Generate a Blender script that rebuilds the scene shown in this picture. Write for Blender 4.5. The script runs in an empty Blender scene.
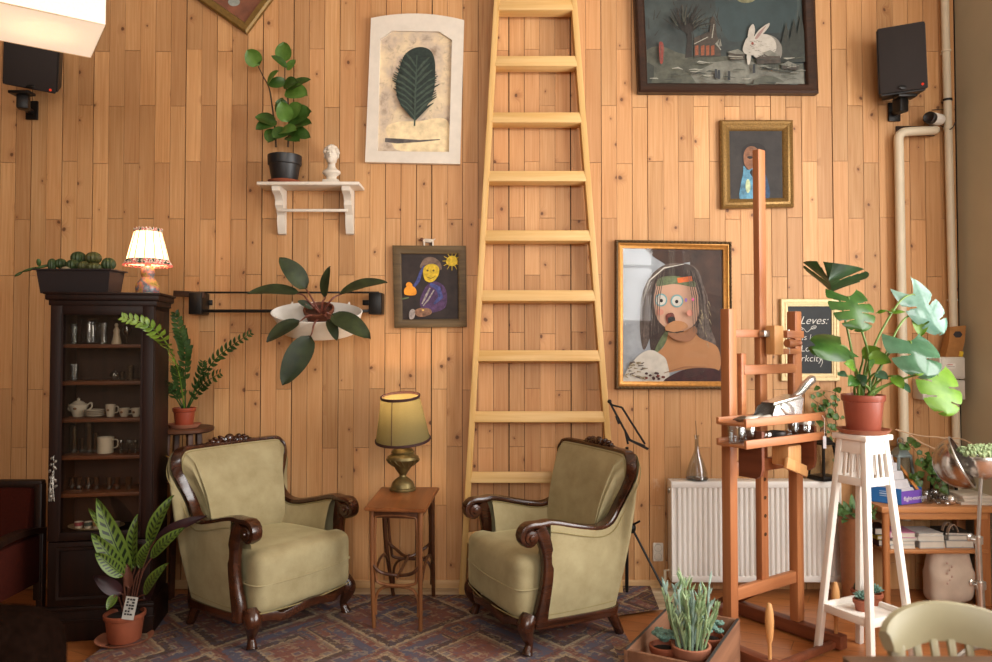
import bpy, bmesh, math, random
from mathutils import Vector, Matrix, Euler
from math import sin, cos, pi, radians, atan, atan2, sqrt
V = Vector
rng = random.Random(11)
S = bpy.context.scene
COL = S.collection

# ---------------------------------------------------------------- camera model (lens of the photograph)
FPX, PYC, HZ, CAMH, DIST = 760.0, 322.0, 342.0, 1.416, 4.393
TH = atan((HZ - PYC) / FPX)
FWD, UPV = V((0, cos(TH), sin(TH))), V((0, -sin(TH), cos(TH)))
EYE = V((0, -DIST, CAMH))

def ray(px, py):
    return V((1, 0, 0)) * ((px - 496) / FPX) + UPV * ((PYC - py) / FPX) + FWD

def P(px, py, Y=0.0):
    """point at depth plane y=Y seen at a pixel of the photograph"""
    r = ray(px, py)
    return EYE + r * ((Y - EYE.y) / r.y)

def F(px, py, z=0.0):
    """point at height z seen at a pixel of the photograph"""
    r = ray(px, py)
    return EYE + r * ((z - EYE.z) / r.z)

# ---------------------------------------------------------------- mesh builder
class MB:
    def __init__(self):
        self.bm = bmesh.new()
        self.mi = 0

    def add(self, verts, faces):
        vs = [self.bm.verts.new(v) for v in verts]
        for f in faces:
            try:
                fc = self.bm.faces.new([vs[i] for i in f])
                fc.material_index = self.mi
            except ValueError:
                pass
        return self

    def merge(self, other, M=None):
        me = bpy.data.meshes.new('tmp')
        other.to_mesh(me)
        other.free()
        if M is not None:
            me.transform(M)
        k = len(self.bm.faces)
        self.bm.from_mesh(me)
        self.bm.faces.ensure_lookup_table()
        for f in self.bm.faces[k:]:
            f.material_index = self.mi
        bpy.data.meshes.remove(me)
        return self

    def box(self, c, size, rot=None, bev=0.0, seg=2):
        b = bmesh.new()
        bmesh.ops.create_cube(b, size=1.0)
        for v in b.verts:
            v.co = V((v.co.x * size[0], v.co.y * size[1], v.co.z * size[2]))
        if bev > 0:
            bmesh.ops.bevel(b, geom=b.edges[:], offset=min(bev, min(size) * .45), segments=seg, affect='EDGES', profile=.5)
        M = Matrix.Translation(V(c))
        if rot is not None:
            M = M @ (rot if isinstance(rot, Matrix) else Euler(rot).to_matrix().to_4x4())
        return self.merge(b, M)

    def bar(self, a, b, w, d, side=None, bev=0.0):
        """rectangular bar from a to b; w across SIDE direction, d across the other"""
        a, b = V(a), V(b)
        t = (b - a)
        L = t.length
        t.normalize()
        sd = V(side) if side is not None else (V((1, 0, 0)) if abs(t.x) < .9 else V((0, 1, 0)))
        sd = (sd - t * sd.dot(t)).normalized()
        o = t.cross(sd)
        M = Matrix((sd, o, t)).transposed().to_4x4()
        M.translation = (a + b) / 2
        return self.box((0, 0, 0), (w, d, L), M, bev) if False else self._mbox((w, d, L), M, bev)

    def _mbox(self, size, M, bev):
        b = bmesh.new()
        bmesh.ops.create_cube(b, size=1.0)
        for v in b.verts:
            v.co = V((v.co.x * size[0], v.co.y * size[1], v.co.z * size[2]))
        if bev > 0:
            bmesh.ops.bevel(b, geom=b.edges[:], offset=min(bev, min(size) * .45), segments=2, affect='EDGES', profile=.5)
        return self.merge(b, M)

    def sweep(self, pts, prof, sides=None, closed=False, scale=None, caps=True):
        """sweep a 2D profile [(a,b)] along pts; a along the side vector"""
        pts = [V(p) for p in pts]
        n = len(pts)
        rings = []
        prev = None
        for i in range(n):
            if closed:
                t = pts[(i + 1) % n] - pts[i - 1]
            else:
                t = pts[min(i + 1, n - 1)] - pts[max(i - 1, 0)]
            if t.length < 1e-9:
                t = V((0, 0, 1))
            t.normalize()
            if sides is not None:
                sd = V(sides[i]) if isinstance(sides, list) else V(sides)
            elif prev is not None:
                sd = prev
            else:
                sd = V((1, 0, 0)) if abs(t.x) < .8 else V((0, 1, 0))
            sd = sd - t * sd.dot(t)
            if sd.length < 1e-6:
                sd = prev if prev is not None else t.orthogonal()
                sd = sd - t * sd.dot(t)
            sd.normalize()
            prev = sd
            o = t.cross(sd)
            s = scale[i] if scale is not None else 1.0
            sa, sb = s if isinstance(s, tuple) else (s, s)
            rings.append([pts[i] + sd * (a * sa) + o * (b * sb) for a, b in prof])
        m = len(prof)
        verts = [v for r in rings for v in r]
        faces = []
        for i in range(n if closed else n - 1):
            j = (i + 1) % n
            for k in range(m):
                l = (k + 1) % m
                faces.append((i * m + k, i * m + l, j * m + l, j * m + k))
        if caps and not closed:
            faces.append(tuple(range(m))[::-1])
            faces.append(tuple((n - 1) * m + k for k in range(m)))
        return self.add(verts, faces)

    def tube(self, pts, r, n=8, closed=False, flat=1.0, sides=None):
        rs = r if isinstance(r, (list, tuple)) else [r] * len(pts)
        prof = [(cos(2 * pi * k / n), flat * sin(2 * pi * k / n)) for k in range(n)]
        return self.sweep(pts, prof, sides, closed, list(rs))

    def lathe(self, prof, c=(0, 0, 0), n=24, M=None, squash=(1, 1)):
        """prof: [(r,z)] turned about z"""
        verts, faces, idx = [], [], []
        for r, z in prof:
            if r < 1e-6:
                idx.append([len(verts)] * n)
                verts.append(V((0, 0, z)))
            else:
                idx.append(list(range(len(verts), len(verts) + n)))
                verts += [V((r * cos(2 * pi * k / n) * squash[0], r * sin(2 * pi * k / n) * squash[1], z)) for k in range(n)]
        for i in range(len(prof) - 1):
            for k in range(n):
                l = (k + 1) % n
                f = []
                for q in (idx[i][k], idx[i][l], idx[i + 1][l], idx[i + 1][k]):
                    if q not in f:
                        f.append(q)
                if len(f) > 2:
                    faces.append(tuple(f))
        T = Matrix.Translation(V(c))
        if M is not None:
            T = T @ M
        return self.add([T @ v for v in verts], faces)

    def ball(self, c, r, rot=None, nu=14, nv=9):
        r = (r, r, r) if not isinstance(r, (tuple, list)) else r
        R = Matrix.Translation(V(c))
        if rot is not None:
            R = R @ (rot if isinstance(rot, Matrix) else Euler(rot).to_matrix().to_4x4())
        R = R @ Matrix.Diagonal((r[0], r[1], r[2], 1))
        prof = [(sin(pi * i / nv), -cos(pi * i / nv)) for i in range(nv + 1)]
        prof[0], prof[-1] = (0, -1), (0, 1)
        return self.lathe(prof, (0, 0, 0), nu, R)

    def poly(self, pts, back=None):
        """one n-gon; with BACK (a vector) it becomes a slab"""
        pts = [V(p) for p in pts]
        n = len(pts)
        if back is None:
            return self.add(pts, [tuple(range(n))])
        b = V(back)
        return self.add(pts + [p + b for p in pts],
                        [tuple(range(n)), tuple(range(2 * n - 1, n - 1, -1))] +
                        [(k, n + k, n + (k + 1) % n, (k + 1) % n) for k in range(n)])

    def ring(self, outer, inner, back):
        """slab with a hole; outer and inner loops have the same count"""
        n = len(outer)
        b = V(back)
        o, i = [V(p) for p in outer], [V(p) for p in inner]
        verts = o + i + [p + b for p in o] + [p + b for p in i]
        f = []
        for k in range(n):
            l = (k + 1) % n
            f += [(k, l, n + l, n + k), (2 * n + k, 3 * n + k, 3 * n + l, 2 * n + l),
                  (k, 2 * n + k, 2 * n + l, l), (n + k, n + l, 3 * n + l, 3 * n + k)]
        return self.add(verts, f)

    def frame(self, c, prof, nrm):
        """mitred picture frame: corner loop c (4 points), profile [(inset, height off the wall)]"""
        c = [V(p) for p in c]
        nrm = V(nrm).normalized()
        loops = []
        for w, h in prof:
            lp = []
            for k in range(4):
                e1 = (c[(k + 1) % 4] - c[k]).normalized()
                e2 = (c[k - 1] - c[k]).normalized()
                lp.append(c[k] + (e1 + e2) * w + nrm * h)
            loops.append(lp)
        verts = [p for l in loops for p in l]
        faces = []
        for i in range(len(loops) - 1):
            for k in range(4):
                l = (k + 1) % 4
                faces.append((i * 4 + k, i * 4 + l, i * 4 + 4 + l, i * 4 + 4 + k))
        return self.add(verts, faces)

    def build(self, name, mat, parent=None, local=False, origin=None, smooth=True, angle=38, recalc=True):
        bm = self.bm
        if recalc:
            bmesh.ops.recalc_face_normals(bm, faces=bm.faces[:])
        me = bpy.data.meshes.new(name)
        bm.to_mesh(me)
        bm.free()
        for m in (mat if isinstance(mat, (list, tuple)) else [mat]):
            me.materials.append(m)
        if smooth:
            for p in me.polygons:
                p.use_smooth = True
            me.set_sharp_from_angle(angle=radians(angle))
        o = bpy.data.objects.new(name, me)
        COL.objects.link(o)
        if parent is not None:
            o.parent = parent
            W[o.name] = W[parent.name]
            if not local:
                me.transform(W[parent.name].inverted())
        else:
            M = origin if isinstance(origin, Matrix) else Matrix.Translation(V(origin if origin is not None else (0, 0, 0)))
            if not local:
                me.transform(M.inverted())
            o.matrix_world = M
            W[o.name] = M
        return o

W = {}

def tag(o, label, cat, group=None, kind=None):
    o['label'] = label
    o['category'] = cat
    if group:
        o['group'] = group
    if kind:
        o['kind'] = kind
    return o

def thing(name, label, cat, loc=(0, 0, 0), rotz=0.0, group=None):
    o = bpy.data.objects.new(name, None)
    o.empty_display_size = .05
    COL.objects.link(o)
    M = Matrix.Translation(V(loc)) @ Matrix.Rotation(rotz, 4, 'Z')
    o.matrix_world = M
    W[o.name] = M
    return tag(o, label, cat, group)

def struct(o):
    o['kind'] = 'structure'
    return o

def dup(root, loc, rotz=0.0, label=None, group=None, scale=None):
    """a copy of a thing with copies of its parts and sub-parts"""
    def cp(o, parent):
        c = o.copy()
        COL.objects.link(c)
        if parent is not None:
            c.parent = parent
        for ch in kids.get(o.name, []):
            cp(ch, c)
        return c
    kids = {}
    for o in COL.objects:
        if o.parent is not None:
            kids.setdefault(o.parent.name, []).append(o)
    r = cp(root, None)
    M = Matrix.Translation(V(loc)) @ Matrix.Rotation(rotz, 4, 'Z')
    if scale is not None:
        M = M @ Matrix.Diagonal((scale[0], scale[1], scale[2], 1))
    r.matrix_world = M
    W[r.name] = M
    if label:
        r['label'] = label
    if group:
        r['group'] = group
    return r

def spline(pts, n=6, closed=False):
    """Catmull-Rom through points (any dimension)"""
    pts = [V(p) for p in pts]
    m = len(pts)
    out = []
    for i in range(m if closed else m - 1):
        if closed:
            a, b, c, d = pts[i - 1], pts[i], pts[(i + 1) % m], pts[(i + 2) % m]
        else:
            a, b, c, d = pts[max(i - 1, 0)], pts[i], pts[i + 1], pts[min(i + 2, m - 1)]
        for k in range(n):
            t = k / n
            out.append(.5 * ((2 * b) + (c - a) * t + (2 * a - 5 * b + 4 * c - d) * t * t + (3 * b - a - 3 * c + d) * t ** 3))
    if not closed:
        out.append(pts[-1])
    return out

def lerp(a, b, t):
    return a + (b - a) * t

def rotm(rx=0, ry=0, rz=0):
    return Euler((rx, ry, rz)).to_matrix().to_4x4()

# ---------------------------------------------------------------- materials
def lin(h):
    h = h.lstrip('#')
    out = []
    for i in (0, 2, 4):
        c = int(h[i:i + 2], 16) / 255
        out.append(c / 12.92 if c <= .04045 else ((c + .055) / 1.055) ** 2.4)
    return tuple(out) + (1.0,)

class NT:
    def __init__(self, name):
        self.m = bpy.data.materials.new(name)
        self.m.use_nodes = True
        self.t = self.m.node_tree
        self.t.nodes.clear()
        self.out = self.n('ShaderNodeOutputMaterial')

    def n(self, typ, **kw):
        nd = self.t.nodes.new(typ)
        for k, v in kw.items():
            if k.startswith('i_'):
                key = k[2:]
                nd.inputs[int(key) if key.isdigit() else key.replace('_', ' ')].default_value = v
            else:
                setattr(nd, k, v)
        return nd

    def l(self, a, b):
        self.t.links.new(a, b)

    def mix(self, fac, a, b, mode='MIX'):
        nd = self.n('ShaderNodeMix', data_type='RGBA', blend_type=mode)
        for sock, val in ((nd.inputs[0], fac), (nd.inputs[6], a), (nd.inputs[7], b)):
            if hasattr(val, 'is_output'):
                self.l(val, sock)
            else:
                sock.default_value = val
        return nd.outputs[2]

    def math(self, op, a, b=None, c=None, clamp=False):
        nd = self.n('ShaderNodeMath', operation=op, use_clamp=clamp)
        for i, v in enumerate((a, b, c)):
            if v is None:
                continue
            if hasattr(v, 'is_output'):
                self.l(v, nd.inputs[i])
            else:
                nd.inputs[i].default_value = v
        return nd.outputs[0]

    def ramp(self, fac, stops, interp='LINEAR'):
        nd = self.n('ShaderNodeValToRGB')
        r = nd.color_ramp
        r.interpolation = interp
        while len(r.elements) < len(stops):
            r.elements.new(.5)
        for e, (p, c) in zip(r.elements, stops):
            e.position = p
            e.color = lin(c) if isinstance(c, str) else c
        self.l(fac, nd.inputs[0])
        return nd.outputs[0]

    def coords(self, scale=(1, 1, 1), kind='Object', rot=(0, 0, 0)):
        tc = self.n('ShaderNodeTexCoord')
        mp = self.n('ShaderNodeMapping')
        mp.inputs['Scale'].default_value = scale
        mp.inputs['Rotation'].default_value = rot
        self.l(tc.outputs[kind], mp.inputs[0])
        return mp.outputs[0]

    def noise(self, vec, scale=5, detail=3, rough=.55, dist=0.0):
        nd = self.n('ShaderNodeTexNoise')
        nd.inputs['Scale'].default_value = scale
        nd.inputs['Detail'].default_value = detail
        nd.inputs['Roughness'].default_value = rough
        nd.inputs['Distortion'].default_value = dist
        if vec is not None:
            self.l(vec, nd.inputs['Vector'])
        return nd.outputs[0]

    def bsdf(self, color, rough=.5, metal=0.0, spec=.5, bump=None, bstr=.2, bdist=.01, **kw):
        b = self.n('ShaderNodeBsdfPrincipled')
        for sock, val in (('Base Color', color), ('Roughness', rough), ('Metallic', metal), ('Specular IOR Level', spec)):
            if hasattr(val, 'is_output'):
                self.l(val, b.inputs[sock])
            else:
                b.inputs[sock].default_value = lin(val) if isinstance(val, str) else val
        for k, v in kw.items():
            b.inputs[k.replace('_', ' ')].default_value = v
        if bump is not None:
            bn = self.n('ShaderNodeBump')
            bn.inputs['Strength'].default_value = bstr
            bn.inputs['Distance'].default_value = bdist
            self.l(bump, bn.inputs['Height'])
            self.l(bn.outputs[0], b.inputs['Normal'])
        self.l(b.outputs[0], self.out.inputs[0])
        return b

def plain(name, c, rough=.5, metal=0.0, var=.12, scale=30, spec=.5, bstr=.0, **kw):
    """one colour with gentle noise variation"""
    t = NT(name)
    v = t.noise(t.coords(), scale, 4)
    base = lin(c)
    lo = tuple(x * (1 - var) for x in base[:3]) + (1,)
    hi = tuple(min(1, x * (1 + var)) for x in base[:3]) + (1,)
    col = t.ramp(v, [(.3, lo), (.7, hi)])
    t.bsdf(col, rough, metal, spec, bump=v if bstr else None, bstr=bstr, bdist=.004, **kw)
    return t.m

def wood(name, c1, c2, axis='z', fine=60, rough=.4, spec=.4, coat=0.0):
    t = NT(name)
    s = {'x': (1.6, fine, fine), 'y': (fine, 1.6, fine), 'z': (fine, fine, 1.6)}[axis]
    g = t.noise(t.coords(s), 1.0, 6, .6, .4)
    s2 = {'x': (.8, 7, 7), 'y': (7, .8, 7), 'z': (7, 7, .8)}[axis]
    g2 = t.noise(t.coords(s2), 1.0, 2)
    f = t.math('ADD', t.math('MULTIPLY', g, .6), t.math('MULTIPLY', g2, .4))
    col = t.ramp(f, [(.36, c1), (.64, c2)])
    t.bsdf(col, rough, 0, spec, bump=g, bstr=.08, bdist=.003, Coat_Weight=coat, Coat_Roughness=.15)
    return t.m

def thinglass(name, tint='#ffffff', refl=.12):
    t = NT(name)
    tr = t.n('ShaderNodeBsdfTransparent')
    tr.inputs[0].default_value = lin(tint)
    gl = t.n('ShaderNodeBsdfGlossy')
    gl.inputs['Roughness'].default_value = .02
    lw = t.n('ShaderNodeLayerWeight')
    lw.inputs[0].default_value = .25
    fac = t.math('ADD', t.math('MULTIPLY', lw.outputs[1], .42), refl * .35, clamp=True)
    mx = t.n('ShaderNodeMixShader')
    t.l(fac, mx.inputs[0])
    t.l(tr.outputs[0], mx.inputs[1])
    t.l(gl.outputs[0], mx.inputs[2])
    t.l(mx.outputs[0], t.out.inputs[0])
    return t.m

def leafmat(name, c1, c2, rough=.38, scale=14, vein=None):
    t = NT(name)
    v = t.noise(t.coords(), scale, 3)
    col = t.ramp(v, [(.35, c1), (.65, c2)])
    b = t.n('ShaderNodeBsdfPrincipled')
    t.l(col, b.inputs['Base Color'])
    b.inputs['Roughness'].default_value = rough
    tl = t.n('ShaderNodeBsdfTranslucent')
    t.l(col, tl.inputs[0])
    mx = t.n('ShaderNodeMixShader')
    mx.inputs[0].default_value = .22
    t.l(b.outputs[0], mx.inputs[1])
    t.l(tl.outputs[0], mx.inputs[2])
    t.l(mx.outputs[0], t.out.inputs[0])
    return t.m

def shadecloth(name, c, glow, strength, noise_scale=300, trans=.5):
    """lamp shade cloth: lets the bulb's light through and glows because it is lit from inside"""
    t = NT(name)
    v = t.noise(t.coords(), noise_scale, 2)
    base = lin(c)
    col = t.ramp(v, [(.3, tuple(x * .88 for x in base[:3]) + (1,)), (.7, base)])
    df = t.n('ShaderNodeBsdfDiffuse')
    t.l(col, df.inputs[0])
    tl = t.n('ShaderNodeBsdfTranslucent')
    t.l(col, tl.inputs[0])
    mx = t.n('ShaderNodeMixShader')
    mx.inputs[0].default_value = trans
    t.l(df.outputs[0], mx.inputs[1])
    t.l(tl.outputs[0], mx.inputs[2])
    last = mx.outputs[0]
    if strength > 0:
        em = t.n('ShaderNodeEmission')
        em.inputs[0].default_value = lin(glow)
        em.inputs[1].default_value = strength
        ad = t.n('ShaderNodeAddShader')
        t.l(last, ad.inputs[0])
        t.l(em.outputs[0], ad.inputs[1])
        last = ad.outputs[0]
    t.l(last, t.out.inputs[0])
    return t.m

def emit(name, c, s):
    t = NT(name)
    e = t.n('ShaderNodeEmission')
    e.inputs[0].default_value = lin(c)
    e.inputs[1].default_value = s
    t.l(e.outputs[0], t.out.inputs[0])
    return t.m

# ---------------------------------------------------------------- leaves
def leaf(mb, b, t, w, nrm=(0, -1, .3), bow=.12, fold=.12, p=.75, q=.8, nu=9, nv=4):
    """a leaf blade from base b to tip t, widest at p"""
    b, t = V(b), V(t)
    ax = t - b
    L = ax.length
    n = V(nrm)
    a = ax.normalized()
    n = n - a * n.dot(a)
    if n.length < 1e-4:
        n = a.orthogonal()
    n.normalize()
    s = a.cross(n)
    verts, faces = [], []
    for i in range(nu + 1):
        u = i / nu
        wid = max(.02, sin(pi * min(1, u ** p)) ** q) * w / 2
        c = b + ax * u + n * (bow * L * sin(pi * u))
        for j in range(nv + 1):
            x = 2 * j / nv - 1
            verts.append(c + s * (x * wid) + n * (fold * w * (abs(x) ** 1.3)))
    m = nv + 1
    for i in range(nu):
        for j in range(nv):
            faces.append((i * m + j, i * m + j + 1, (i + 1) * m + j + 1, (i + 1) * m + j))
    mb.add(verts, faces)

def heart_leaf(mb, b, t, w, nrm, bow=.1, cup=.1, notches=4, lift=0.0):
    """split heart-shaped leaf: rounded lobes parted by cuts that open towards the margin"""
    b, t = V(b), V(t)
    ax = t - b
    L = ax.length
    a = ax.normalized()
    n = V(nrm)
    n = (n - a * n.dot(a)).normalized()
    s = a.cross(n)
    NU, NV = 60, 10
    lob = max(1, notches)
    for sg in (-1, 1):
        verts = []
        for i in range(NU + 1):
            u = i / NU
            half = w / 2 * max(0, sin(pi * (.22 + .78 * u ** 1.05))) ** .55
            ph = (u * lob + (.15 if sg > 0 else -.1)) % 1.0
            rim = 1 - (.16 * abs(2 * ph - 1) ** 4 if notches else 0)
            for j in range(NV + 1):
                x = j / NV
                back = .34 * L * x ** 1.4 * (1 - u) ** 1.6
                fwd = .16 * L * x * u * (1 - u) * 2
                c = b + a * (L * u - back + fwd) + s * (sg * x * half * rim) + n * (bow * L * sin(pi * u) - cup * w * x * x + lift * w * x)
                verts.append(c)
        faces = []
        m = NV + 1
        for i in range(NU):
            for j in range(NV):
                u, x = (i + .5) / NU, (j + .5) / NV
                if notches and .16 < u < .95 and x > .34:
                    ph = (u * lob + (.15 if sg > 0 else -.1) + .5) % 1.0
                    d = abs(ph - .5)
                    if d < .02 + .13 * (x - .34):
                        continue
                faces.append((i * m + j, i * m + j + 1, (i + 1) * m + j + 1, (i + 1) * m + j))
        mb.add(verts, faces)

def frond(mb_stem, mb_leaf, pts, n, ll, lw, nrm=(0, -1, .2), r=.004, start=.25, spread=55, taper=True):
    """a stem with leaflets on both sides"""
    pts = spline(pts, 8)
    N = len(pts)
    mb_stem.tube(pts, [lerp(r, r * .35, i / (N - 1)) for i in range(N)], 6)
    for k in range(n):
        u = start + (1 - start) * k / max(1, n - 1)
        i = min(N - 2, int(u * (N - 1)))
        c = pts[i].lerp(pts[i + 1], u * (N - 1) - i)
        t = (pts[i + 1] - pts[i]).normalized()
        nn = V(nrm)
        nn = (nn - t * nn.dot(t)).normalized()
        s = t.cross(nn)
        sc = (.55 + .45 * sin(pi * min(1, (u - start) / (1 - start) * .85 + .15))) if taper else 1
        for sg in (-1, 1):
            ang = radians(spread + rng.uniform(-9, 9))
            d = t * cos(ang) + s * (sg * sin(ang)) + nn * rng.uniform(-.05, .35)
            leaf(mb_leaf, c, c + d.normalized() * ll * sc, lw * sc, nn + s * sg * .3, .08, .12, .8, .8, 6, 2)
POW_SIDE, POW_FRONT, EXPOSURE = 225.0, 72.0, 0.05
POW_PEND = 9.0
# ================================================================ THE ROOM
XL, XR, YF, ZC = -4.6, 2.68, -7.5, 4.2

def plank_material():
    t = NT('pine_planks')
    at = t.n('ShaderNodeAttribute', attribute_name='plank')
    sep = t.n('ShaderNodeSeparateColor')
    t.l(at.outputs['Color'], sep.inputs[0])
    tone, hue, off = sep.outputs[0], sep.outputs[1], sep.outputs[2]
    tc = t.n('ShaderNodeTexCoord')
    comb = t.n('ShaderNodeCombineXYZ')
    t.l(t.math('MULTIPLY', off, 53.0), comb.inputs[0])
    t.l(t.math('MULTIPLY', hue, 31.0), comb.inputs[2])
    add = t.n('ShaderNodeVectorMath', operation='ADD')
    t.l(tc.outputs['Object'], add.inputs[0])
    t.l(comb.outputs[0], add.inputs[1])
    def mapped(scale):
        mp = t.n('ShaderNodeMapping')
        mp.inputs['Scale'].default_value = scale
        t.l(add.outputs[0], mp.inputs[0])
        return mp.outputs[0]
    # knots: a few round dark discs with a soft brown halo
    vo = t.n('ShaderNodeTexVoronoi', feature='F1', voronoi_dimensions='2D')
    vo.inputs['Scale'].default_value = 5.4
    vo.inputs['Randomness'].default_value = 1.0
    nz = t.noise(mapped((1, 1, 1)), 9, 2)
    warp = t.n('ShaderNodeVectorMath', operation='ADD')
    t.l(mapped((1.0, 1.0, .8)), warp.inputs[0])
    cw = t.n('ShaderNodeCombineXYZ')
    t.l(t.math('MULTIPLY', t.math('SUBTRACT', nz, .5), .05), cw.inputs[0])
    t.l(cw.outputs[0], warp.inputs[1])
    wsep = t.n('ShaderNodeSeparateXYZ')
    t.l(warp.outputs[0], wsep.inputs[0])
    wc = t.n('ShaderNodeCombineXYZ')
    t.l(wsep.outputs[0], wc.inputs[0])
    t.l(wsep.outputs[2], wc.inputs[1])
    t.l(wc.outputs[0], vo.inputs['Vector'])
    sc = t.n('ShaderNodeSeparateColor')
    t.l(vo.outputs['Color'], sc.inputs[0])
    has = t.math('GREATER_THAN', sc.outputs[0], .42)
    size = t.math('ADD', t.math('MULTIPLY', sc.outputs[1], .045), .018)
    d = vo.outputs['Distance']
    core = t.math('MULTIPLY', t.math('SUBTRACT', 1.0, t.math('DIVIDE', d, size), clamp=True), 3.0, clamp=True)
    halo = t.math('POWER', t.math('SUBTRACT', 1.0, t.math('DIVIDE', d, t.math('MULTIPLY', size, 4.5)), clamp=True), 2.0)
    core = t.math('MULTIPLY', core, has)
    halo = t.math('MULTIPLY', halo, has)
    # grain bends around the knots
    gv = t.n('ShaderNodeVectorMath', operation='ADD')
    t.l(mapped((85, 85, 2.2)), gv.inputs[0])
    gx = t.n('ShaderNodeCombineXYZ')
    t.l(t.math('MULTIPLY', halo, 5.0), gx.inputs[0])
    t.l(gx.outputs[0], gv.inputs[1])
    grain = t.noise(gv.outputs[0], 1.0, 5, .6, .5)
    broad = t.noise(mapped((6, 6, .9)), 1.0, 3)
    f = t.math('ADD', t.math('MULTIPLY', grain, .62), t.math('MULTIPLY', broad, .38))
    base = t.ramp(f, [(.26, '#98653c'), (.42, '#bc8a58'), (.58, '#ca9b6a'), (.76, '#daaf7e')])
    red = t.mix(t.math('MULTIPLY', hue, .30), base, lin('#b57c52'))
    br = t.math('ADD', t.math('MULTIPLY', tone, .30), .82)
    cb = t.n('ShaderNodeCombineColor')
    for k in range(3):
        t.l(br, cb.inputs[k])
    toned = t.mix(1.0, red, cb.outputs[0], 'MULTIPLY')
    toned = t.mix(t.math('MULTIPLY', halo, .6), toned, lin('#80492a'))
    col = t.mix(t.math('MULTIPLY', core, .7), toned, lin('#43200f'))
    # a few chalky scuffs low on the wall
    sepz = t.n('ShaderNodeSeparateXYZ')
    t.l(tc.outputs['Object'], sepz.inputs[0])
    scuff = t.noise(tc.outputs['Object'], 9, 4, .65)
    sf = t.math('MULTIPLY', t.math('MULTIPLY', t.math('SUBTRACT', scuff, .62, clamp=True), 4.0, clamp=True), .7)
    low = t.math('LESS_THAN', t.math('ABSOLUTE', t.math('SUBTRACT', sepz.outputs[2], .65)), .45)
    zone = t.math('MULTIPLY', low, t.math('LESS_THAN', t.math('ABSOLUTE', t.math('SUBTRACT', sepz.outputs[0], .75)), .3))
    col = t.mix(t.math('MULTIPLY', sf, zone), col, lin('#dccbb8'))
    t.bsdf(col, .52, 0, .35, bump=grain, bstr=.06, bdist=.002)
    return t.m

M_PLANK = plank_material()
M_GAP = plain('dark_gap', '#2a150a', .9)

def plank_wall():
    bm = bmesh.new()
    lay = bm.loops.layers.float_color.new('plank')
    W0, LEN = 15.5 / 173, 114 / 173
    x0 = (106 - 496) / 173.0
    k0 = int(math.floor((XL - x0) / W0))
    k1 = int(math.ceil((XR - x0) / W0))
    ph = .16 + CAMH  # joint phase
    gaps = {k: (rng.choice([.0016, .0022, .003, .004, .0062])) for k in range(k0, k1 + 2)}
    for k in range(k0, k1 + 1):
        xa, xb = x0 + k * W0 + gaps[k] / 2, x0 + (k + 1) * W0 - gaps[k + 1] / 2
        xa, xb = max(xa, XL), min(xb, XR)
        if xb - xa < .01:
            continue
        zs = [0.0]
        j = -6
        base = CAMH + (HZ - 47.5) / 173.0 + (0 if k % 2 else LEN / 2)
        while True:
            z = base + j * LEN + rng.uniform(-.008, .008)
            j += 1
            if z < .06:
                continue
            if z > ZC - .05:
                break
            if rng.random() > .1:
                zs.append(z)
        zs.append(ZC)
        for a, b in zip(zs[:-1], zs[1:]):
            dy = -rng.uniform(0, .0025)
            g = .0011
            c = (rng.random(), rng.random(), rng.random(), 1)
            co = [(xa, dy, a + g), (xb, dy, a + g), (xb, dy, b - g), (xa, dy, b - g)]
            vs = [bm.verts.new(p) for p in co] + [bm.verts.new((p[0], .012, p[2])) for p in co]
            for f in ((0, 1, 2, 3), (1, 0, 4, 5), (2, 1, 5, 6), (3, 2, 6, 7), (0, 3, 7, 4)):
                fc = bm.faces.new([vs[i] for i in f])
                fc.material_index = 0
                for lp in fc.loops:
                    lp[lay] = c
    # the dark backing the gaps open on
    co = [(XL, .013, 0), (XR + .15, .013, 0), (XR + .15, .013, ZC), (XL, .013, ZC)]
    vs = [bm.verts.new(p) for p in co] + [bm.verts.new((p[0], .1, p[2])) for p in co]
    for f in ((0, 1, 2, 3), (7, 6, 5, 4), (0, 4, 5, 1), (1, 5, 6, 2), (2, 6, 7, 3), (3, 7, 4, 0)):
        fc = bm.faces.new([vs[i] for i in f])
        fc.material_index = 1
    me = bpy.data.meshes.new('wall_back')
    bm.to_mesh(me)
    bm.free()
    me.materials.append(M_PLANK)
    me.materials.append(M_GAP)
    o = bpy.data.objects.new('wall_back', me)
    COL.objects.link(o)
    return struct(o)

plank_wall()

M_OLIVE = plain('olive_paint', '#b3a98f', .75, var=.05, scale=3)
M_PLASTER = plain('cream_plaster', '#cdb79a', .85, var=.04, scale=3)

def floor_material():
    t = NT('floor_boards')
    tc = t.n('ShaderNodeTexCoord')
    br = t.n('ShaderNodeTexBrick')
    mp = t.n('ShaderNodeMapping')
    mp.inputs['Rotation'].default_value = (0, 0, radians(28))
    t.l(tc.outputs['Object'], mp.inputs[0])
    t.l(mp.outputs[0], br.inputs[0])
    br.inputs['Scale'].default_value = 1.0
    br.inputs['Mortar Size'].default_value = .002
    br.inputs['Brick Width'].default_value = 1.6
    br.inputs['Row Height'].default_value = .12
    br.inputs['Color1'].default_value = lin('#a8683a')
    br.inputs['Color2'].default_value = lin('#8a4f28')
    br.inputs['Mortar'].default_value = lin('#2c160b')
    g = t.noise(t.coords((2, 45, 1), rot=(0, 0, radians(28))), 1, 5)
    col = t.mix(.35, br.outputs[0], t.ramp(g, [(.3, '#7a4522'), (.7, '#bd7c48')]))
    t.bsdf(col, .33, 0, .45, bump=g, bstr=.05, bdist=.002)
    return t.m

fl = MB()
fl.box(((XL + XR) / 2, YF / 2, -.05), (XR - XL + .3, -YF + .2, .1))
struct(fl.build('floor', floor_material(), smooth=False))

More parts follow.
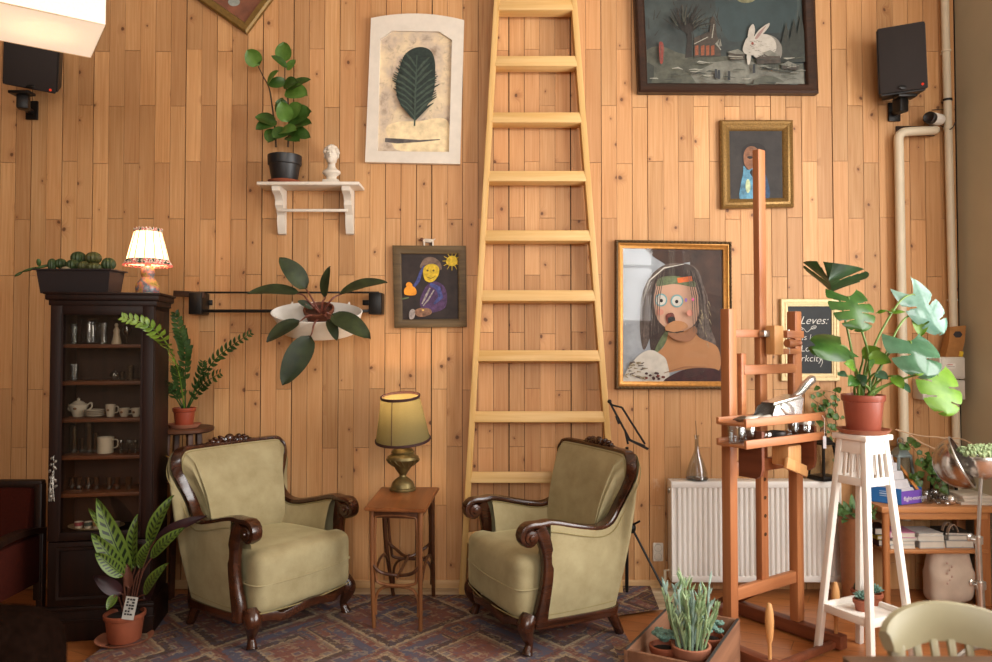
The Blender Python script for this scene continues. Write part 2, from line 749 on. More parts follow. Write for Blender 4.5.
# pale raw boards laid along the foot of the plank wall
M_PALE = wood('pale_boards', '#9a8568', '#cdb99a', 'x', 30, .7)
pb = MB()
for i, (ya, yb) in enumerate(((-.012, -.12), (-.123, -.23), (-.233, -.34))):
    pb.box(((-1.5 + 1.02) / 2, (ya + yb) / 2, .006), (2.52, ya - yb, .012), bev=.002)
struct(pb.build('trim_1', M_PALE))
bb = MB()
bb.box(((XL + 1.0) / 2, -.008, .03), (1.0 - XL, .014, .05), bev=.003)
struct(bb.build('baseboard_back', wood('pale_pine', '#b58e60', '#d4b080', 'x', 40, .55)))

wr = MB()
wy0, wy1, wz0, wz1 = -3.7, -1.15, .75, 3.3
wr.box((XR + .075, wy1 / 2, ZC / 2), (.15, -wy1, ZC))
wr.box((XR + .075, (YF + wy0) / 2, ZC / 2), (.15, wy0 - YF, ZC))
wr.box((XR + .075, (wy0 + wy1) / 2, wz0 / 2), (.15, wy1 - wy0, wz0))
wr.box((XR + .075, (wy0 + wy1) / 2, (wz1 + ZC) / 2), (.15, wy1 - wy0, ZC - wz1))
struct(wr.build('wall_right', M_OLIVE, smooth=False))
M_WFRAME = plain('white_window_paint', '#e4ddd0', .5, var=.03)
wf = MB()
for y in (wy0 + .03, (wy0 + wy1) / 2, wy1 - .03):
    wf.box((XR + .07, y, (wz0 + wz1) / 2), (.06, .06, wz1 - wz0), bev=.006)
for z in (wz0 + .03, 2.2, wz1 - .03):
    wf.box((XR + .07, (wy0 + wy1) / 2, z), (.055, wy1 - wy0, .06), bev=.006)
struct(wf.build('window_1', M_WFRAME))

wl = MB()
wl.box((XL - .075, YF / 2, ZC / 2), (.15, -YF, ZC))
struct(wl.build('wall_left', plain('umber_paint', '#5a4634', .85, var=.05, scale=3), smooth=False))

# the street side, behind the camera, with two tall windows
WINS = ((-.9, .8, 1.7, 3.8), (1.15, 2.5, 1.7, 3.8))
wfz = MB()
xs = [XL, -.9, .8, 1.15, 2.5, XR]
for a, b in ((0, 1), (2, 3), (4, 5)):
    wfz.box(((xs[a] + xs[b]) / 2, YF - .075, ZC / 2), (xs[b] - xs[a], .15, ZC))
for a, b, z0, z1 in WINS:
    wfz.box(((a + b) / 2, YF - .075, z0 / 2), (b - a, .15, z0))
    wfz.box(((a + b) / 2, YF - .075, (z1 + ZC) / 2), (b - a, .15, ZC - z1))
struct(wfz.build('wall_front', M_PLASTER, smooth=False))
for i, (a, b, z0, z1) in enumerate(WINS):
    m = MB()
    for x in (a + .03, (a + b) / 2, b - .03):
        m.box((x, YF - .07, (z0 + z1) / 2), (.05, .06, z1 - z0), bev=.006)
    for z in (z0 + .03, z0 + .9, z0 + 1.7, z1 - .03):
        m.box(((a + b) / 2, YF - .07, z), (b - a, .055, .05), bev=.006)
    struct(m.build('window_%d' % (i + 2), M_WFRAME))

cl = MB()
cl.box(((XL + XR) / 2, YF / 2, ZC + .05), (XR - XL + .3, -YF + .2, .1))
struct(cl.build('ceiling', plain('ceiling_white', '#d8cbb8', .9, var=.03, scale=3), smooth=False))

# ================================================================ LIGHT: daylight through the windows, lamps of the room
def area(name, loc, rot, sx, sy, power, col):
    L = bpy.data.lights.new(name, 'AREA')
    L.shape = 'RECTANGLE'
    L.size, L.size_y = sx, sy
    L.energy = power
    L.color = col
    o = bpy.data.objects.new(name, L)
    o.location = loc
    o.rotation_euler = rot
    COL.objects.link(o)
    return o

DAY = (1.0, .975, .94)
area('daylight_side_window', (XR + .13, (wy0 + wy1) / 2, (wz0 + wz1) / 2), (0, radians(90), 0), wz1 - wz0, wy1 - wy0, POW_SIDE, DAY)
for i, (a, b, z0, z1) in enumerate(WINS):
    area('daylight_street_window', ((a + b) / 2, YF - .12, (z0 + z1) / 2), (radians(90), 0, 0), b - a, z1 - z0, POW_FRONT * (b - a), DAY)

def bulb(name, loc, power, col, r=.03):
    L = bpy.data.lights.new(name, 'POINT')
    L.energy = power
    L.color = col
    L.shadow_soft_size = r
    o = bpy.data.objects.new(name, L)
    o.location = loc
    COL.objects.link(o)
    return o

WARM = (1.0, .66, .36)
w = bpy.data.worlds.new('sky')
S.world = w
w.use_nodes = True
bg = w.node_tree.nodes['Background']
bg.inputs[0].default_value = (.80, .90, 1.0, 1)
bg.inputs[1].default_value = .5

# ================================================================ CAMERA
cd = bpy.data.cameras.new('camera')
cam = bpy.data.objects.new('camera', cd)
COL.objects.link(cam)
cam.location = EYE
cam.rotation_euler = (radians(90) + TH, 0, 0)
cd.sensor_fit = 'HORIZONTAL'
cd.sensor_width = 36
cd.lens = FPX * 36 / 992
cd.shift_y = -(331 - PYC) / 992
cd.clip_start = .05
cd.dof.use_dof = True
cd.dof.focus_distance = 4.25
cd.dof.aperture_fstop = 2.6
S.camera = cam
S.view_settings.view_transform = 'Standard'
S.view_settings.look = 'None'
S.view_settings.gamma = 1
S.view_settings.exposure = EXPOSURE
S.view_settings.use_curve_mapping = False
S.cycles.use_denoising = True
S.cycles.max_bounces = 10
S.cycles.transparent_max_bounces = 24
S.cycles.sample_clamp_indirect = 6
# ================================================================ PICTURES ON THE PLANK WALL
UP, LFT = V((0, 0, 1)), V((1, 0, 0))
NW = V((0, -1, 0))
YW = -.004                                   # face of the planks

M_WHITEPAINT = plain('chalk_white_paint', '#d9cfc0', .6, var=.05, scale=18)
M_DARKFRAME = wood('dark_picture_wood', '#20120c', '#3a2216', 'x', 50, .35)
M_GOLD = plain('old_gilding', '#8a6a3a', .42, .55, var=.3, scale=120, bstr=.4)
M_GOLDIN = plain('warm_gilding', '#b9813f', .38, .5, var=.2, scale=60)
M_DARKGOLD = plain('dark_gilding', '#5a4426', .5, .3, var=.45, scale=160, bstr=.6)
M_OLDWOOD = wood('weathered_frame_wood', '#4a3a26', '#6a5638', 'x', 40, .6)
M_GLASS = thinglass('picture_glass', '#fdfdfd', .08)
M_BACK = plain('picture_backing', '#3a2a1c', .9)

def flat(name, c, var=.15, scale=40, rough=.7):
    return plain(name, c, rough, var=min(.5, var * 1.7 + .06), scale=scale)

class Painting:
    """a flat picture: shapes laid over one another on a panel at depth Y (photo pixels give their places on it)"""
    def __init__(self, Y):
        self.Y, self.mb, self.mats, self.k = Y, MB(), [], 0

    def m(self, mat):
        if mat not in self.mats:
            self.mats.append(mat)
        self.mb.mi = self.mats.index(mat)

    def shape(self, mat, pts, smooth=True, n=5):
        self.m(mat)
        y = self.Y - .0005 * self.k
        self.k += 1
        q = [P(a, b, y) for a, b in pts]
        if smooth:
            q = spline(q, n, True)
        self.mb.add(q, [tuple(range(len(q)))])

    def oval(self, mat, x, y, rx, ry, ang=0):
        ca, sa = cos(ang), sin(ang)
        self.shape(mat, [(x + rx * cos(t) * ca - ry * sin(t) * sa, y + rx * cos(t) * sa + ry * sin(t) * ca)
                         for t in [2 * pi * i / 18 for i in range(18)]], False)

    def line(self, mat, pts, w):
        self.m(mat)
        y = self.Y - .0005 * self.k
        self.k += 1
        q = [P(a, b, y) for a, b in pts]
        ws = w if isinstance(w, list) else [w] * len(q)
        vs, fs = [], []
        for i, p in enumerate(q):
            d = (q[min(i + 1, len(q) - 1)] - q[max(i - 1, 0)]).normalized()
            s = V((-d.z, 0, d.x)) * (ws[i] / 173 / 2)
            vs += [p + s, p - s]
        for i in range(len(q) - 1):
            fs.append((2 * i, 2 * i + 1, 2 * i + 3, 2 * i + 2))
        self.mb.add(vs, fs)

    def build(self, name, parent):
        return self.mb.build(name, self.mats, parent, smooth=False, recalc=False)

def quad(pts, Y):
    return [P(x, y, Y) for x, y in pts]

def picture(name, label, outer, prof, mats, group='pictures on the plank wall', Y=YW):
    """frame thing; prof list of (inset, height) in metres"""
    c = quad(outer, Y)
    mid = sum(c, V()) / 4
    o = thing(name, label, 'picture', (mid.x, Y, min(p.z for p in c)), 0, group)
    return o, c

# ---- white frame with the dark plume
o, c = picture('framed_picture', 'white arched frame holding a dark green feather print on stained paper', ((371, 17), (464, 19), (460, 164), (365, 162)), None, None)
outer = [(371, 18)] + [(371 + 93 * t, 18 + 2 * t - 5.5 * (1 - (2 * t - 1) ** 2)) for t in [i / 10 for i in range(1, 10)]] + [(464, 20), (460, 164), (365, 162)]
def corner_in(i, n):
    top = [(387, 30), (388.5, 30.5)]
    return top
inner = [(379, 40)] + [(386 + 59 * t, 30.5 + 1.0 * t) for t in [i / 10 for i in range(1, 10)]] + [(452, 40), (449, 152), (377.5, 151)]
inner[0] = (380, 39)
mb = MB()
mb.ring(quad(outer, -.035), quad(inner, -.035), V((0, .031, 0)))
mb.build('frame', M_WHITEPAINT, o)
t = NT('stained_paper')
cc = t.coords((1, 1, 1))
n1 = t.noise(cc, 7, 4, .6)
n2 = t.noise(cc, 22, 5, .7, .8)
col = t.ramp(n1, [(.32, '#8e7a66'), (.45, '#c4b19c'), (.56, '#d9c3a2'), (.68, '#e6d2ac')])
col = t.mix(t.math('MULTIPLY', t.math('SUBTRACT', n2, .55, clamp=True), 3.5, clamp=True), col, lin('#75675f'))
t.bsdf(col, .8)
M_STAINED = t.m
M_PLUME = plain('plume_green', '#23302a', .7, var=.35, scale=60)
M_PLUMEB = plain('plume_light', '#3f4d42', .7, var=.25, scale=60)
pt = Painting(-.018)
pt.shape(M_STAINED, [(379, 29), (453, 30), (450, 153), (376, 152)], False)
pt.shape(flat('paper_cream', '#e6cfa4', .1, 20), [(386, 128), (398, 122), (420, 121), (440, 118), (449, 124), (449, 151), (402, 151), (392, 144)])
pt.line(flat('twig_grey', '#5b5450'), [(385, 140), (397, 141), (420, 141), (440, 139.5)], [4, 5, 2, 1])
pt.shape(M_PLUME, [(415, 120), (405, 110), (398, 99), (396, 85), (399, 70), (404, 56), (412, 49), (422, 47), (431, 51), (435, 62), (435, 76), (434, 90), (429, 103), (421, 113)])
for i in range(26):
    u = i / 25
    y = 62 + 52 * u
    for sg in (-1, 1):
        half = 21 * sin(pi * (.25 + .6 * (1 - u))) + rng.uniform(-2, 3)
        x0 = 415 + 1.5 * (1 - u)
        pt.line(M_PLUMEB if (i + (sg > 0)) % 3 == 0 else M_PLUME, [(x0, y + 6), (x0 + sg * half * .6, y - 4), (x0 + sg * half, y - 9)], [1.8, 2.6, .7])
pt.line(M_PLUMEB, [(417, 55), (415.5, 90), (414.5, 126)], [.8, 1.6, 1.6])
pt.build('print', o)
MB().poly(quad([(379, 29), (453, 30), (450, 153), (376, 152)], -.005)).build('backing', M_BACK, o)

# ---- winter village with the white rabbit (top right, runs out of the photograph)
Yp = -.045
o, c = picture('framed_painting', 'large dark-framed winter village painting with a huge white rabbit', ((629.5, -78), (808, -78), (815, 96), (637, 95)), None, None)
mb = MB()
mb.frame(c, [(0, .0), (0, .05), (.012, .06), (.03, .05), (.045, .048), (.058, .035), (.062, .018)], NW)
mb.build('frame', M_DARKFRAME, o)
t = NT('night_landscape')
n1 = t.noise(t.coords(), 5, 5, .6)
t.bsdf(t.ramp(n1, [(.3, '#1c2020'), (.5, '#2e3736'), (.7, '#414d4b')]), .45)
M_NIGHT = t.m
M_SNOW = plain('painted_snow', '#68675c', .5, var=.35, scale=22)
M_SNOW2 = plain('painted_moss_snow', '#45463a', .5, var=.4, scale=26)
M_RABBIT = plain('painted_rabbit_white', '#a8a195', .5, var=.14, scale=30)
M_RABBITS = plain('painted_rabbit_grey', '#6f6b62', .5, var=.2, scale=30)
M_EAR = plain('painted_ear_pink', '#8c7068', .5)
M_CHURCH = plain('painted_church', '#3c332a', .5, var=.3, scale=50)
M_ORANGE = plain('painted_window_orange', '#7d4226', .5, var=.3, scale=80)
M_TREE = plain('painted_tree', '#221d18', .5, var=.3, scale=60)
M_FIR = plain('painted_fir', '#272b24', .5, var=.3, scale=40)
M_SKYB = plain('painted_blue_sky', '#2b3a3b', .5, var=.2, scale=12)
M_DKFIG = plain('painted_figure', '#1e2226', .5)
M_RED = plain('painted_red', '#7d3026', .5, var=.3, scale=60)
pt = Painting(-.018)
pt.shape(M_NIGHT, [(637, -72), (802, -72), (808, 90), (643, 89)], False)
pt.shape(M_SKYB, [(716, -10), (745, -20), (790, -12), (797, 10), (790, 30), (760, 34), (735, 42), (722, 30)])
pt.oval(flat('painted_cloud', '#6e6c50'), 746, -1, 9, 4)
pt.shape(M_SNOW2, [(643, 52), (652, 47), (660, 46), (668, 48), (676, 52), (688, 55), (700, 57), (725, 56), (745, 58), (770, 60), (803, 64), (805, 90), (643, 89)], False)
pt.shape(M_SNOW, [(690, 74), (716, 62), (730, 60), (748, 60), (762, 66), (780, 69), (804, 72), (805, 89), (728, 89), (700, 89)], False)
pt.shape(M_TREE, [(685, 58), (687, 40), (684, 22), (690, 24), (692, 36), (692, 57)], False)
for a in range(11):
    an = radians(200 + a * 14)
    pt.line(M_TREE, [(688, 34), (688 + 12 * cos(an), 30 + 14 * sin(an)), (688 + 22 * cos(an + .2), 28 + 24 * sin(an + .15))], [2, 1.2, .5])
pt.shape(M_CHURCH, [(694, 38), (708, 32), (716, 34), (720, 42), (721, 56), (694, 57)], False)
pt.shape(M_CHURCH, [(709, 36), (711, 18), (713, 16), (715, 18), (717, 36)], False)
for x in (695, 701, 706, 711):
    pt.shape(M_ORANGE, [(x, 46), (x + 3.4, 45), (x + 3.4, 55), (x, 55.5)], False)
pt.shape(M_SNOW, [(715, 44), (720, 38), (722, 46), (718, 47)], False)
for x, h in ((786, 22), (794, 18), (801, 12)):
    pt.shape(M_FIR, [(x - 9, 62), (x, h), (x + 8, 62)], False)
pt.shape(M_CHURCH, [(728, 52), (738, 50), (745, 54), (744, 60), (730, 60)], False)
pt.shape(M_SNOW, [(727, 52), (738, 49), (746, 54), (736, 54)], False)
# the rabbit
pt.shape(M_RABBITS, [(753, 38), (764, 34), (776, 38), (782, 48), (779, 60), (764, 62), (752, 54)])
pt.shape(M_RABBIT, [(752, 39), (764, 34), (774, 39), (776, 50), (766, 58), (754, 56)])
pt.shape(M_RABBIT, [(744, 44), (748, 37), (756, 37), (760, 45), (756, 54), (748, 55), (743, 51)])
pt.shape(M_RABBIT, [(748, 38), (749, 29), (753, 24), (755, 30), (753, 38)])
pt.shape(M_RABBIT, [(753, 39), (759, 30), (769, 23), (768, 28), (760, 37), (756, 41)])
pt.shape(M_EAR, [(755, 38), (760, 31), (766, 26), (761, 34), (757, 39)])
pt.oval(M_RED, 752.5, 43.5, 1.3, 1.5)
pt.shape(M_RABBIT, [(747, 54), (751, 54), (750, 63), (747.5, 64)])
pt.shape(M_CHURCH, [(756, 58), (768, 52), (780, 56), (781, 63), (757, 64)], False)
pt.shape(M_SNOW, [(762, 53), (770, 50), (781, 56), (768, 56)], False)
pt.shape(M_CHURCH, [(781, 66), (788, 62), (799, 66), (798, 70), (783, 69)], False)
pt.shape(M_SNOW, [(780, 65), (788, 61), (800, 66), (789, 66)], False)
pt.line(M_FIR, [(762, 68), (780, 71), (800, 72)], 1.6)
for x, y in ((716, 74), (719, 75), (729, 76), (754, 69)):
    pt.shape(M_DKFIG, [(x - 1.2, y - 5), (x + 1.2, y - 5), (x + 1.4, y + 4), (x - 1.4, y + 4)], False)
pt.shape(M_RED, [(659, 44), (662, 42), (664, 48), (663, 62), (660, 62)])
pt.shape(M_FIR, [(643, 62), (649, 63), (654, 66), (654, 76), (650, 84), (643, 86)], False)
pt.shape(M_SNOW2, [(755, 80), (770, 76), (784, 82), (775, 88), (756, 87)])
M_SNOWHI = plain('painted_snow_light', '#8f8d80', .5, var=.3, scale=40)
r2 = random.Random(5)
for i in range(46):                                  # snow on the ground and bushes
    x, y = r2.uniform(646, 800), r2.uniform(58, 86)
    pt.line(r2.choice((M_SNOWHI, M_SNOW2, M_FIR, M_SNOW)), [(x, y), (x + r2.uniform(2, 7), y + r2.uniform(-1.5, .6)), (x + r2.uniform(8, 14), y + r2.uniform(-1, 1))], [.5, r2.uniform(.8, 1.8), .4])
for i in range(26):                                  # twigs touched with snow
    a = radians(r2.uniform(195, 345))
    d0, d1 = r2.uniform(8, 18), r2.uniform(19, 30)
    pt.line(M_SNOW2 if i % 2 else M_TREE, [(688 + d0 * cos(a), 34 + d0 * sin(a) * 1.1), (688 + d1 * cos(a + .12), 34 + d1 * sin(a + .12) * 1.1)], [1.0, .4])
for x in range(772, 800, 5):                         # fence
    pt.line(M_FIR, [(x, 64), (x, 70)], .7)
for (x0, y0, x1, y1) in ((712, 38, 714, 24), (694, 44, 708, 37), (716, 43, 721, 50), (728, 56, 743, 57)):
    pt.line(M_SNOWHI, [(x0, y0), (x1, y1)], .8)
for x in (660.5, 663):
    pt.line(M_SNOW2, [(x, 45), (x + .5, 61)], .5)
for i in range(40):                                  # fur strokes on the rabbit
    x, y = r2.uniform(747, 776), r2.uniform(40, 56)
    pt.line(M_RABBITS if i % 2 else M_SNOWHI, [(x, y), (x + r2.uniform(1, 4), y + r2.uniform(-.5, 2))], [.5, .3])
for i in range(22):
    x, y = r2.uniform(646, 735), r2.uniform(4, 48)
    pt.line(M_TREE, [(x, y), (x + r2.uniform(-5, 5), y - r2.uniform(4, 12))], [1.0, .3])
pt.build('canvas', o)

# ---- small gilt portrait behind the easel's mast
o, c = picture('framed_portrait', 'small gilt-framed portrait of a bearded figure in pale blue', ((718.5, 121.5), (791, 121.5), (792, 208), (720, 209.5)), None, None)
mb = MB()
mb.frame(c, [(0, 0), (0, .028), (.01, .036), (.02, .030), (.032, .034), (.044, .026), (.052, .020), (.058, .012)], NW)
mb.build('frame', M_GOLD, o)
pt = Painting(-.016)
pt.shape(flat('portrait_dark', '#2c2724', .2, 14), [(728, 131), (782, 131), (783, 199), (729, 199.5)], False)
M_HAIR = flat('portrait_hair', '#1d1613')
M_SKIN = flat('portrait_skin', '#7c5238', .2, 40)
M_BLUE = flat('portrait_blue', '#4f7f96', .35, 40)
M_BLUE2 = flat('portrait_navy', '#27405c', .3, 40)
pt.shape(M_BLUE2, [(742, 199), (741, 182), (748, 172), (762, 170), (768, 182), (768, 199)])
pt.shape(M_HAIR, [(743, 164), (742, 150), (748, 144), (758, 143), (765, 148), (766, 160), (764, 172), (750, 174)])
pt.shape(M_SKIN, [(744, 153), (748, 147), (755, 147), (759, 153), (758, 164), (753, 171), (747, 168), (744, 162)])
pt.shape(M_BLUE, [(740, 199), (741, 184), (743, 174), (743.5, 166), (748, 170), (754, 168), (757, 176), (756, 190), (754, 199)])
pt.shape(M_HAIR, [(747, 157), (750, 156), (753, 157.4), (750, 159)])
pt.oval(flat('portrait_sheen', '#a9b58e'), 748, 186, 2.5, 7)
pt.shape(M_HAIR, [(750, 172), (754, 169), (757, 173), (753, 177)])
pt.build('canvas', o)

# ---- large portrait collage under glass
o, c = picture('framed_portrait', 'large gilt-framed collage portrait of a veiled woman with cartoon eyes under glass', ((614.5, 240.5), (730, 242.3), (731, 389), (614.5, 389)), None, None)
mb = MB()
mb.frame(c, [(0, 0), (0, .03), (.006, .04), (.016, .034)], NW)
mb.build('frame', M_DARKGOLD, o)
mb = MB()
cn = [p + V((0, -.02, 0)) for p in c]
mb.frame(c, [(.016, .026), (.017, .034), (.022, .036), (.034, .026), (.045, .022), (.048, .014)], NW)
mb.build('frame_slip', M_GOLDIN, o)
mb = MB()                                    # carved beads round the outer edge
for k in range(4):
    a, b = c[k], c[(k + 1) % 4]
    n = int((b - a).length / .022)
    for i in range(n):
        p = a.lerp(b, (i + .5) / n)
        inw = (sum(c, V()) / 4 - p)
        inw = V((inw.x, 0, 0)) if k % 2 else V((0, 0, inw.z))
        mb.ball(p + inw.normalized() * .008 + V((0, -.04, 0)), (.006, .006, .009) if k % 2 else (.009, .006, .006), nu=6, nv=4)
mb.build('carved_edge', M_DARKGOLD, o)
pt = Painting(-.015)
M_PGREY = flat('portrait_cool_grey', '#9aa0a6', .12, 9)
M_PBROWN = flat('portrait_brown', '#3a241a', .25, 12)
M_PHAIR = flat('portrait_dark_hair', '#33251f', .25, 40)
M_PVEIL = flat('portrait_veil', '#5d5048', .25, 50)
M_PSKIN = flat('portrait_warm_skin', '#b07c50', .0, 8)
M_PFACE = flat('portrait_face', '#c0967c', .0, 8)
M_PWHITE = flat('portrait_white_cloth', '#c8c2b6', .02, 30)
M_PDARKRED = flat('portrait_wine', '#3a1718', .25, 30)
M_PBLK = flat('portrait_black', '#17110f', .2)
M_PTEAL = flat('portrait_teal', '#6f9a9a', .2)
M_PGREEN = flat('portrait_olive', '#5e6a48', .2, 40)
M_PORANGE = flat('portrait_orange', '#d9682c', .15)
M_PNOSE = flat('portrait_red_brown', '#6b2a1e', .25, 60)
pt.shape(M_PGREY, [(621, 247), (722, 248), (723, 383), (621, 383)], False)
pt.shape(M_PBROWN, [(690, 248), (722, 248), (723, 383), (690, 383)], False)
pt.shape(M_PBROWN, [(643, 248), (655, 258), (668, 266), (690, 262), (696, 248)], False)
pt.shape(M_PVEIL, [(640, 330), (641, 300), (648, 280), (662, 266), (680, 263), (696, 268), (703, 285), (708, 320), (716, 345), (700, 344), (690, 300), (660, 290), (652, 330), (644, 350)])
pt.shape(M_PHAIR, [(650, 346), (650, 300), (656, 278), (672, 266), (692, 266), (701, 284), (702, 312), (696, 330), (688, 345), (668, 342), (656, 350)])
pt.shape(M_PSKIN, [(668, 322), (692, 330), (700, 338), (718, 348), (718, 372), (690, 369), (664, 374), (650, 378), (652, 356), (664, 346)])
pt.shape(M_PFACE, [(655, 290), (658, 281), (674, 280), (694, 285), (699, 304), (696, 322), (684, 331), (670, 330), (658, 320), (654, 305)])
pt.shape(M_PGREEN, [(657, 286), (660, 278), (676, 276), (694, 281), (694, 287), (675, 284)])
pt.shape(M_PORANGE, [(677, 278), (692, 276), (693, 281), (678, 283)], False)
pt.shape(M_PGREEN, [(655, 350), (662, 336), (668, 330), (666, 342), (658, 352)])
for x, y, dx in ((661, 300, 1), (677, 301, -1)):
    pt.oval(M_PTEAL, x, y, 6.4, 6.6)
    pt.oval(M_PWHITE, x, y, 4.9, 5.1)
    pt.oval(M_PBLK, x + dx * .3, y + .6, 1.7, 1.8)
pt.shape(M_PNOSE, [(666, 315), (673, 313), (675, 322), (668, 324)])
pt.shape(M_PBLK, [(668, 318), (674, 317), (675, 322), (669, 323)])
pt.shape(M_PSKIN, [(665, 327), (674, 321), (684, 322), (688, 327), (680, 331), (670, 333)])
pt.line(M_PBLK, [(666, 331), (674, 333), (684, 331)], [1, 1.6, .8])
pt.shape(M_PWHITE, [(626, 372), (638, 356), (650, 350), (660, 354), (667, 362), (666, 383), (626, 383)])
pt.shape(M_PDARKRED, [(665, 383), (678, 372), (696, 368), (718, 370), (719, 383)])
M_STRAW = flat('portrait_straw', '#8a7c60', .35, 90)
r3 = random.Random(3)
for i in range(26):
    x, y = r3.uniform(624, 644), r3.uniform(362, 378)
    pt.line(M_STRAW if i % 3 else M_PVEIL, [(x, y), (x + r3.uniform(2, 6), y + r3.uniform(-2, 2))], [1.6, .6])
for i in range(12):
    pt.oval(M_PDARKRED if i % 3 else M_PNOSE, r3.uniform(646, 664), r3.uniform(373, 381), 1.6, 1.2)
M_PSHADE = flat('portrait_skin_shadow', '#8a5c3c', .05, 12)
M_PBLUSH = flat('portrait_blush', '#c07f6a', .0, 8)
pt.oval(M_PBLUSH, 660, 312, 3.6, 3.2)
pt.oval(M_PBLUSH, 690, 313, 3.4, 3.2)
pt.shape(M_PSHADE, [(668, 333), (684, 333), (694, 326), (697, 332), (690, 341), (676, 340)])
pt.line(M_PSHADE, [(664, 373), (684, 367), (706, 367)], [.6, 1.0, .6])
for i in range(30):                                  # strands of hair and veil
    u = i / 29
    x0 = 654 + 44 * u
    sgn = -1 if u < .5 else 1
    k = abs(u - .5) * 2
    pt.line(M_PVEIL if i % 3 else M_PHAIR, [(x0, 272 - 5 * (1 - k)), (x0 + sgn * 9 * k, 296), (x0 + sgn * 12 * k, 322 + 20 * k)], [.4, .9, .4]) if k > .45 else None
for i in range(14):
    x, y = r3.uniform(696, 712), r3.uniform(300, 344)
    pt.line(M_STRAW, [(x, y), (x + 2, y + 5)], [.8, .4])
pt.line(M_PWHITE, [(643, 300), (650, 280), (664, 268), (684, 264)], [.5, 1.2, 1.2, .4])
pt.oval(flat('portrait_lilac', '#7d5a9a'), 686, 300, 1.2, 2)
pt.oval(flat('portrait_pink', '#c2477d'), 693, 299.5, 1.2, 1.6)
pt.build('print', o)
MB().poly(quad([(620, 246), (723, 247), (724, 384), (620, 384)], -.026)).build('glass_pane', M_GLASS, o)

# ---- small painting with the child's yellow face
o, c = picture('framed_painting', 'small dark painting with a scribbled yellow face and sun in worn wood frame', ((393, 246), (466, 246.3), (467, 327), (395, 328)), None, None)
mb = MB()
mb.frame(c, [(0, 0), (0, .026), (.008, .03), (.04, .024), (.046, .02), (.048, .01)], NW)
mb.build('frame', M_OLDWOOD, o)
pt = Painting(-.014)
pt.shape(flat('night_brown', '#2b211f', .3, 14), [(401, 253), (460, 253), (461, 321), (402, 322)], False)
M_YEL = flat('scribble_yellow', '#c9a82a', .15, 60)
M_YOR = flat('flask_orange', '#f0972a', .1, 60)
M_SCB = flat('scribble_blue', '#40477e', .3, 60)
M_SCP = flat('scribble_violet', '#4c3358', .3, 50)
M_SCW = flat('scribble_grey', '#9a908c', .25, 60)
M_SCR = flat('scribble_skin', '#84604a', .3, 60)
pt.shape(flat('halo_brown', '#6b564a', .25, 40), [(420, 268), (424, 259), (432, 257), (440, 262), (441, 270), (430, 266)])
pt.shape(M_SCP, [(428, 284), (438, 282), (446, 290), (446, 306), (436, 312), (424, 312), (420, 300)])
pt.line(M_SCB, [(413, 288), (418, 281), (421, 272), (424, 266)], [2.5, 3.5, 3, 1.5])
pt.line(M_SCB, [(430, 284), (438, 288), (441, 297), (434, 304)], [3, 5, 5, 2])
pt.line(M_SCW, [(430, 288), (426, 296), (422, 304)], [1.5, 2.2, 1.2])
pt.line(M_SCW, [(434, 290), (428, 300), (423, 306)], [1.2, 1.6, 1])
pt.shape(M_YEL, [(423, 270), (427, 265), (434, 264), (439, 268), (438, 276), (432, 282), (425, 280)])
for x in (427.5, 433.5):
    pt.oval(flat('scribble_dark', '#6a5a1c'), x, 270.5, 1.1, 1.0)
pt.line(flat('scribble_dark_line', '#6a5a1c'), [(427, 277), (431, 278.4), (435, 276.5)], .7)
pt.shape(M_YEL, [(446, 261), (450, 256), (456, 257), (457.5, 263), (453, 266), (448, 265)])
for a in range(12):
    an = a * pi / 6
    pt.line(M_YEL, [(452 + 5 * cos(an), 261 + 5 * sin(an)), (452 + 9.5 * cos(an), 261 + 9.5 * sin(an))], [.7, .4])
pt.shape(M_YOR, [(404, 292), (405, 288), (409, 286), (414, 287), (416.5, 291), (415, 295), (406, 295)])
pt.shape(M_YOR, [(407, 287), (406, 284), (409, 282), (412, 284), (412, 287)])
pt.shape(M_SCR, [(414, 312), (420, 308), (430, 309), (431, 314), (420, 317)])
pt.shape(M_SCW, [(409, 313), (412, 309), (415, 311), (414, 318), (410, 319)])
pt.oval(flat('highlight_gold', '#d8b060'), 423, 310, 1.2, 1.0)
pt.line(M_PGREEN, [(402, 299), (409, 297.5)], 1.4)
pt.build('canvas', o)

# ---- toy dog standing on that frame
pd = P(427, 246, -.016)
o = thing('dog_figurine', 'tiny white and brown toy dog standing on top of the small painting', 'figurine', pd)
mb = MB()
s_ = 1 / 150.0
def q(x, z, y=0):
    return pd + V(((x - 427) * s_, y, (246 - z) * s_))
mb.mi = 0
mb.tube([q(423.5, 241.6), q(426, 241.2), q(430, 241.6), q(432.5, 241.4)], [.010, .012, .012, .009], 8)
for x in (424.4, 432.0):
    for dy in (-.006, .006):
        mb.tube([q(x, 242, dy), q(x + .2, 245.95, dy)], [.0055, .004], 6)
mb.tube([q(432.6, 241), q(434.2, 239.6)], [.004, .002], 6)
mb.build('body', plain('toy_white', '#cfc3b2', .5), o)
mb = MB()
mb.ball(q(422.4, 240.2), (.012, .009, .010))
mb.ball(q(420.6, 240.9), (.007, .005, .005))
mb.ball(q(423.2, 240.6, -.009), (.004, .003, .008))
mb.build('head', plain('toy_brown', '#6a4630', .5), o)

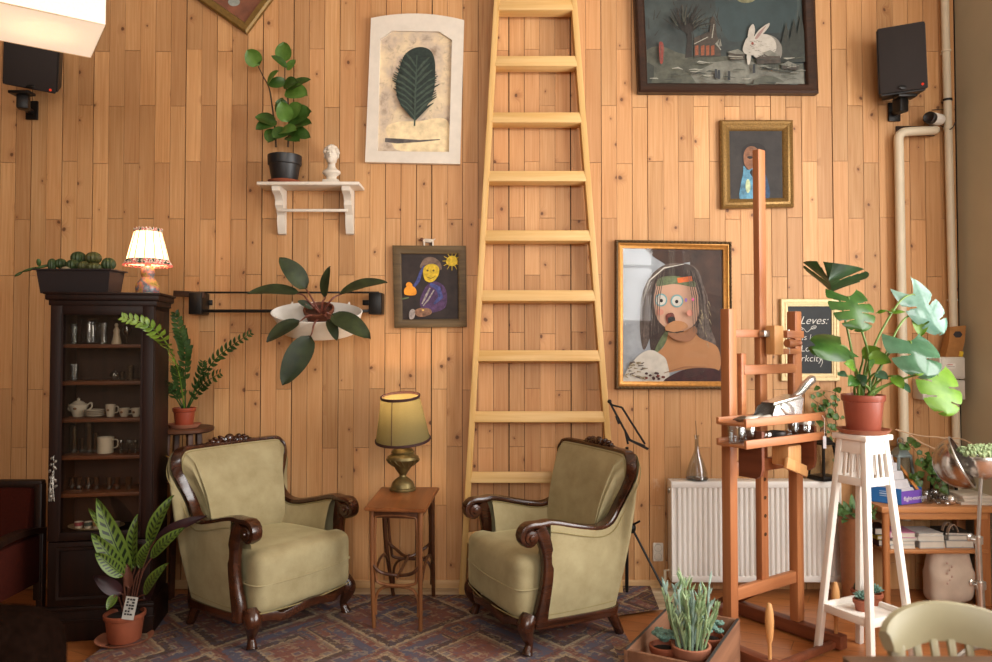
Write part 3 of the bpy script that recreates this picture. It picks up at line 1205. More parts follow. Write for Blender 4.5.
# ---- picture hung on its corner, mostly above the photograph
a_ = radians(44)
bc = P(247.5, 35, YW)
L1 = .46
e1, e2 = V((-cos(radians(35)), 0, sin(radians(35)))), V((cos(radians(54)), 0, sin(radians(54))))
c = [bc + e1 * L1 + e2 * L1, bc + e2 * L1, bc, bc + e1 * L1]
c = [c[0], c[1], c[2], c[3]]
o = thing('framed_picture', 'bronze-framed picture hung on its corner above the leafy shelf plant', 'picture', bc, 0, 'pictures on the plank wall')
mb = MB()
mb.frame(c, [(0, 0), (0, .022), (.01, .032), (.03, .026), (.044, .024), (.05, .012)], NW)
mb.build('frame', plain('bronze_frame', '#7d6130', .45, .35, var=.2, scale=50), o)
ctr = sum(c, V()) / 4
mb = MB()
mb.poly([ctr + (p - ctr) * .86 + V((0, -.012, 0)) for p in c])
mb.mi = 1
pc = P(234, 2, YW - .013)
mb.poly([pc + V((.035 * cos(t), 0, .025 * sin(t))) for t in [2 * pi * i / 14 for i in range(14)]])
mb.build('print', [flat('russet_print', '#7a4a34', .2, 10), flat('print_grey', '#8f948c')], o, smooth=False, recalc=False)

# ---- chalkboard menu
o, c = picture('chalkboard', 'chalkboard menu in pale gold frame, half hidden by the easel post', ((779.5, 299), (838, 299), (838.5, 381), (780, 381)), None, None, 'pictures on the plank wall')
o['category'] = 'chalkboard'
M_CREAMGOLD = plain('cream_gilding', '#cdb684', .45, .15, var=.12, scale=60)
mb = MB()
mb.frame(c, [(0, 0), (0, .018), (.004, .022), (.018, .022), (.020, .017), (.024, .017), (.026, .022), (.034, .02), (.036, .015), (.042, .015), (.044, .006)], NW)
mb.build('frame', M_CREAMGOLD, o)
mb = MB()
mb.poly(quad([(786, 306), (831.5, 306), (832, 374), (786.5, 374)], -.012))
mb.build('slate', plain('slate', '#2c2f31', .75, var=.12, scale=12), o, smooth=False)
M_CHALK = plain('chalk', '#d2cfc8', .9, var=.1, scale=200)

def text_mesh(body, size, M, mb, extr=.0004, shear=0.0, bold=0.0):
    cu = bpy.data.curves.new('txt', 'FONT')
    cu.body = body
    cu.size = size
    cu.extrude = extr
    cu.offset = bold
    cu.shear = shear
    cu.align_x = 'LEFT'
    ob = bpy.data.objects.new('txt', cu)
    COL.objects.link(ob)
    dg = bpy.context.evaluated_depsgraph_get()
    me = bpy.data.meshes.new_from_object(ob.evaluated_get(dg))
    bpy.data.objects.remove(ob)
    b = bmesh.new()
    b.from_mesh(me)
    bpy.data.meshes.remove(me)
    mb.merge(b, M)

mb = MB()
def chalk_line(body, px, py, hpx, shear=.2):
    p = P(px, py, -.0135)
    text_mesh(body, hpx / 173 * 1.4, Matrix.Translation(p) @ Matrix.Rotation(radians(90), 4, 'X'), mb, shear=shear, bold=-.0006)
chalk_line('Leves:', 799.5, 324, 8, .4)
chalk_line('as krém', 800, 340, 6, .15)
chalk_line('Lon', 800.5, 351.5, 6.5, .1)
chalk_line('g', 814, 351.5, 6.5, .1)
chalk_line('rkcity', 800.5, 361.5, 6.8, .2)
def chalk_stroke(pts, w=.0035):
    mb.tube(spline([P(a, b, -.0133) for a, b in pts], 5), w / 2, 5)
chalk_stroke([(801, 327), (804, 329), (807, 332), (811, 329), (815, 327)])
chalk_stroke([(811, 329), (812, 326.5), (816, 326), (815, 328.5), (811, 329)])
chalk_stroke([(803, 329), (801, 327), (800, 328.5), (803, 330)])
chalk_stroke([(821, 358), (822.5, 362), (820.5, 367)])
mb.build('chalk_writing', M_CHALK, o, smooth=False)
# ================================================================ THINGS FIXED TO OR STANDING AGAINST THE PLANK WALL
M_BLACKPL = plain('black_plastic', '#17120f', .5, var=.1)
M_SPK = plain('speaker_cloth', '#211814', .85, var=.12, scale=260, bstr=.1)
M_BLACKMET = plain('black_metal', '#191512', .42, .4, var=.12)
M_TERRA = plain('terracotta', '#8f4c32', .62, var=.12, scale=16)
M_TERRA2 = plain('terracotta_rim_dust', '#a0644a', .7, var=.12, scale=16)
M_SOIL = plain('soil', '#22160e', .95, var=.35, scale=120, bstr=.5)
M_WHITEST = plain('white_lacquer', '#e6e0d6', .4, var=.03)
M_STEEL = plain('brushed_steel', '#b9b4ac', .28, .9, var=.08)
M_CHROME = plain('polished_steel', '#dcd8d2', .26, .85, var=.04)
M_CLEAR = thinglass('drinking_glass', '#f4f6f6', .22)
M_LADDER = wood('ladder_pine', '#cb9e5a', '#dfba7e', 'z', 40, .45)
M_LADDERX = wood('ladder_pine_rung', '#cb9e5a', '#e0bb80', 'x', 40, .45)

# ---- ladder
o = thing('ladder', 'tall pale pine ladder tapering upwards, leaning on the plank wall', 'ladder', P(533, 587, -.30) * 1)
lo = V((0, -.30, 0))
base_l, base_r = F(468, 590), F(611, 590)
def railpt(side, u):
    """u 0 at the foot, 1 at the top of the photograph"""
    px = lerp(462.5, 497.0, u) if side < 0 else lerp(618.5, 573.0, u)
    y = lerp(-.09, -.065, u)
    return P(px, lerp(585, 0, u), y)
W_R = .045
for sd in (-1, 1):
    a, b = railpt(sd, 0), railpt(sd, 1.0)
    d = (b - a)
    b2 = a + d * 1.16
    a2 = a - d * ((a.z - .012) / d.z)
    mb = MB()
    mb.bar(a2, b2, .034, .088, (1, 0, 0), .004)
    mb.build('rail', M_LADDER, o)
for py in (-50, 8, 64.5, 120.5, 178.5, 237.5, 297, 356.5, 417, 477, 537):
    u = (585 - py) / 585
    a, b = railpt(-1, u), railpt(1, u)
    mb = MB()
    mid = (a + b) / 2
    wdt = (b - a).length
    mb.box(mid + V((0, -.006, 0)), (wdt - .02, .075, .062 if py > 20 else .075), (radians(-9), 0, 0), bev=.004)
    mb.build('rung', M_LADDERX, o)

# ---- loudspeakers on brackets
def speaker(label, c, w, h, d, yaw, pitch, roll, stem_px):
    o = thing('loudspeaker', label, 'speaker', c, 0, 'wall speakers')
    R = Matrix.Translation(V(c)) @ Euler((pitch, roll, yaw)).to_matrix().to_4x4()
    mb = MB()
    b = bmesh.new()
    bmesh.ops.create_cube(b, size=1)
    for v in b.verts:
        k = 1.0 if v.co.y < 0 else .82
        v.co = V((v.co.x * w * k, v.co.y * d + d / 2, v.co.z * h * (1 if v.co.y < 0 else .92)))
    bmesh.ops.bevel(b, geom=b.edges[:], offset=.012, segments=2, affect='EDGES')
    mb.merge(b, R)
    mb.build('cabinet_shell', M_BLACKPL, o)
    mb = MB()
    mb.box((0, -.004, 0), (w * .95, .012, h * .96), bev=.005)
    mb2 = MB()
    mb2.merge(mb.bm, R)
    mb2.build('grille', M_SPK, o)
    mb = MB()
    mb.ball(R @ V((w * .38, -.012, -h * .42)), .007)
    mb.build('power_light', emit('red_indicator', '#e0402a', .9), o)
    mb = MB()
    mb.ball(R @ V((0, -.01, -h * .43)), (.03, .006, .012))
    mb.build('badge', M_BLACKMET, o)
    mb = MB()
    s0 = V(c) + V((stem_px, .04, -h * .5))
    mb.box(s0 + V((0, 0, -.012)), (w * .42, .07, .016), bev=.003)
    mb.box(s0 + V((-.01, .03, -.05)), (.06, .06, .085), (0, 0, radians(20)), bev=.008)
    mb.tube([s0 + V((0, .04, -.06)), V((s0.x + stem_px * 1.1, -.05, s0.z - .05)), V((s0.x + stem_px * 1.1, -.02, s0.z - .05))], .018, 8)
    mb.box((s0.x + stem_px * 1.1, -.011, s0.z - .04), (.07, .014, .11), bev=.004)
    mb.build('bracket', M_BLACKMET, o)
    return o
c = P(902, 58.5, -.24)
speaker('black wall speaker above the bent white pipe', c, .245, .375, .2, radians(-22), radians(4), radians(-2), .035)
c = P(30.5, 67, -.27)
speaker('black wall speaker tilted down beneath the pendant lampshade', c, .27, .24, .22, radians(20), radians(22), radians(6), -.07)

# ---- white shelf with two carved brackets
zt = P(310, 181.5, -.18).z
xa, xb = P(256.5, 181, -.18).x, P(359, 181, -.18).x
o = thing('wall_shelf', 'white painted wooden wall shelf on two curly brackets', 'shelf', ((xa + xb) / 2, -.1, zt))
mb = MB()
mb.box(((xa + xb) / 2, -.093, zt - .009), (xb - xa, .174, .018), bev=.003)
mb.build('board', M_WHITEPAINT, o)
for px in (278.5, 347.5):
    x = P(px, 190, -.1).x
    mb = MB()
    pr = [(-.008, zt - .018), (-.175, zt - .018), (-.172, zt - .045), (-.15, zt - .055), (-.118, zt - .065), (-.098, zt - .09), (-.10, zt - .115), (-.075, zt - .14), (-.052, zt - .165), (-.055, zt - .20), (-.045, zt - .235), (-.03, zt - .27), (-.008, zt - .275)]
    mb.poly([V((x - .022, a * .9, b)) for a, b in pr], V((.044, 0, 0)))
    mb.build('bracket', M_WHITEPAINT, o)
zb = P(313, 210, -.09).z
mb = MB()
mb.bar((P(278, 210, -.07).x, -.075, zb), (P(348, 210, -.07).x, -.075, zb), .016, .016, (0, 0, 1), .003)
mb.build('cross_bar', M_WHITEPAINT, o)

# ---- bust on the shelf
c = V((P(331.5, 178, -.1).x, -.1, zt))
o = thing('bust', 'small white plaster bust of a curly-haired head on the shelf', 'bust', c)
M_PLAST = plain('bust_plaster', '#d3c8b8', .7, var=.06, scale=60)
mb = MB()
mb.box(c + V((0, 0, .012)), (.09, .07, .024), bev=.004)
mb.lathe([(0, .02), (.034, .022), (.028, .034), (.03, .045), (.052, .062), (.05, .075), (.03, .088), (.022, .1), (.021, .12), (.03, .13)], c, 18, None, (1, .72))
mb.build('pedestal_and_chest', M_PLAST, o)
mb = MB()
hc = c + V((0, -.006, .165))
mb.ball(hc, (.036, .042, .05), nu=18, nv=12)
mb.ball(hc + V((0, -.028, -.03)), (.02, .016, .02))                # chin
mb.tube([hc + V((0, -.04, .012)), hc + V((0, -.05, -.006)), hc + V((0, -.043, -.01))], [.004, .007, .006], 8)
for sx in (-1, 1):
    mb.ball(hc + V((sx * .037, .002, -.004)), (.006, .01, .014))
    mb.ball(hc + V((sx * .014, -.037, .01)), (.008, .006, .005))
mb.ball(hc + V((0, -.04, -.021)), (.01, .005, .004))
mb.build('head', M_PLAST, o)
mb = MB()
for i in range(46):
    th, ph = rng.uniform(0, 2 * pi), rng.uniform(.15, 1)
    d = V((cos(th) * sqrt(1 - ph * ph), sin(th) * sqrt(1 - ph * ph), ph))
    if d.y < -.62 and d.z < .62:
        continue
    mb.ball(hc + V((d.x * .037, d.y * .042 + .003, d.z * .046 + .006)), .0115, nu=7, nv=5)
mb.build('curls', M_PLAST, o)

# ---- potted plants: shared makers
def pot_mesh(r0, r1, h, wall=.006, rim=.012):
    """tapered pot with a rolled rim; r0 at the foot, r1 at the mouth"""
    return [(0, 0), (r0 * .96, 0), (r0, .004), (lerp(r0, r1, .8), h - rim * 1.9), (r1 * 1.0 + .002, h - rim * 1.8), (r1 + .004, h - rim * 1.6),
            (r1 + .005, h - .002), (r1 + .002, h), (r1 - wall + .002, h), (r1 - wall - .002, h - .02)]

def pot(o, c, r0, r1, h, mat, rim=.012, soil=True):
    mb = MB()
    mb.lathe(pot_mesh(r0, r1, h, rim=rim), c, 28)
    mb.build('pot', mat, o)
    if soil:
        mb = MB()
        zs = h - .016
        mb.lathe([(0, zs + .004), (r1 * .5, zs + .003), (r1 - .007, zs - .002), (r1 - .012, zs - .02)], c, 20)
        mb.build('soil', M_SOIL, o)

def saucer(label, c, r, mat=None, h=.02, group='terracotta saucers under pots'):
    mb = MB()
    mb.lathe([(0, 0), (r * .82, 0), (r * .86, .003), (r, h - .003), (r + .003, h), (r - .004, h), (r * .82, .006), (0, .006)], c, 32)
    o = mb.build('plant_saucer', mat or M_TERRA2, origin=c)
    return tag(o, label, 'saucer', group)

# ---- rubber plant on the shelf
c = V((P(284.5, 176, -.1).x, -.098, zt))
saucer('terracotta saucer on the white wall shelf, beneath the black pot', c, .09, M_TERRA, .018)
c = c + V((0, 0, .006))
o = thing('potted_rubber_plant', 'round-leaved green plant in a black pot on the white shelf', 'plant', c)
M_BPOT = plain('black_pot', '#1c1b1b', .45, var=.08)
pot(o, c, .07, .09, .158, M_BPOT, .03)
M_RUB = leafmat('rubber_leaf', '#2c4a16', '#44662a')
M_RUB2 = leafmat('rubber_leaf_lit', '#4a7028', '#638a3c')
M_STEMB = plain('brown_stem', '#3e2c1a', .8, var=.2)
def w3(x, y, dy):            # pixel of the photograph -> point at depth of the plant plus dy
    return P(x, y, c.y + dy)
s1 = [w3(276, 147, 0), w3(275, 130, .01), w3(272, 105, .02), w3(269, 88, .02), w3(263, 76, .01), w3(258, 66, 0)]
s2 = [w3(288, 147, 0), w3(289, 125, 0), w3(288, 100, .0), w3(285, 80, .0), w3(285, 64, 0)]
mb = MB()
mb.tube(spline(s1, 4), [lerp(.006, .0025, i / 20) for i in range(21)], 6)
mb.tube(spline(s2, 4), [lerp(.006, .0025, i / 16) for i in range(17)], 6)
mb.build('stem', M_STEMB, o)
RL = [(260, 65, 247, 50, 15, -.02, 1), (258, 63, 262, 60, 6, 0, 0), (285, 62, 284, 42, 15, 0, 1), (287, 68, 271, 56, 8, -.03, 0), (287, 70, 296, 60, 7, 0, 1),
      (268, 84, 279, 71, 10, -.03, 1), (287, 82, 268, 85, 10, .02, 0), (284, 86, 298, 82, 12, -.04, 0), (288, 90, 311, 80, 12, .0, 0), (286, 92, 308, 96, 17, -.04, 1),
      (276, 124, 255, 118, 17, -.02, 0), (277, 122, 256, 130, 13, -.04, 0), (276, 130, 268, 143, 13, -.05, 0), (288, 122, 281, 101, 14, -.06, 1), (288, 121, 312, 112, 21, -.01, 0),
      (289, 127, 312, 124, 15, -.03, 0), (288, 130, 273, 139, 14, -.06, 0), (289, 130, 311, 138, 12, -.03, 0), (280, 132, 297, 131, 13, -.09, 1), (288, 106, 275, 103, 9, -.03, 0), (290, 116, 302, 104, 13, -.05, 1), (286, 138, 300, 142, 10, -.06, 0), (276, 112, 284, 98, 9, -.02, 0)]
for (bx, by, tx, ty, wd, dy, lit) in RL:
    mb = MB()
    leaf(mb, w3(bx, by, dy * .3), w3(tx, ty, dy - .02), wd / 150, (rng.uniform(-.5, .5), -1, rng.uniform(.1, .9)), .1, .08, .85, .55, 9, 4)
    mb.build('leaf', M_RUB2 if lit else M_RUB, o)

# ---- double black wall rail
yb_, yu_ = -.10, -.10
o = thing('wall_rail', 'black double wall rail with two square end brackets behind the white planter', 'rail', P(280, 300, -.05))
u1, u2 = P(174, 292.5, -.10), P(379, 292.5, -.10)
mb = MB()
mb.bar(u1, u2, .011, .011, (0, 0, 1), .002)
mb.build('upper_bar', M_BLACKMET, o)
mb = MB()
mb.bar(P(196, 311, -.10), P(376, 311, -.10), .018, .018, (0, 0, 1), .002)
mb.build('lower_bar', M_BLACKMET, o)
for px in (198, 376):
    a, b = P(px - 6, 293, -.08), P(px + 6.5, 314.5, -.08)
    mb = MB()
    mb.box(((a.x + b.x) / 2, -.068, (a.z + b.z) / 2), (b.x - a.x, .12, a.z - b.z), bev=.003)
    sx = 1 if px < 300 else -1
    tp = P(px + sx * 9.5, 302.5, -.02)
    mb.box((tp.x, -.0085, tp.z), (.05, .008, .03), bev=.006)
    mb.build('bracket', M_BLACKMET, o)
mb = MB()
mb.bar(P(174, 293.5, -.10), P(205, 295, -.10), .034, .03, (0, 0, 1), .004)
mb.build('end_block', wood('dark_grip', '#2c1a10', '#493020', 'x', 60, .5), o)

# ---- white oval planter tipped forward on the rail, and its plant
pc = P(317.5, 318, -.185)
o = thing('hanging_planter', 'white oval planter hooked over the black wall rail', 'planter', pc)
RT = Matrix.Translation(pc) @ rotm(radians(38), 0, 0)
rx, ry = .254, .098
mb = MB()
mb.lathe([(0, -.10), (.76, -.10), (.82, -.092), (.98, .03), (1.0, .04), (.98, .043), (.94, .03), (.80, -.07), (0, -.075)], (0, 0, 0), 40)
mb2 = MB()
mb2.merge(mb.bm, RT @ Matrix.Diagonal((rx, ry, 1, 1)))
mb2.build('trough', M_WHITEST, o, angle=50)
for sx in (-1, 1):
    mb = MB()
    p0 = RT @ V((sx * .16, ry * .9, .03))
    mb.tube([p0, V((p0.x, -.11, p0.z + .012)), V((p0.x, -.085, P(300, 311, -.1).z + .02)), V((p0.x, -.086, P(300, 311, -.1).z - .03))], .005, 6)
    mb.build('hook', M_WHITEST, o)
pp = RT @ V((0.01, 0, -.07))
o = thing('potted_philodendron', 'dark broad-leaved plant spreading from the white planter on the rail', 'plant', pp)
mb = MB()
mb.lathe(pot_mesh(.06, .08, .125), (0, 0, 0), 24)
mb2 = MB()
mb2.merge(mb.bm, Matrix.Translation(pp) @ rotm(radians(30), 0, 0))
mb2.build('pot', plain('brown_nursery_pot', '#6a3a26', .6), o)
M_SOILR = plain('bark_soil', '#4a2a1c', .95, var=.35, scale=90, bstr=.5)
mb = MB()
mb.lathe([(0, .118), (.05, .116), (.075, .108)], (0, 0, 0), 20)
mb2 = MB()
mb2.merge(mb.bm, Matrix.Translation(pp) @ rotm(radians(30), 0, 0))
mb2.build('soil', M_SOILR, o)
M_PHI = leafmat('philodendron_leaf', '#28321a', '#3b4726', .6)
M_PHI2 = leafmat('philodendron_leaf_dark', '#1f2a17', '#2f3b20', .58)
M_PHIS = plain('red_petiole', '#6b3a2c', .5, var=.2)
def c6(x, y, yy):
    return P(170 + x / 3.896, 220 + y / 3.896, yy)
root = c6(590, 372, -.22)
PHL = [(530, 270, 424, 148, 80, -0.289, 0, (.5, -1, .3)), (505, 288, 302, 290, 66, -0.306, 0, (0, -.7, .8)), (605, 302, 626, 180, 50, -0.255, 0, (-.6, -1, .2)),
       (662, 290, 848, 246, 66, -0.289, 0, (0, -.7, .8)), (506, 395, 378, 478, 68, -0.340, 1, (0, -.8, .7)), (548, 452, 438, 645, 96, -0.374, 1, (.3, -1, .4)),
       (630, 372, 782, 466, 84, -0.357, 0, (0, -.8, .7)), (618, 388, 650, 472, 42, -0.340, 1, (.4, -1, .2)), (560, 345, 496, 316, 30, -0.281, 1, (0, -1, .5))]
for (bx, by, tx, ty, wd, yy, dk, nr) in PHL:
    b, t_ = c6(bx, by, (yy - .22) / 2), c6(tx, ty, yy)
    mb = MB()
    leaf(mb, b, t_, wd / 3.896 / 182, nr, .10, .10, .8, .6, 12, 4)
    lf = mb.build('leaf', M_PHI2 if dk else M_PHI, o)
    mb = MB()
    mid = root.lerp(b, .55) + V((0, -.03, .015))
    mb.tube(spline([root, mid, b, b.lerp(t_, .5) + V((0, -.012, .004))], 5), [.0055] * 8 + [.004] * 5 + [.002] * 3, 6)
    mb.build('petiole', M_PHIS, lf)
mb = MB()
for a in ((.02, .07), (-.03, .05), (.05, .03)):
    leaf(mb, root, root + V((a[0], -.04, a[1])), .016, (0, -1, 0), .05, .2)
mb.build('new_shoot', M_PHIS, o)

# ---- pipes
M_PIPE = plain('cream_pipe_paint', '#cfc0a6', .5, var=.06, scale=8)
o = thing('heating_pipe', 'cream pipe bending out of the wall and running down beside the monstera', 'pipe', P(904, 500, -.07))
mb = MB()
pts = [P(935, 130, -.03), P(932, 130.5, -.07), P(910, 131.5, -.07), P(902, 133, -.07), P(898.8, 138, -.07), P(899, 150, -.07), P(904, 440, -.07), P(906, 520, -.07)]
mb.tube(spline(pts[:6], 5) + pts[6:], .0255, 14)
mb.build('pipe', M_PIPE, o)
mb = MB()
mb.box(P(915, 131, -.006), (.225, .006, .058), bev=.002)
mb.build('opening_plate', plain('dark_opening', '#2d1c12', .9), o)
o = thing('riser_pipe', 'slim cream riser pipe running straight up the wall by the corner', 'pipe', P(955, 345, -.05))
mb = MB()
a, b = P(954, 352, -.05), P(944.8, 0, -.05)
top = a + (b - a) * ((ZC - a.z) / (b - a).z)
low = a + (b - a) * ((0.0 - a.z) / (b - a).z)
mb.tube([low, top], .0215, 12)
mb.build('pipe', M_PIPE, o)
for py in (51, 100, 128, 300):
    u = (a.z - P(950, py, -.05).z) / (a.z - b.z)
    p = a.lerp(b, u)
    mb = MB()
    mb.lathe([(.0215, -.006), (.026, -.006), (.026, .006), (.0215, .006)], p, 14)
    mb.box(p + V((0, .026, 0)), (.012, .05, .012))
    mb.build('clip', M_PIPE if py != 100 else M_BLACKMET, o)

# ---- security camera over the pipe
c = P(931, 119, -.08)
o = thing('security_camera', 'small white security camera with black lens above the bent pipe', 'camera', c)
Rc = Matrix.Translation(c) @ rotm(radians(100), 0, radians(-30))
mb = MB(); m1 = MB()
m1.lathe([(0, -.045), (.03, -.045), (.033, -.035), (.033, .03), (.026, .042), (0, .044)], (0, 0, 0), 20)
mb.merge(m1.bm, Matrix.Translation(c + V((.034, .012, .004))) @ rotm(radians(90), 0, radians(-62)))
mb.build('body', M_WHITEST, o)
mb = MB(); m1 = MB()
m1.lathe([(0, 0), (.034, 0), (.034, .03), (.028, .036), (.02, .03), (0, .028)], (0, 0, 0), 20)
mb.merge(m1.bm, Matrix.Translation(c + V((-.006, -.012, 0))) @ rotm(radians(90), 0, radians(-50)))
mb.build('lens_hood', M_BLACKPL, o)
mb = MB()
mb.tube([c + V((.03, .03, 0)), V((c.x + .05, -.012, c.z + .01))], .012, 8)
mb.lathe([(0, 0), (.03, 0), (.03, .012), (0, .014)], V((c.x + .05, -.004, c.z + .01)), 16, rotm(radians(90), 0, 0))
mb.build('mount', M_WHITEST, o)
mb = MB()
mb.tube(spline([c + V((.03, .03, .01)), P(938, 124, -.03), P(948, 129, -.06), P(952, 128, -.08), P(956, 122, -.02)], 5), .003, 5)
mb.tube(spline([P(932, 110, -.012), P(940, 109.5, -.012), P(946, 110, -.012)], 3), .0025, 5)
mb.build('cable', M_BLACKPL, o)

# ---- electrical boxes in the corner, with the paper bag on top
M_BOX = plain('white_switch_box', '#c9c2b6', .5, var=.04)
def wallbox(label, x0, y0, x1, y1, dep):
    a, b = P(x0, y0, -dep), P(x1, y1, -dep)
    o = thing('fuse_box', label, 'box', ((a.x + b.x) / 2, -.01, b.z), 0, 'white electrical boxes')
    mb = MB()
    mb.box(((a.x + b.x) / 2, -dep / 2 - .004, (a.z + b.z) / 2), (b.x - a.x, dep, a.z - b.z), bev=.008)
    mb.build('housing', M_BOX, o)
    mb = MB()
    mb.box(((a.x + b.x) / 2, -dep - .004, (a.z + b.z) / 2), ((b.x - a.x) * .86, .008, (a.z - b.z) * .82), bev=.003)
    lid = mb.build('lid', M_BOX, o)
    if y0 < 370:
        c = P(951, 366, -dep - .009)
        mb = MB()
        mb.box(c, (.05, .002, .028))
        mb.mi = 1
        mb.box(c + V((-.006, -.0015, .007)), (.03, .001, .004))
        mb.mi = 2
        mb.box(c + V((0, -.0015, -.004)), (.04, .001, .003))
        mb.build('warning_sticker', [plain('sticker_white', '#d8d4cc', .5), plain('sticker_red', '#b34a3c', .5), plain('sticker_grey', '#8c8880', .5)], lid)
    return o
wallbox('white electrical box under the brown paper bag, upper of two', 939, 357, 965.2, 379, .12)
wallbox('wide white electrical box behind a monstera leaf, lower of two', 922, 380, 965.4, 400, .11)
c = P(956, 356.5, -.08)
o = thing('paper_bag', 'brown paper coffee bag with dark emblem standing on the electrical box', 'bag', c)
mb = MB()
tl, tr, bl, br = P(950, 327, -.10), P(966, 325.5, -.10), P(945.5, 357, -.10), P(961, 357, -.10)
dv = V((0, .065, 0))
mb.add([bl, br, tr, tl, bl + dv, br + dv, tr + V((0, .03, 0)), tl + V((0, .03, 0)),
        bl.lerp(tl, .5) + V((0, -.012, 0)), br.lerp(tr, .5) + V((0, -.012, 0))],
       [(0, 1, 9, 8), (8, 9, 2, 3), (1, 5, 6, 2, 9), (5, 4, 7, 6), (4, 0, 8, 3, 7), (3, 2, 6, 7), (0, 4, 5, 1)])
mb.build('bag_body', plain('kraft_paper', '#9c6a36', .8, var=.15, scale=30), o)
mb = MB()
ec = P(957.5, 334.5, -.105)
mb.poly([ec + V((.026 * cos(t), -.004, .02 * sin(t))) for t in [2 * pi * i / 6 for i in range(6)]], V((0, .002, 0)))
mb.build('emblem', plain('emblem_dark', '#2a2428', .6), o)
mb = MB()
mb.box(P(961, 354, -.105), (.02, .012, .03), (0, radians(10), 0), bev=.002)
mb.build('price_tag', plain('yellow_tag', '#d6b02a', .5), o)

# ---- wall socket
c = P(658, 552, -.012)
o = thing('wall_socket', 'white double wall socket low on the planks left of the radiator', 'socket', c)
mb = MB()
mb.box(V((c.x, -.011, c.z)), (.06, .014, .105), bev=.006)
mb.build('plate', plain('socket_white', '#d4cbbd', .4), o)
for dz in (.025, -.025):
    mb = MB()
    mb.lathe([(.022, 0), (.021, .003), (.018, -.004), (0, -.004)], V((c.x, -.018, c.z + dz)), 20, rotm(radians(90), 0, 0))
    mb.build('outlet', plain('socket_grey', '#9d958a', .5), o)

# ---- radiator
xl, xr = P(672, 530, -.13).x, P(841, 530, -.13).x
zt_, zb_ = P(750, 481.5, -.13).z, P(750, 582, -.13).z
o = thing('radiator', 'white ribbed panel radiator low on the plank wall', 'radiator', ((xl + xr) / 2, -.08, zb_))
M_RAD = plain('radiator_enamel', '#e4dfd8', .38, var=.03, scale=6)
mb = MB()
pts = [(xl, 0)]
n = 31
pw = (xr - xl - .05) / n
for i in range(n):
    x = xl + .025 + i * pw
    pts += [(x, 0), (x + pw * .28, -.012), (x + pw * .62, -.012), (x + pw * .9, 0)]
pts += [(xr, 0)]
for (za, zbq) in ((zb_ + .035, zt_ - .035),):
    lo_ = [V((a, -.128 + b, za)) for a, b in pts]
    hi_ = [V((a, -.128 + b, zbq)) for a, b in pts]
    k = len(pts)
    mb.add(lo_ + hi_, [(i, i + 1, k + i + 1, k + i) for i in range(k - 1)])
for z in (zb_ + .0175, zt_ - .0175):
    mb.box(((xl + xr) / 2, -.131, z), (xr - xl, .012, .036), bev=.004)
mb.box(((xl + xr) / 2, -.10, (zt_ + zb_) / 2), (xr - xl - .02, .03, zt_ - zb_ - .02))
mb.build('front_panel', M_RAD, o, angle=25)
mb = MB()
mb.box(((xl + xr) / 2, -.085, zt_ - .006), (xr - xl, .10, .012), bev=.003)
for i in range(60):
    mb.box((xl + .02 + (xr - xl - .04) * i / 59, -.085, zt_ + .001), (.004, .08, .004))
mb.build('top_grille', M_RAD, o)
for x in (xl, xr):
    mb = MB()
    mb.box((x, -.085, (zt_ + zb_) / 2), (.006, .10, zt_ - zb_), bev=.002)
    mb.build('side_cover', M_RAD, o)
mb = MB()
mb.tube([(xl - .03, -.08, .0), (xl - .03, -.08, zb_ + .05), (xl + .01, -.08, zb_ + .05)], .009, 8)
mb.tube([(xl + .06, -.06, 0), (xl + .06, -.06, zb_ + .02)], .009, 8)
for x in (xl + .2, xr - .2):
    mb.box((x, -.02, (zt_ + zb_) / 2), (.03, .035, .3))
mb.build('pipework', M_PIPE, o)
mb = MB()
mb.ball((xl - .005, -.09, zt_ - .055), (.012, .012, .018))
mb.build('bleed_valve', M_STEEL, o)

# ---- glass flask on the radiator
c = V((P(697, 481, -.09).x, -.09, zt_ + .003))
o = thing('glass_flask', 'clear long-necked glass flask standing on the radiator', 'flask', c)
mb = MB()
mb.lathe([(0, .003), (.055, .003), (.062, .01), (.058, .04), (.04, .10), (.022, .14), (.013, .17), (.011, .235), (.016, .25), (.013, .25), (.009, .235), (.011, .17), (.02, .14), (.037, .1), (.054, .04), (.05, .012), (0, .010)], c, 24)
mb.build('flask_body', M_CLEAR, o)
mb = MB()
mb.lathe([(0, .0), (.056, .0), (.062, .008), (.06, .012), (0, .012)], c, 24)
mb.build('base_disc', thinglass('blue_grey_glass', '#9fb0bb', .3), o)
mb = MB()
mb.tube(spline([c + V((0, 0, .02)), c + V((.004, 0, .14)), c + V((0, .0, .25)), c + V((-.006, 0, .33))], 4), .0018, 5)
mb.build('dry_stalk', plain('dry_stalk', '#6a563c', .8), o)

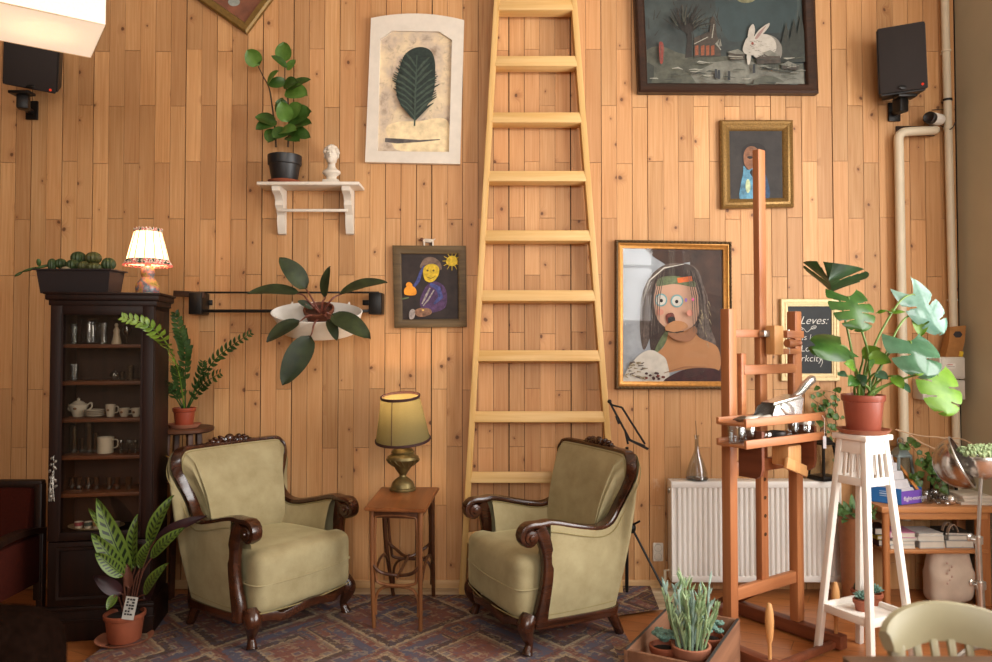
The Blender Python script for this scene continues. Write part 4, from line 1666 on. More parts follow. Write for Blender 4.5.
# ---- lanterns
def lantern(label, c, w, h, mat, glass, rotz, candle=True):
    o = thing('lantern', label, 'lantern', c, rotz, 'metal lanterns')
    wt = w * .62
    mb = MB()
    mb.box((0, 0, .012), (w, w, .024), bev=.003)
    mb.box((0, 0, h * .74), (wt + .012, wt + .012, .014), bev=.002)
    for sx in (-1, 1):
        for sy in (-1, 1):
            mb.bar((sx * w * .45, sy * w * .45, .02), (sx * wt * .48, sy * wt * .48, h * .74), .012, .012)
    mb.build('frame', mat, o, local=True)
    mb = MB()
    mb.lathe([(wt * .78, h * .745), (wt * .40, h * .86), (wt * .22, h * .88), (wt * .22, h * .92), (wt * .3, h * .93), (.0, h * .96)], (0, 0, 0), 4, rotm(0, 0, radians(45)))
    mb.tube([(0, 0, h * .95)] + [(.018 * sin(a), 0, h * .985 - .018 * cos(a)) for a in [2 * pi * i / 12 for i in range(13)]], .0025, 5)
    mb.build('roof', mat, o, local=True, smooth=False)
    mb = MB()
    for k in range(4):
        R = rotm(0, 0, k * pi / 2)
        mb.add([R @ V(p) for p in ((-w * .42, -w * .43, .026), (w * .42, -w * .43, .026), (wt * .45, -wt * .46, h * .73), (-wt * .45, -wt * .46, h * .73))], [(0, 1, 2, 3)])
    mb.build('glass_pane', glass, o, local=True, smooth=False)
    if candle:
        mb = MB()
        mb.lathe([(0, .024), (.025, .024), (.025, .09), (.02, .093), (0, .09)], (0, 0, 0), 16)
        mb.build('candle', plain('candle_wax', '#d8cdb4', .5), o, local=True)
    return o
M_GLASSL = thinglass('lantern_glass', '#eef0ee', .12)
c = V((P(824, 476, -.09).x, -.085, zt_ + .004))
lantern('black pyramid lantern standing on the right end of the radiator', c, .125, .275, M_BLACKMET, M_GLASSL, radians(22), False)
# ================================================================ DISPLAY CABINET AND WHAT STANDS IN AND ON IT
CYAW = radians(10)
CL = V((-1.912, -.598, 0))
M_CAB = wood('cabinet_mahogany', '#150a06', '#26120a', 'z', 30, .5, .25)
M_CABIN = wood('cabinet_inside', '#2a160d', '#3c2114', 'z', 30, .55)
M_SHELF = wood('cabinet_shelf', '#4e2a16', '#6b3c20', 'x', 30, .5)
cab = thing('display_cabinet', 'tall dark mahogany display cabinet with glazed door full of china and glasses', 'cabinet', CL, CYAW)
CW, CD, CH = .465, .27, 1.655
def cz(py, d=3.68):
    return CAMH - (py - HZ) / FPX * d
mb = MB()
mb.box((-CW / 2 + .012, 0, .83), (.024, CD, 1.52), bev=.002)
mb.box((CW / 2 - .012, 0, .83), (.024, CD, 1.52), bev=.002)
mb.box((0, 0, 1.585), (CW, CD, .03))
mb.box((0, 0, .48), (CW - .03, CD - .02, .03))
mb.build('carcass', M_CAB, cab, local=True)
mb = MB()
mb.box((0, CD / 2 - .008, .83), (CW - .03, .014, 1.5))
mb.build('back_panel', M_CABIN, cab, local=True)
mb = MB()
mb.box((0, -.008, 1.605), (CW + .02, CD + .02, .03), bev=.005)
mb.box((0, -.012, 1.63), (CW + .045, CD + .04, .03), bev=.008)
mb.box((0, -.012, 1.649), (CW + .06, CD + .05, .012), bev=.004)
mb.build('cornice', M_CAB, cab, local=True)
SHZ = [cz(344), cz(381), cz(418), cz(455), cz(492), cz(529)]
for z in SHZ[:5]:
    mb = MB()
    mb.box((0, .0, z - .010), (CW - .05, CD - .05, .018), bev=.002)
    mb.build('shelf', M_SHELF, cab, local=True)
# glazed door
yd = -CD / 2 - .011
za, zb2 = .475, 1.59
mb = MB()
for x in (-.205, .205):
    mb.box((x, yd, (za + zb2) / 2), (.052, .022, zb2 - za), bev=.003)
mb.box((0, yd, zb2 - .022), (.36, .022, .045), bev=.003)
mb.box((0, yd, za + .02), (.36, .022, .04), bev=.003)
door = mb.build('cabinet_door', M_CAB, cab, local=True)
mb = MB()
mb.add([V((-.182, yd + .003, za + .03)), V((.182, yd + .003, za + .03)), V((.182, yd + .003, zb2 - .04)), V((-.182, yd + .003, zb2 - .04))], [(0, 1, 2, 3)])
mb.build('glass_pane', thinglass('cabinet_glass', '#e9e4dc', .10), door, local=True, smooth=False)
mb = MB()
for sx in (-1, 1):
    mb.bar((sx * .178, yd - .011, za + .035), (sx * .178, yd - .011, zb2 - .04), .008, .008)
mb.build('bead_moulding', M_CAB, door, local=True)
# lower part: fielded panel, drawer rail, plinth
mb = MB()
mb.box((0, yd, .32), (CW - .01, .022, .30), bev=.003)
mb.build('lower_door', M_CAB, cab, local=True)
mb = MB()
mb.frame([V((-.19, yd - .011, .20)), V((-.19, yd - .011, .45)), V((.19, yd - .011, .45)), V((.19, yd - .011, .20))], [(0, 0), (.004, .012), (.016, .010), (.022, -.004)], (0, -1, 0))
mb.build('panel_moulding', M_CAB, cab, local=True)
mb = MB()
mb.box((0, -.004, .085), (CW + .02, CD + .02, .17), bev=.006)
mb.box((0, yd - .004, .155), (CW + .03, .02, .022), bev=.006)
mb.box((0, yd - .004, .10), (CW + .03, .014, .012), bev=.004)
mb.build('plinth', M_CAB, cab, local=True)

YIN = -.615                                    # depth of the things on the shelves
M_CHINA = plain('white_china', '#b9b1a2', .25, var=.04)
M_GLS = thinglass('cabinet_glassware', '#e6e9ea', .28)
M_CHSPRIG = plain('china_sprig', '#6b4a30', .4)
def onshelf(px, k, yy=YIN):
    return V((P(px, 342, yy).x, yy, SHZ[k] - .001))
SC = FPX / (DIST + YIN)                      # px per metre there
def cgroup(k):
    return ('glasses on the top cabinet shelf', 'glasses on the second cabinet shelf', 'china on the third cabinet shelf', 'glasses on the fourth cabinet shelf', 'shot glasses on the fifth cabinet shelf', 'cups on the oval tray')[k]

def tumbler(label, px, k, w, h, flare=1.12, yy=YIN, name='drinking_glass'):
    c = onshelf(px, k, yy)
    r, hh = w / 2 / SC, h / SC
    mb = MB()
    mb.lathe([(0, 0), (r / flare, 0), (r, hh), (r - .0025, hh), (r / flare - .0025, .008), (0, .008)], c, 18)
    o = mb.build(name, M_GLS, origin=c)
    return tag(o, label, 'glass', cgroup(k))
def stemglass(label, px, k, w, h):
    c = onshelf(px, k)
    r, hh = w / 2 / SC, h / SC
    mb = MB()
    mb.lathe([(0, 0), (r * .8, 0), (r * .8, .004), (.005, .008), (.005, hh * .4), (r * .7, hh * .5), (r, hh * .75), (r * .8, hh), (r * .76, hh), (r * .9, hh * .75), (0, hh * .48)], c, 18)
    return tag(mb.build('stemmed_glass', M_GLS, origin=c), label, 'glass', cgroup(k))

# shelf 1
c = onshelf(90, 0)
o = thing('glass_jug', 'large clear glass jug on the top cabinet shelf, left side', 'jug', c, 0, cgroup(0))
mb = MB()
mb.lathe([(0, 0), (.038, 0), (.042, .01), (.04, .10), (.036, .115), (.042, .125), (.039, .125), (.034, .112), (.037, .1), (.039, .012), (0, .008)], c, 20)
mb.build('jug_body', M_GLS, o)
mb = MB()
mb.tube(spline([c + V((.04, 0, .105)), c + V((.066, 0, .1)), c + V((.066, 0, .05)), c + V((.042, 0, .03))], 5), .004, 6)
mb.build('handle', M_GLS, o)
tumbler('narrow tall glass at the far left of the top cabinet shelf', 74, 0, 7, 20)
tumbler('tall glass between the jug and the white figurine', 103, 0, 9, 21)
stemglass('stemmed glass right of the white figurine on the top shelf', 127, 0, 9, 18)
c = onshelf(116.5, 0)
o = thing('figurine', 'white draped porcelain figurine on the top cabinet shelf', 'figurine', c)
M_FIGW = plain('porcelain_cream', '#c9b9a0', .35, var=.05)
mb = MB()
mb.lathe([(0, 0), (.022, 0), (.024, .008), (.017, .035), (.014, .055), (.016, .068), (.009, .08), (.007, .086), (0, .088)], c, 16, None, (1, .8))
mb.build('robe', M_FIGW, o)
mb = MB()
mb.ball(c + V((0, -.002, .094)), (.009, .009, .011))
mb.build('head', M_FIGW, o)
# shelf 2
tumbler('small straight glass at the left of the second cabinet shelf', 75, 1, 8, 16)
tumbler('small glass at the right end of the second cabinet shelf', 131, 1, 7, 15)
c = onshelf(115, 1)
o = thing('sugar_bowl', 'lidded glass sugar bowl on the second cabinet shelf', 'bowl', c, 0, cgroup(1))
mb = MB()
mb.lathe([(0, 0), (.018, 0), (.025, .02), (.022, .034), (.020, .034), (.02, .02), (0, .006)], c, 18)
mb.build('bowl_body', M_GLS, o)
mb = MB()
mb.lathe([(.023, .034), (.014, .044), (.003, .048), (.005, .054), (0, .058)], c, 16)
mb.build('lid', M_GLS, o)
mb = MB()
mb.tube(spline([c + V((.024, 0, .03)), c + V((.038, 0, .026)), c + V((.036, 0, .012)), c + V((.024, 0, .01))], 4), .0025, 6)
mb.build('handle', M_GLS, o)
tumbler('tiny glass beside the sugar bowl, second cabinet shelf', 123, 1, 5, 9)
# shelf 3: tea service
c = onshelf(79.5, 2)
o = thing('teapot', 'white china teapot with lid on the third cabinet shelf', 'teapot', c, 0, cgroup(2))
mb = MB()
mb.lathe([(0, 0), (.024, 0), (.026, .006), (.03, .02), (.044, .05), (.046, .058), (.036, .064), (.03, .066)], c, 22)
mb.build('pot_body', M_CHINA, o)
mb = MB()
mb.lathe([(.031, .065), (.022, .074), (.006, .08), (.008, .088), (0, .094)], c, 18)
mb.build('lid', M_CHINA, o)
mb = MB()
mb.tube(spline([c + V((-.036, 0, .03)), c + V((-.052, 0, .045)), c + V((-.058, 0, .066)), c + V((-.066, 0, .07))], 4), [.009] * 4 + [.007] * 4 + [.004] * 5, 8)
mb.build('spout', M_CHINA, o)
mb = MB()
mb.tube(spline([c + V((.042, 0, .056)), c + V((.062, 0, .068)), c + V((.064, 0, .045)), c + V((.036, 0, .026))], 5), .004, 7)
mb.build('handle', M_CHINA, o)
mb = MB()
mb.ball(c + V((.004, -.041, .042)), (.009, .004, .006))
mb.build('sprig', M_CHSPRIG, o)
for i in range(4):
    c = onshelf(97.5, 2) + V((0, -.02, i * .0085))
    mb = MB()
    mb.lathe([(0, 0), (.028, 0), (.045, .009), (.045, .011), (.028, .003), (0, .003)], c, 24)
    tag(mb.build('china_plate', M_CHINA, origin=c), ('white plate at the bottom of the small stack beside the teapot', 'second white plate from the bottom of the stack beside the teapot', 'third white plate from the bottom of the stack beside the teapot', 'topmost white plate of the small stack beside the teapot')[i], 'plate', 'white plates stacked by the teapot')
def cup(label, px, k, r, h, sprig=True, mat=None, yy=YIN, z=0, flare=.62, name='china_cup', grp=None):
    c = onshelf(px, k, yy) + V((0, 0, z))
    o = thing(name, label, 'cup', c, 0, grp or cgroup(k))
    mb = MB()
    mb.lathe([(0, 0), (r * flare, 0), (r * (flare + .05), .004), (r * .95, h * .7), (r, h), (r - .0025, h), (r * .9, h * .7), (0, .006)], c, 20)
    mb.build('bowl', mat or M_CHINA, o)
    mb = MB()
    mb.tube(spline([c + V((r * .92, 0, h * .85)), c + V((r * 1.55, 0, h * .8)), c + V((r * 1.5, 0, h * .4)), c + V((r * .8, 0, h * .3))], 4), .003, 6)
    mb.build('handle', mat or M_CHINA, o)
    if sprig:
        mb = MB()
        mb.ball(c + V((-r * .1, -r * .86, h * .55)), (.007, .004, .006))
        mb.build('sprig', M_CHSPRIG, o)
    return o
cup('tall white creamer with sprig between plates and cups, third cabinet shelf', 111.5, 2, .024, .06, flare=.72, name='creamer')
cup('white sprigged tea cup right of the creamer', 125, 2, .026, .042)
cup('white sprigged tea cup at the right end of the third shelf', 137, 2, .024, .042)
# shelf 4
tumbler('tall glass with pale rim at left of the fourth shelf', 75, 3, 8, 27)
tumbler('small tilted-looking glass second from left, fourth cabinet shelf', 83.5, 3, 5, 14)
tumbler('tallest glass just left of the white mug', 90.5, 3, 9, 30)
tumbler('slim glass touching the left side of the white mug', 97, 3, 6, 20)
cup('large white mug with round handle on the fourth cabinet shelf', 107, 3, .038, .078, False, plain('mug_white', '#c4bba9', .3, var=.03), flare=.95, name='white_mug')
for px, lb in ((122.5, 'nearest the white mug'), (130.5, 'in the middle'), (136.5, 'at the right end')):
    stemglass('small liqueur glass right of the white mug, ' + lb, px, 3, 5.5, 13)
# shelf 5
nm = ('first from the left', 'second from the left', 'third from the left', 'fourth from the left', 'just right of the gap', 'second from the right', 'last on the right')
for px, lb in zip((74, 81, 90, 98, 111, 119, 131), nm):
    tumbler('small shot glass on the fifth cabinet shelf, ' + lb, px, 4, 6, 12, 1.05, name='shot_glass')
# bottom: oval tray with cups
c = onshelf(99, 4) * 1
c.z = .497
o = thing('serving_tray', 'pale oval tray on the lowest glazed shelf of the cabinet', 'tray', c)
mb = MB()
mb.lathe([(0, 0), (.105, 0), (.135, .014), (.135, .017), (.104, .004), (0, .004)], c, 32, None, (1, .62))
mb.build('tray_body', plain('pale_tray', '#a08a6c', .5, var=.06), o)
for px, col, lb in ((82.5, '#8a3a44', 'red-rimmed cup at the left of the oval tray'), (92, '#3e4f4a', 'green-rimmed cup second on the oval tray'), (101, '#a07c4a', 'ochre cup in the middle of the oval tray'), (119, '#8a8478', 'grey cup at the right of the oval tray')):
    cc = V((P(px, 342, YIN).x, YIN - .01, .501))
    o = thing('tea_cup', lb, 'cup', cc, 0, cgroup(5))
    mb = MB()
    mb.lathe([(0, 0), (.018, 0), (.021, .03), (.0185, .03), (.016, .004), (0, .004)], cc, 18)
    mb.build('bowl', M_CHINA, o)
    mb = MB()
    mb.lathe([(.0206, .012), (.0222, .03), (.0212, .0305), (.020, .012)], cc, 18)
    mb.build('coloured_band', plain('cup_band_' + col[1:], col, .4), o)

# ---- charm of keys and ribbons hanging at the door's left edge
kc = CL + Matrix.Rotation(CYAW, 3, 'Z') @ V((-.205, -CD / 2 - .03, 0))
kz = lambda y: CAMH - (y - HZ) / FPX * 3.62
o = thing('key_charm', 'bunch of silvery ribbons and charms hanging from the cabinet door key', 'charm', V((kc.x, kc.y, kz(498))))
M_SILV = plain('tarnished_silver', '#8e877c', .35, .6, var=.3, scale=120)
mb = MB()
for i in range(13):
    y = 457 + i * 3.1
    mb.ball((kc.x + rng.uniform(-.012, .012), kc.y + rng.uniform(-.01, .004), kz(y)), (rng.uniform(.006, .013), .006, rng.uniform(.007, .012)), rotm(rng.random(), rng.random(), rng.random() * 3), nu=8, nv=5)
mb.build('charms', M_SILV, o)
mb = MB()
mb.tube([(kc.x, kc.y + .02, kz(454)), (kc.x, kc.y, kz(455)), (kc.x + .003, kc.y, kz(475)), (kc.x, kc.y, kz(497))], .002, 5)
for i in range(5):
    x = kc.x + rng.uniform(-.01, .016)
    mb.tube(spline([(kc.x, kc.y - .004, kz(470)), (x, kc.y - .012, kz(484)), (x + rng.uniform(-.008, .008), kc.y - .008, kz(499))], 4), .0022, 5)
mb.build('ribbons', M_SILV, o)

CTOP = 1.655
# ---- trough of cacti
def ctop(px, yy):
    return V((P(px, 293, yy).x, yy, CTOP))
YT = -.61
c = ctop(81, YT)
o = thing('cactus_trough', 'long dark plastic trough crowded with green cacti on top of the cabinet', 'plant', c)
Lt, Wt, Ht = .36, .15, .112
mb = MB()
def trough(mb, L, W, H, z0, wall):
    lo_ = [V((sx * L * .46, sy * W * .42, 0)) for sx, sy in ((-1, -1), (1, -1), (1, 1), (-1, 1))]
    hi_ = [V((sx * L * .5, sy * W * .5, H)) for sx, sy in ((-1, -1), (1, -1), (1, 1), (-1, 1))]
    rim = [V((sx * (L * .5 + .012), sy * (W * .5 + .012), H)) for sx, sy in ((-1, -1), (1, -1), (1, 1), (-1, 1))]
    rim2 = [p + V((0, 0, .007)) for p in rim]
    ins = [V((sx * (L * .5 - wall), sy * (W * .5 - wall), H + .007)) for sx, sy in ((-1, -1), (1, -1), (1, 1), (-1, 1))]
    dn = [p - V((0, 0, .03)) for p in ins]
    loops = [lo_, hi_, rim, rim2, ins, dn]
    vs = [c + p for l in loops for p in l]
    fs = [(3, 2, 1, 0)]
    for i in range(5):
        for k in range(4):
            fs.append((i * 4 + k, i * 4 + (k + 1) % 4, i * 4 + 4 + (k + 1) % 4, i * 4 + 4 + k))
    mb.add(vs, fs)
trough(mb, Lt, Wt, Ht, 0, .008)
mb.build('trough', plain('trough_plastic', '#241c1c', .5, var=.1), o, angle=30)
mb = MB()
mb.box(c + V((0, 0, Ht - .018)), (Lt - .02, Wt - .02, .01))
mb.build('soil', M_SOIL, o)
M_CAC = plain('cactus_green', '#2c3c18', .6, var=.3, scale=40)
M_CAC2 = plain('cactus_olive', '#44461f', .6, var=.3, scale=40)
def cactus(mb, p, r, h, ribs=13):
    n = ribs * 4
    rings = []
    for i in range(11):
        a = -pi / 2 + pi * (i + .4) / 11.4
        for_r = cos(a)
        rings.append([V((p.x + r * for_r * (1 - .13 * (.5 + .5 * cos(ribs * 2 * pi * k / n))) * cos(2 * pi * k / n),
                         p.y + r * for_r * (1 - .13 * (.5 + .5 * cos(ribs * 2 * pi * k / n))) * sin(2 * pi * k / n), p.z + h * sin(a))) for k in range(n)])
    vs = [v for r_ in rings for v in r_]
    fs = [(i * n + k, i * n + (k + 1) % n, (i + 1) * n + (k + 1) % n, (i + 1) * n + k) for i in range(10) for k in range(n)]
    fs.append(tuple(10 * n + k for k in range(n)))
    mb.add(vs, fs)
def ctp(x, y, yy):                            # crop of the photograph round the trough
    return P(10 + x / 8.267, 240 + y / 8.267, yy)
for x, y, r, h, dy, m in ((565, 150, 62, 56, .03, 0), (690, 150, 66, 52, .03, 1), (815, 200, 58, 54, -.02, 0), (520, 205, 52, 44, -.03, 0), (420, 195, 46, 42, -.02, 0), (348, 205, 36, 52, -.03, 0), (610, 215, 46, 40, -.04, 1), (700, 225, 60, 38, -.045, 1)):
    mb = MB()
    cactus(mb, ctp(x, y, YT + dy), r / 8.267 / 200, h / 8.267 / 200, 12)
    mb.build('cactus', M_CAC2 if m else M_CAC, o)
mb = MB()
def pad(x0, y0, x1, y1, w):
    a, b = ctp(x0, y0, YT - .03), ctp(x1, y1, YT - .05)
    d = (b - a)
    M = Matrix.Translation((a + b) / 2) @ d.to_track_quat('X', 'Y').to_matrix().to_4x4()
    mb.ball((0, 0, 0), (d.length / 2 * 1.05, .007, w / 8.267 / 400), M, nu=12, nv=8)
pad(330, 205, 215, 232, 24)
pad(225, 225, 100, 262, 44)
pad(105, 262, 38, 300, 48)
pad(240, 215, 235, 155, 36)
mb.build('trailing_pads', plain('opuntia_green', '#3e5224', .6, var=.2, scale=50), o)
mb = MB()
mb.ball(ctp(465, 250, YT - .045), (.028, .02, .02))
mb.build('pale_stone', plain('pale_stone', '#8c7c60', .8), o)

# ---- little lamp with the patterned shade
c = ctop(147.5, -.545)
LAMP1 = c
o = thing('table_lamp', 'small lit lamp with pleated white shade and floral trim on the cabinet', 'lamp', c)
t = NT('painted_ceramic')
vv = t.noise(t.coords(), 26, 3, .6)
t.bsdf(t.ramp(vv, [(.3, '#4d5c24'), (.42, '#a8884a'), (.5, '#b0685c'), (.58, '#4c6a70'), (.7, '#96303e')]), .25)
M_CER = t.m
mb = MB()
mb.lathe([(0, 0), (.05, 0), (.054, .008), (.058, .03), (.054, .055), (.036, .078), (.028, .088), (.033, .105), (.034, .12), (.026, .138), (.016, .145), (.012, .165), (0, .165)], c, 24)
mb.build('base', M_CER, o)
t = NT('pleated_shade')
tc = t.n('ShaderNodeTexCoord')
sp = t.n('ShaderNodeSeparateXYZ')
t.l(tc.outputs['Object'], sp.inputs[0])
M_SHADE1 = shadecloth('pleated_shade_cloth', '#f6e6cc', '#ffdcae', 1.1, 60)
zs0, zs1, r0, r1 = .155, .325, .102, .062
mb = MB()
n = 96
vs, fs = [], []
for i, u in enumerate((0, .25, .5, .75, 1)):
    for k in range(n):
        rr = lerp(r0, r1, u) * (1 + .035 * cos(12 * 2 * pi * k / n * 1.0) ** 3)
        vs.append(c + V((rr * cos(2 * pi * k / n), rr * sin(2 * pi * k / n), lerp(zs0, zs1, u))))
for i in range(4):
    for k in range(n):
        fs.append((i * n + k, i * n + (k + 1) % n, (i + 1) * n + (k + 1) % n, (i + 1) * n + k))
mb.add(vs, fs)
sh = mb.build('lamp_shade', M_SHADE1, o)
mb = MB()
for k in range(12):
    a = 2 * pi * (k + .5) / 12
    mb.tube([c + V((lerp(r0, r1, u) * .985 * cos(a), lerp(r0, r1, u) * .985 * sin(a), lerp(zs0, zs1, u))) for u in (0, 1)], .0022, 5)
mb.build('ribs', plain('shade_rib', '#b5714e', .6), sh)
t = NT('floral_trim')
vv = t.noise(t.coords(), 60, 2, .5)
t.bsdf(t.ramp(vv, [(.36, '#2c3a26'), (.44, '#e6d6bc'), (.52, '#c8404a'), (.6, '#efe0c8'), (.68, '#3a4a2c')], 'CONSTANT'), .7)
M_TRIM = t.m
for (za_, zb_, ra, rb, wv) in ((.148, .178, r0 + .008, r0 - .002, .004), (.318, .336, r1 + .003, r1 + .004, .003)):
    mb = MB()
    vs = []
    for j, (z, r) in enumerate(((za_, ra), (zb_, rb))):
        for k in range(n):
            rr = r * (1 + .05 * cos(24 * 2 * pi * k / n) * (1 if (j == 0) == (za_ < .2) else .3))
            vs.append(c + V((rr * cos(2 * pi * k / n), rr * sin(2 * pi * k / n), z + wv * cos(24 * 2 * pi * k / n) * (1 if (j == 0) == (za_ < .2) else 0))))
    mb.add(vs, [(k, (k + 1) % n, n + (k + 1) % n, n + k) for k in range(n)])
    mb.build('ruffle', M_TRIM, sh)
mb = MB()
pink = [c + V(((r0 + .012) * cos(2 * pi * k / 60), (r0 + .012) * sin(2 * pi * k / 60), .147 + .003 * (k % 2))) for k in range(60)]
mb.tube(pink, .004, 5, True)
mb.build('pink_fringe', shadecloth('pink_fringe', '#e0807a', '#ff8a70', .35, 80), sh)
yl = -.60
mb = MB()
cpts = [c + V((.05, .02, .005)), V((P(160, 293, -.50).x, -.50, CTOP + .006)), V((P(165.5, 300, -.48).x, -.48, CTOP - .03)), P(165.0, 330, -.48), P(164.6, 400, -.48), P(164.5, 448, -.47), P(166, 456, -.46), P(173, 457, -.42)]
mb.tube(spline(cpts, 6), .0028, 6)
mb.build('power_cord', plain('brass_coloured_cord', '#a07a34', .5), o)
bulb('small_lamp_bulb', c + V((0, 0, .24)), 3.2, (1.0, .58, .30), .03)

# ================================================================ PLANT STOOL WITH THE ZZ PLANT
M_STOOL = wood('walnut_stool', '#3a2012', '#5c3620', 'x', 30, .5)
ys = -.27
def sp_(px, py, yy=ys):
    return P(px, py, yy)
ct = V((P(183, 428, ys).x, ys, P(183, 427, ys).z))
o = thing('plant_stool', 'tall dark wooden plant stool with round top and lower tier', 'stool', V((ct.x, ct.y, 0)))
mb = MB()
mb.lathe([(0, -.028), (.14, -.028), (.158, -.02), (.160, -.005), (.154, 0), (0, 0)], ct, 36)
mb.build('top', M_STOOL, o)
for k in range(4):
    a = radians(45 + 90 * k)
    mb = MB()
    mb.bar(ct + V((.085 * cos(a), .085 * sin(a), -.025)), V((ct.x + .135 * cos(a), ct.y + .135 * sin(a), 0)), .03, .03, (cos(a), sin(a), 0), .004)
    mb.build('leg', M_STOOL, o)
mb = MB()
zt2 = P(170, 475, ys).z
mb.lathe([(0, -.02), (.165, -.02), (.17, -.01), (.165, 0), (0, 0)], V((ct.x, ct.y, zt2)), 36)
mb.build('lower_tier', M_STOOL, o)
bc = V((P(173, 470, ys - .09).x, ys - .09, zt2))
o = thing('stoneware_bowl', 'small grey stoneware bowl on the lower tier of the plant stool', 'bowl', bc)
mb = MB()
mb.lathe([(0, 0), (.035, 0), (.052, .03), (.056, .075), (.052, .09), (.048, .09), (.051, .073), (.046, .03), (0, .01)], bc, 24)
mb.build('bowl_body', plain('stoneware', '#6b5c48', .6, var=.15), o)
saucer('terracotta saucer on the dark plant stool', V((ct.x + .01, ct.y - .01, ct.z)), .085)
pc = V((ct.x + .01, ct.y - .01, ct.z + .006))
o = thing('potted_zz_plant', 'zz plant with arching feathery stems in a small terracotta pot on the stool', 'plant', pc)
pot(o, pc, .046, .056, .10, plain('plastic_terracotta', '#8a3a22', .45, var=.1))
def cz4(x, y, yy):
    return P(140 + x / 3.894, 290 + y / 3.894, yy)
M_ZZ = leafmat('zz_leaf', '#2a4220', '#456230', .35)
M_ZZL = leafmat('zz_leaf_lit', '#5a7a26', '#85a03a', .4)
rt = pc + V((0, 0, .085))
FR = [([(172, 440), (150, 320), (108, 215), (35, 140), (-62, 108)], (-.29, -.48, -.74, -.85, -.88), 17, .050, .026, 1), ([(180, 440), (176, 330), (178, 240), (160, 170), (140, 95)], -.26, 15, .056, .032, 0),
      ([(190, 440), (230, 360), (290, 275), (360, 215), (430, 170)], -.28, 15, .046, .021, 0), ([(195, 440), (225, 395), (262, 355), (312, 325)], -.38, 9, .052, .027, 0),
      ([(165, 440), (120, 390), (70, 345), (18, 290)], -.66, 10, .05, .027, 0), ([(178, 440), (160, 380), (150, 330), (138, 300)], -.33, 10, .05, .027, 0), ([(188, 440), (215, 380), (240, 320), (246, 282)], -.30, 9, .044, .018, 0), ([(174, 440), (140, 400), (110, 380), (95, 350)], -.40, 9, .046, .025, 0)]
for pts, yend, n_, ll, lw, lit in FR:
    m1, m2 = MB(), MB()
    N = len(pts) - 1
    q = [cz4(x, y, yend[i] if isinstance(yend, tuple) else lerp(rt.y, yend, (i / N) ** 1.2)) for i, (x, y) in enumerate(pts)]
    q[0] = rt + V((q[0].x - rt.x, 0, 0)) * .5
    frond(m1, m2, q, n_, ll, lw, (0, -1, .25), .0045, .22, 48)
    m1.merge(m2.bm)
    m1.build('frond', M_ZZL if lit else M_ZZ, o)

# ================================================================ CALATHEA BY THE CABINET
sc_ = F(124.5, 641, .012)
saucer('wide terracotta saucer on the rug, beneath the calathea pot', V((sc_.x, sc_.y, .013)), .125)
pc = V((sc_.x, sc_.y, .019))
o = thing('potted_calathea', 'patterned lance-leaved calathea in terracotta pot on the floor before the cabinet', 'plant', pc)
pot(o, pc, .072, .088, .128, M_TERRA)
t = NT('calathea_leaf')
tc = t.n('ShaderNodeUVMap') if False else t.n('ShaderNodeAttribute', attribute_name='uvl')
sv = t.n('ShaderNodeSeparateColor')
t.l(tc.outputs['Color'], sv.inputs[0])
x_ = t.math('ABSOLUTE', t.math('SUBTRACT', sv.outputs[0], .5))
wvv = t.math('SINE', t.math('ADD', t.math('MULTIPLY', sv.outputs[1], 62.0), t.math('MULTIPLY', x_, -14.0)))
blob = t.math('MULTIPLY', t.math('GREATER_THAN', wvv, .15), t.math('MULTIPLY', t.math('GREATER_THAN', x_, .07), t.math('LESS_THAN', x_, .36)))
blob = t.math('MAXIMUM', blob, t.math('LESS_THAN', x_, .025))
col = t.mix(blob, lin('#5a7028'), lin('#18260f'))
t.bsdf(col, .45)
M_CAL = t.m
M_CALD = leafmat('calathea_underside', '#2a1418', '#3c1c20', .5)
M_CALB = plain('calathea_shoot', '#5c3424', .6)
def cal_leaf(b, tp, w, nrm, mat, parent, bow=.1):
    mb = MB()
    leaf(mb, b, tp, w, nrm, bow, .14, .75, .7, 16, 6)
    lo_ = mb.build('leaf', mat, parent)
    me = lo_.data
    at = me.color_attributes.new('uvl', 'FLOAT_COLOR', 'POINT')
    for i in range(len(me.vertices)):
        at.data[i].color = ((i % 7) / 6, (i // 7) / 16, 0, 1)
    return lo_
def c4(x, y, yy):
    return P(x / 3.85, 490 + y / 3.85, yy)
rt = pc + V((0, 0, .11))
yc = pc.y
CALS = [((500, 330), (373, 30), 74, -.02, 0), ((478, 245), (340, 68), 34, .05, 0), ((480, 320), (352, 165), 62, -.10, 0), ((475, 330), (365, 240), 58, -.14, 0), ((520, 300), (533, 92), 56, .0, 0), ((575, 215), (672, 20), 62, .03, 0), ((585, 260), (715, 145), 52, -.06, 0),
        ((560, 400), (652, 280), 46, -.12, 0), ((445, 405), (412, 465), 34, -.14, 0), ((540, 300), (590, 190), 50, -.04, 0), ((600, 190), (800, 100), 46, .04, 1), ((500, 375), (490, 280), 34, -.06, 2), ((470, 400), (360, 330), 56, -.10, 1), ((560, 420), (610, 340), 60, -.02, 1)]
for (b, tp, w, dy, k) in CALS:
    bp, tpp = c4(b[0], b[1], yc + dy * .6), c4(tp[0], tp[1], yc + dy)
    lf = cal_leaf(bp, tpp, w / 3.85 / 213, (.25 if tp[0] < 500 else -.25, -1, .45), (M_CAL, M_CALD, M_CALB)[k], o)
    mb = MB()
    mb.tube(spline([rt + V(((bp.x - rt.x) * .25, 0, -.01)), rt.lerp(bp, .6) + V((0, 0, .02)), bp, bp.lerp(tpp, .3)], 5), .0035, 6)
    mb.build('petiole', M_CALB, lf)
lc = c4(500, 455, yc - .075)
mb = MB()
R = Matrix.Translation(lc) @ rotm(radians(-12), radians(7), 0)
mb.box((0, 0, 0), (.055, .0015, .10), None)
m2 = MB()
m2.merge(mb.bm, R)
m2.mi = 1
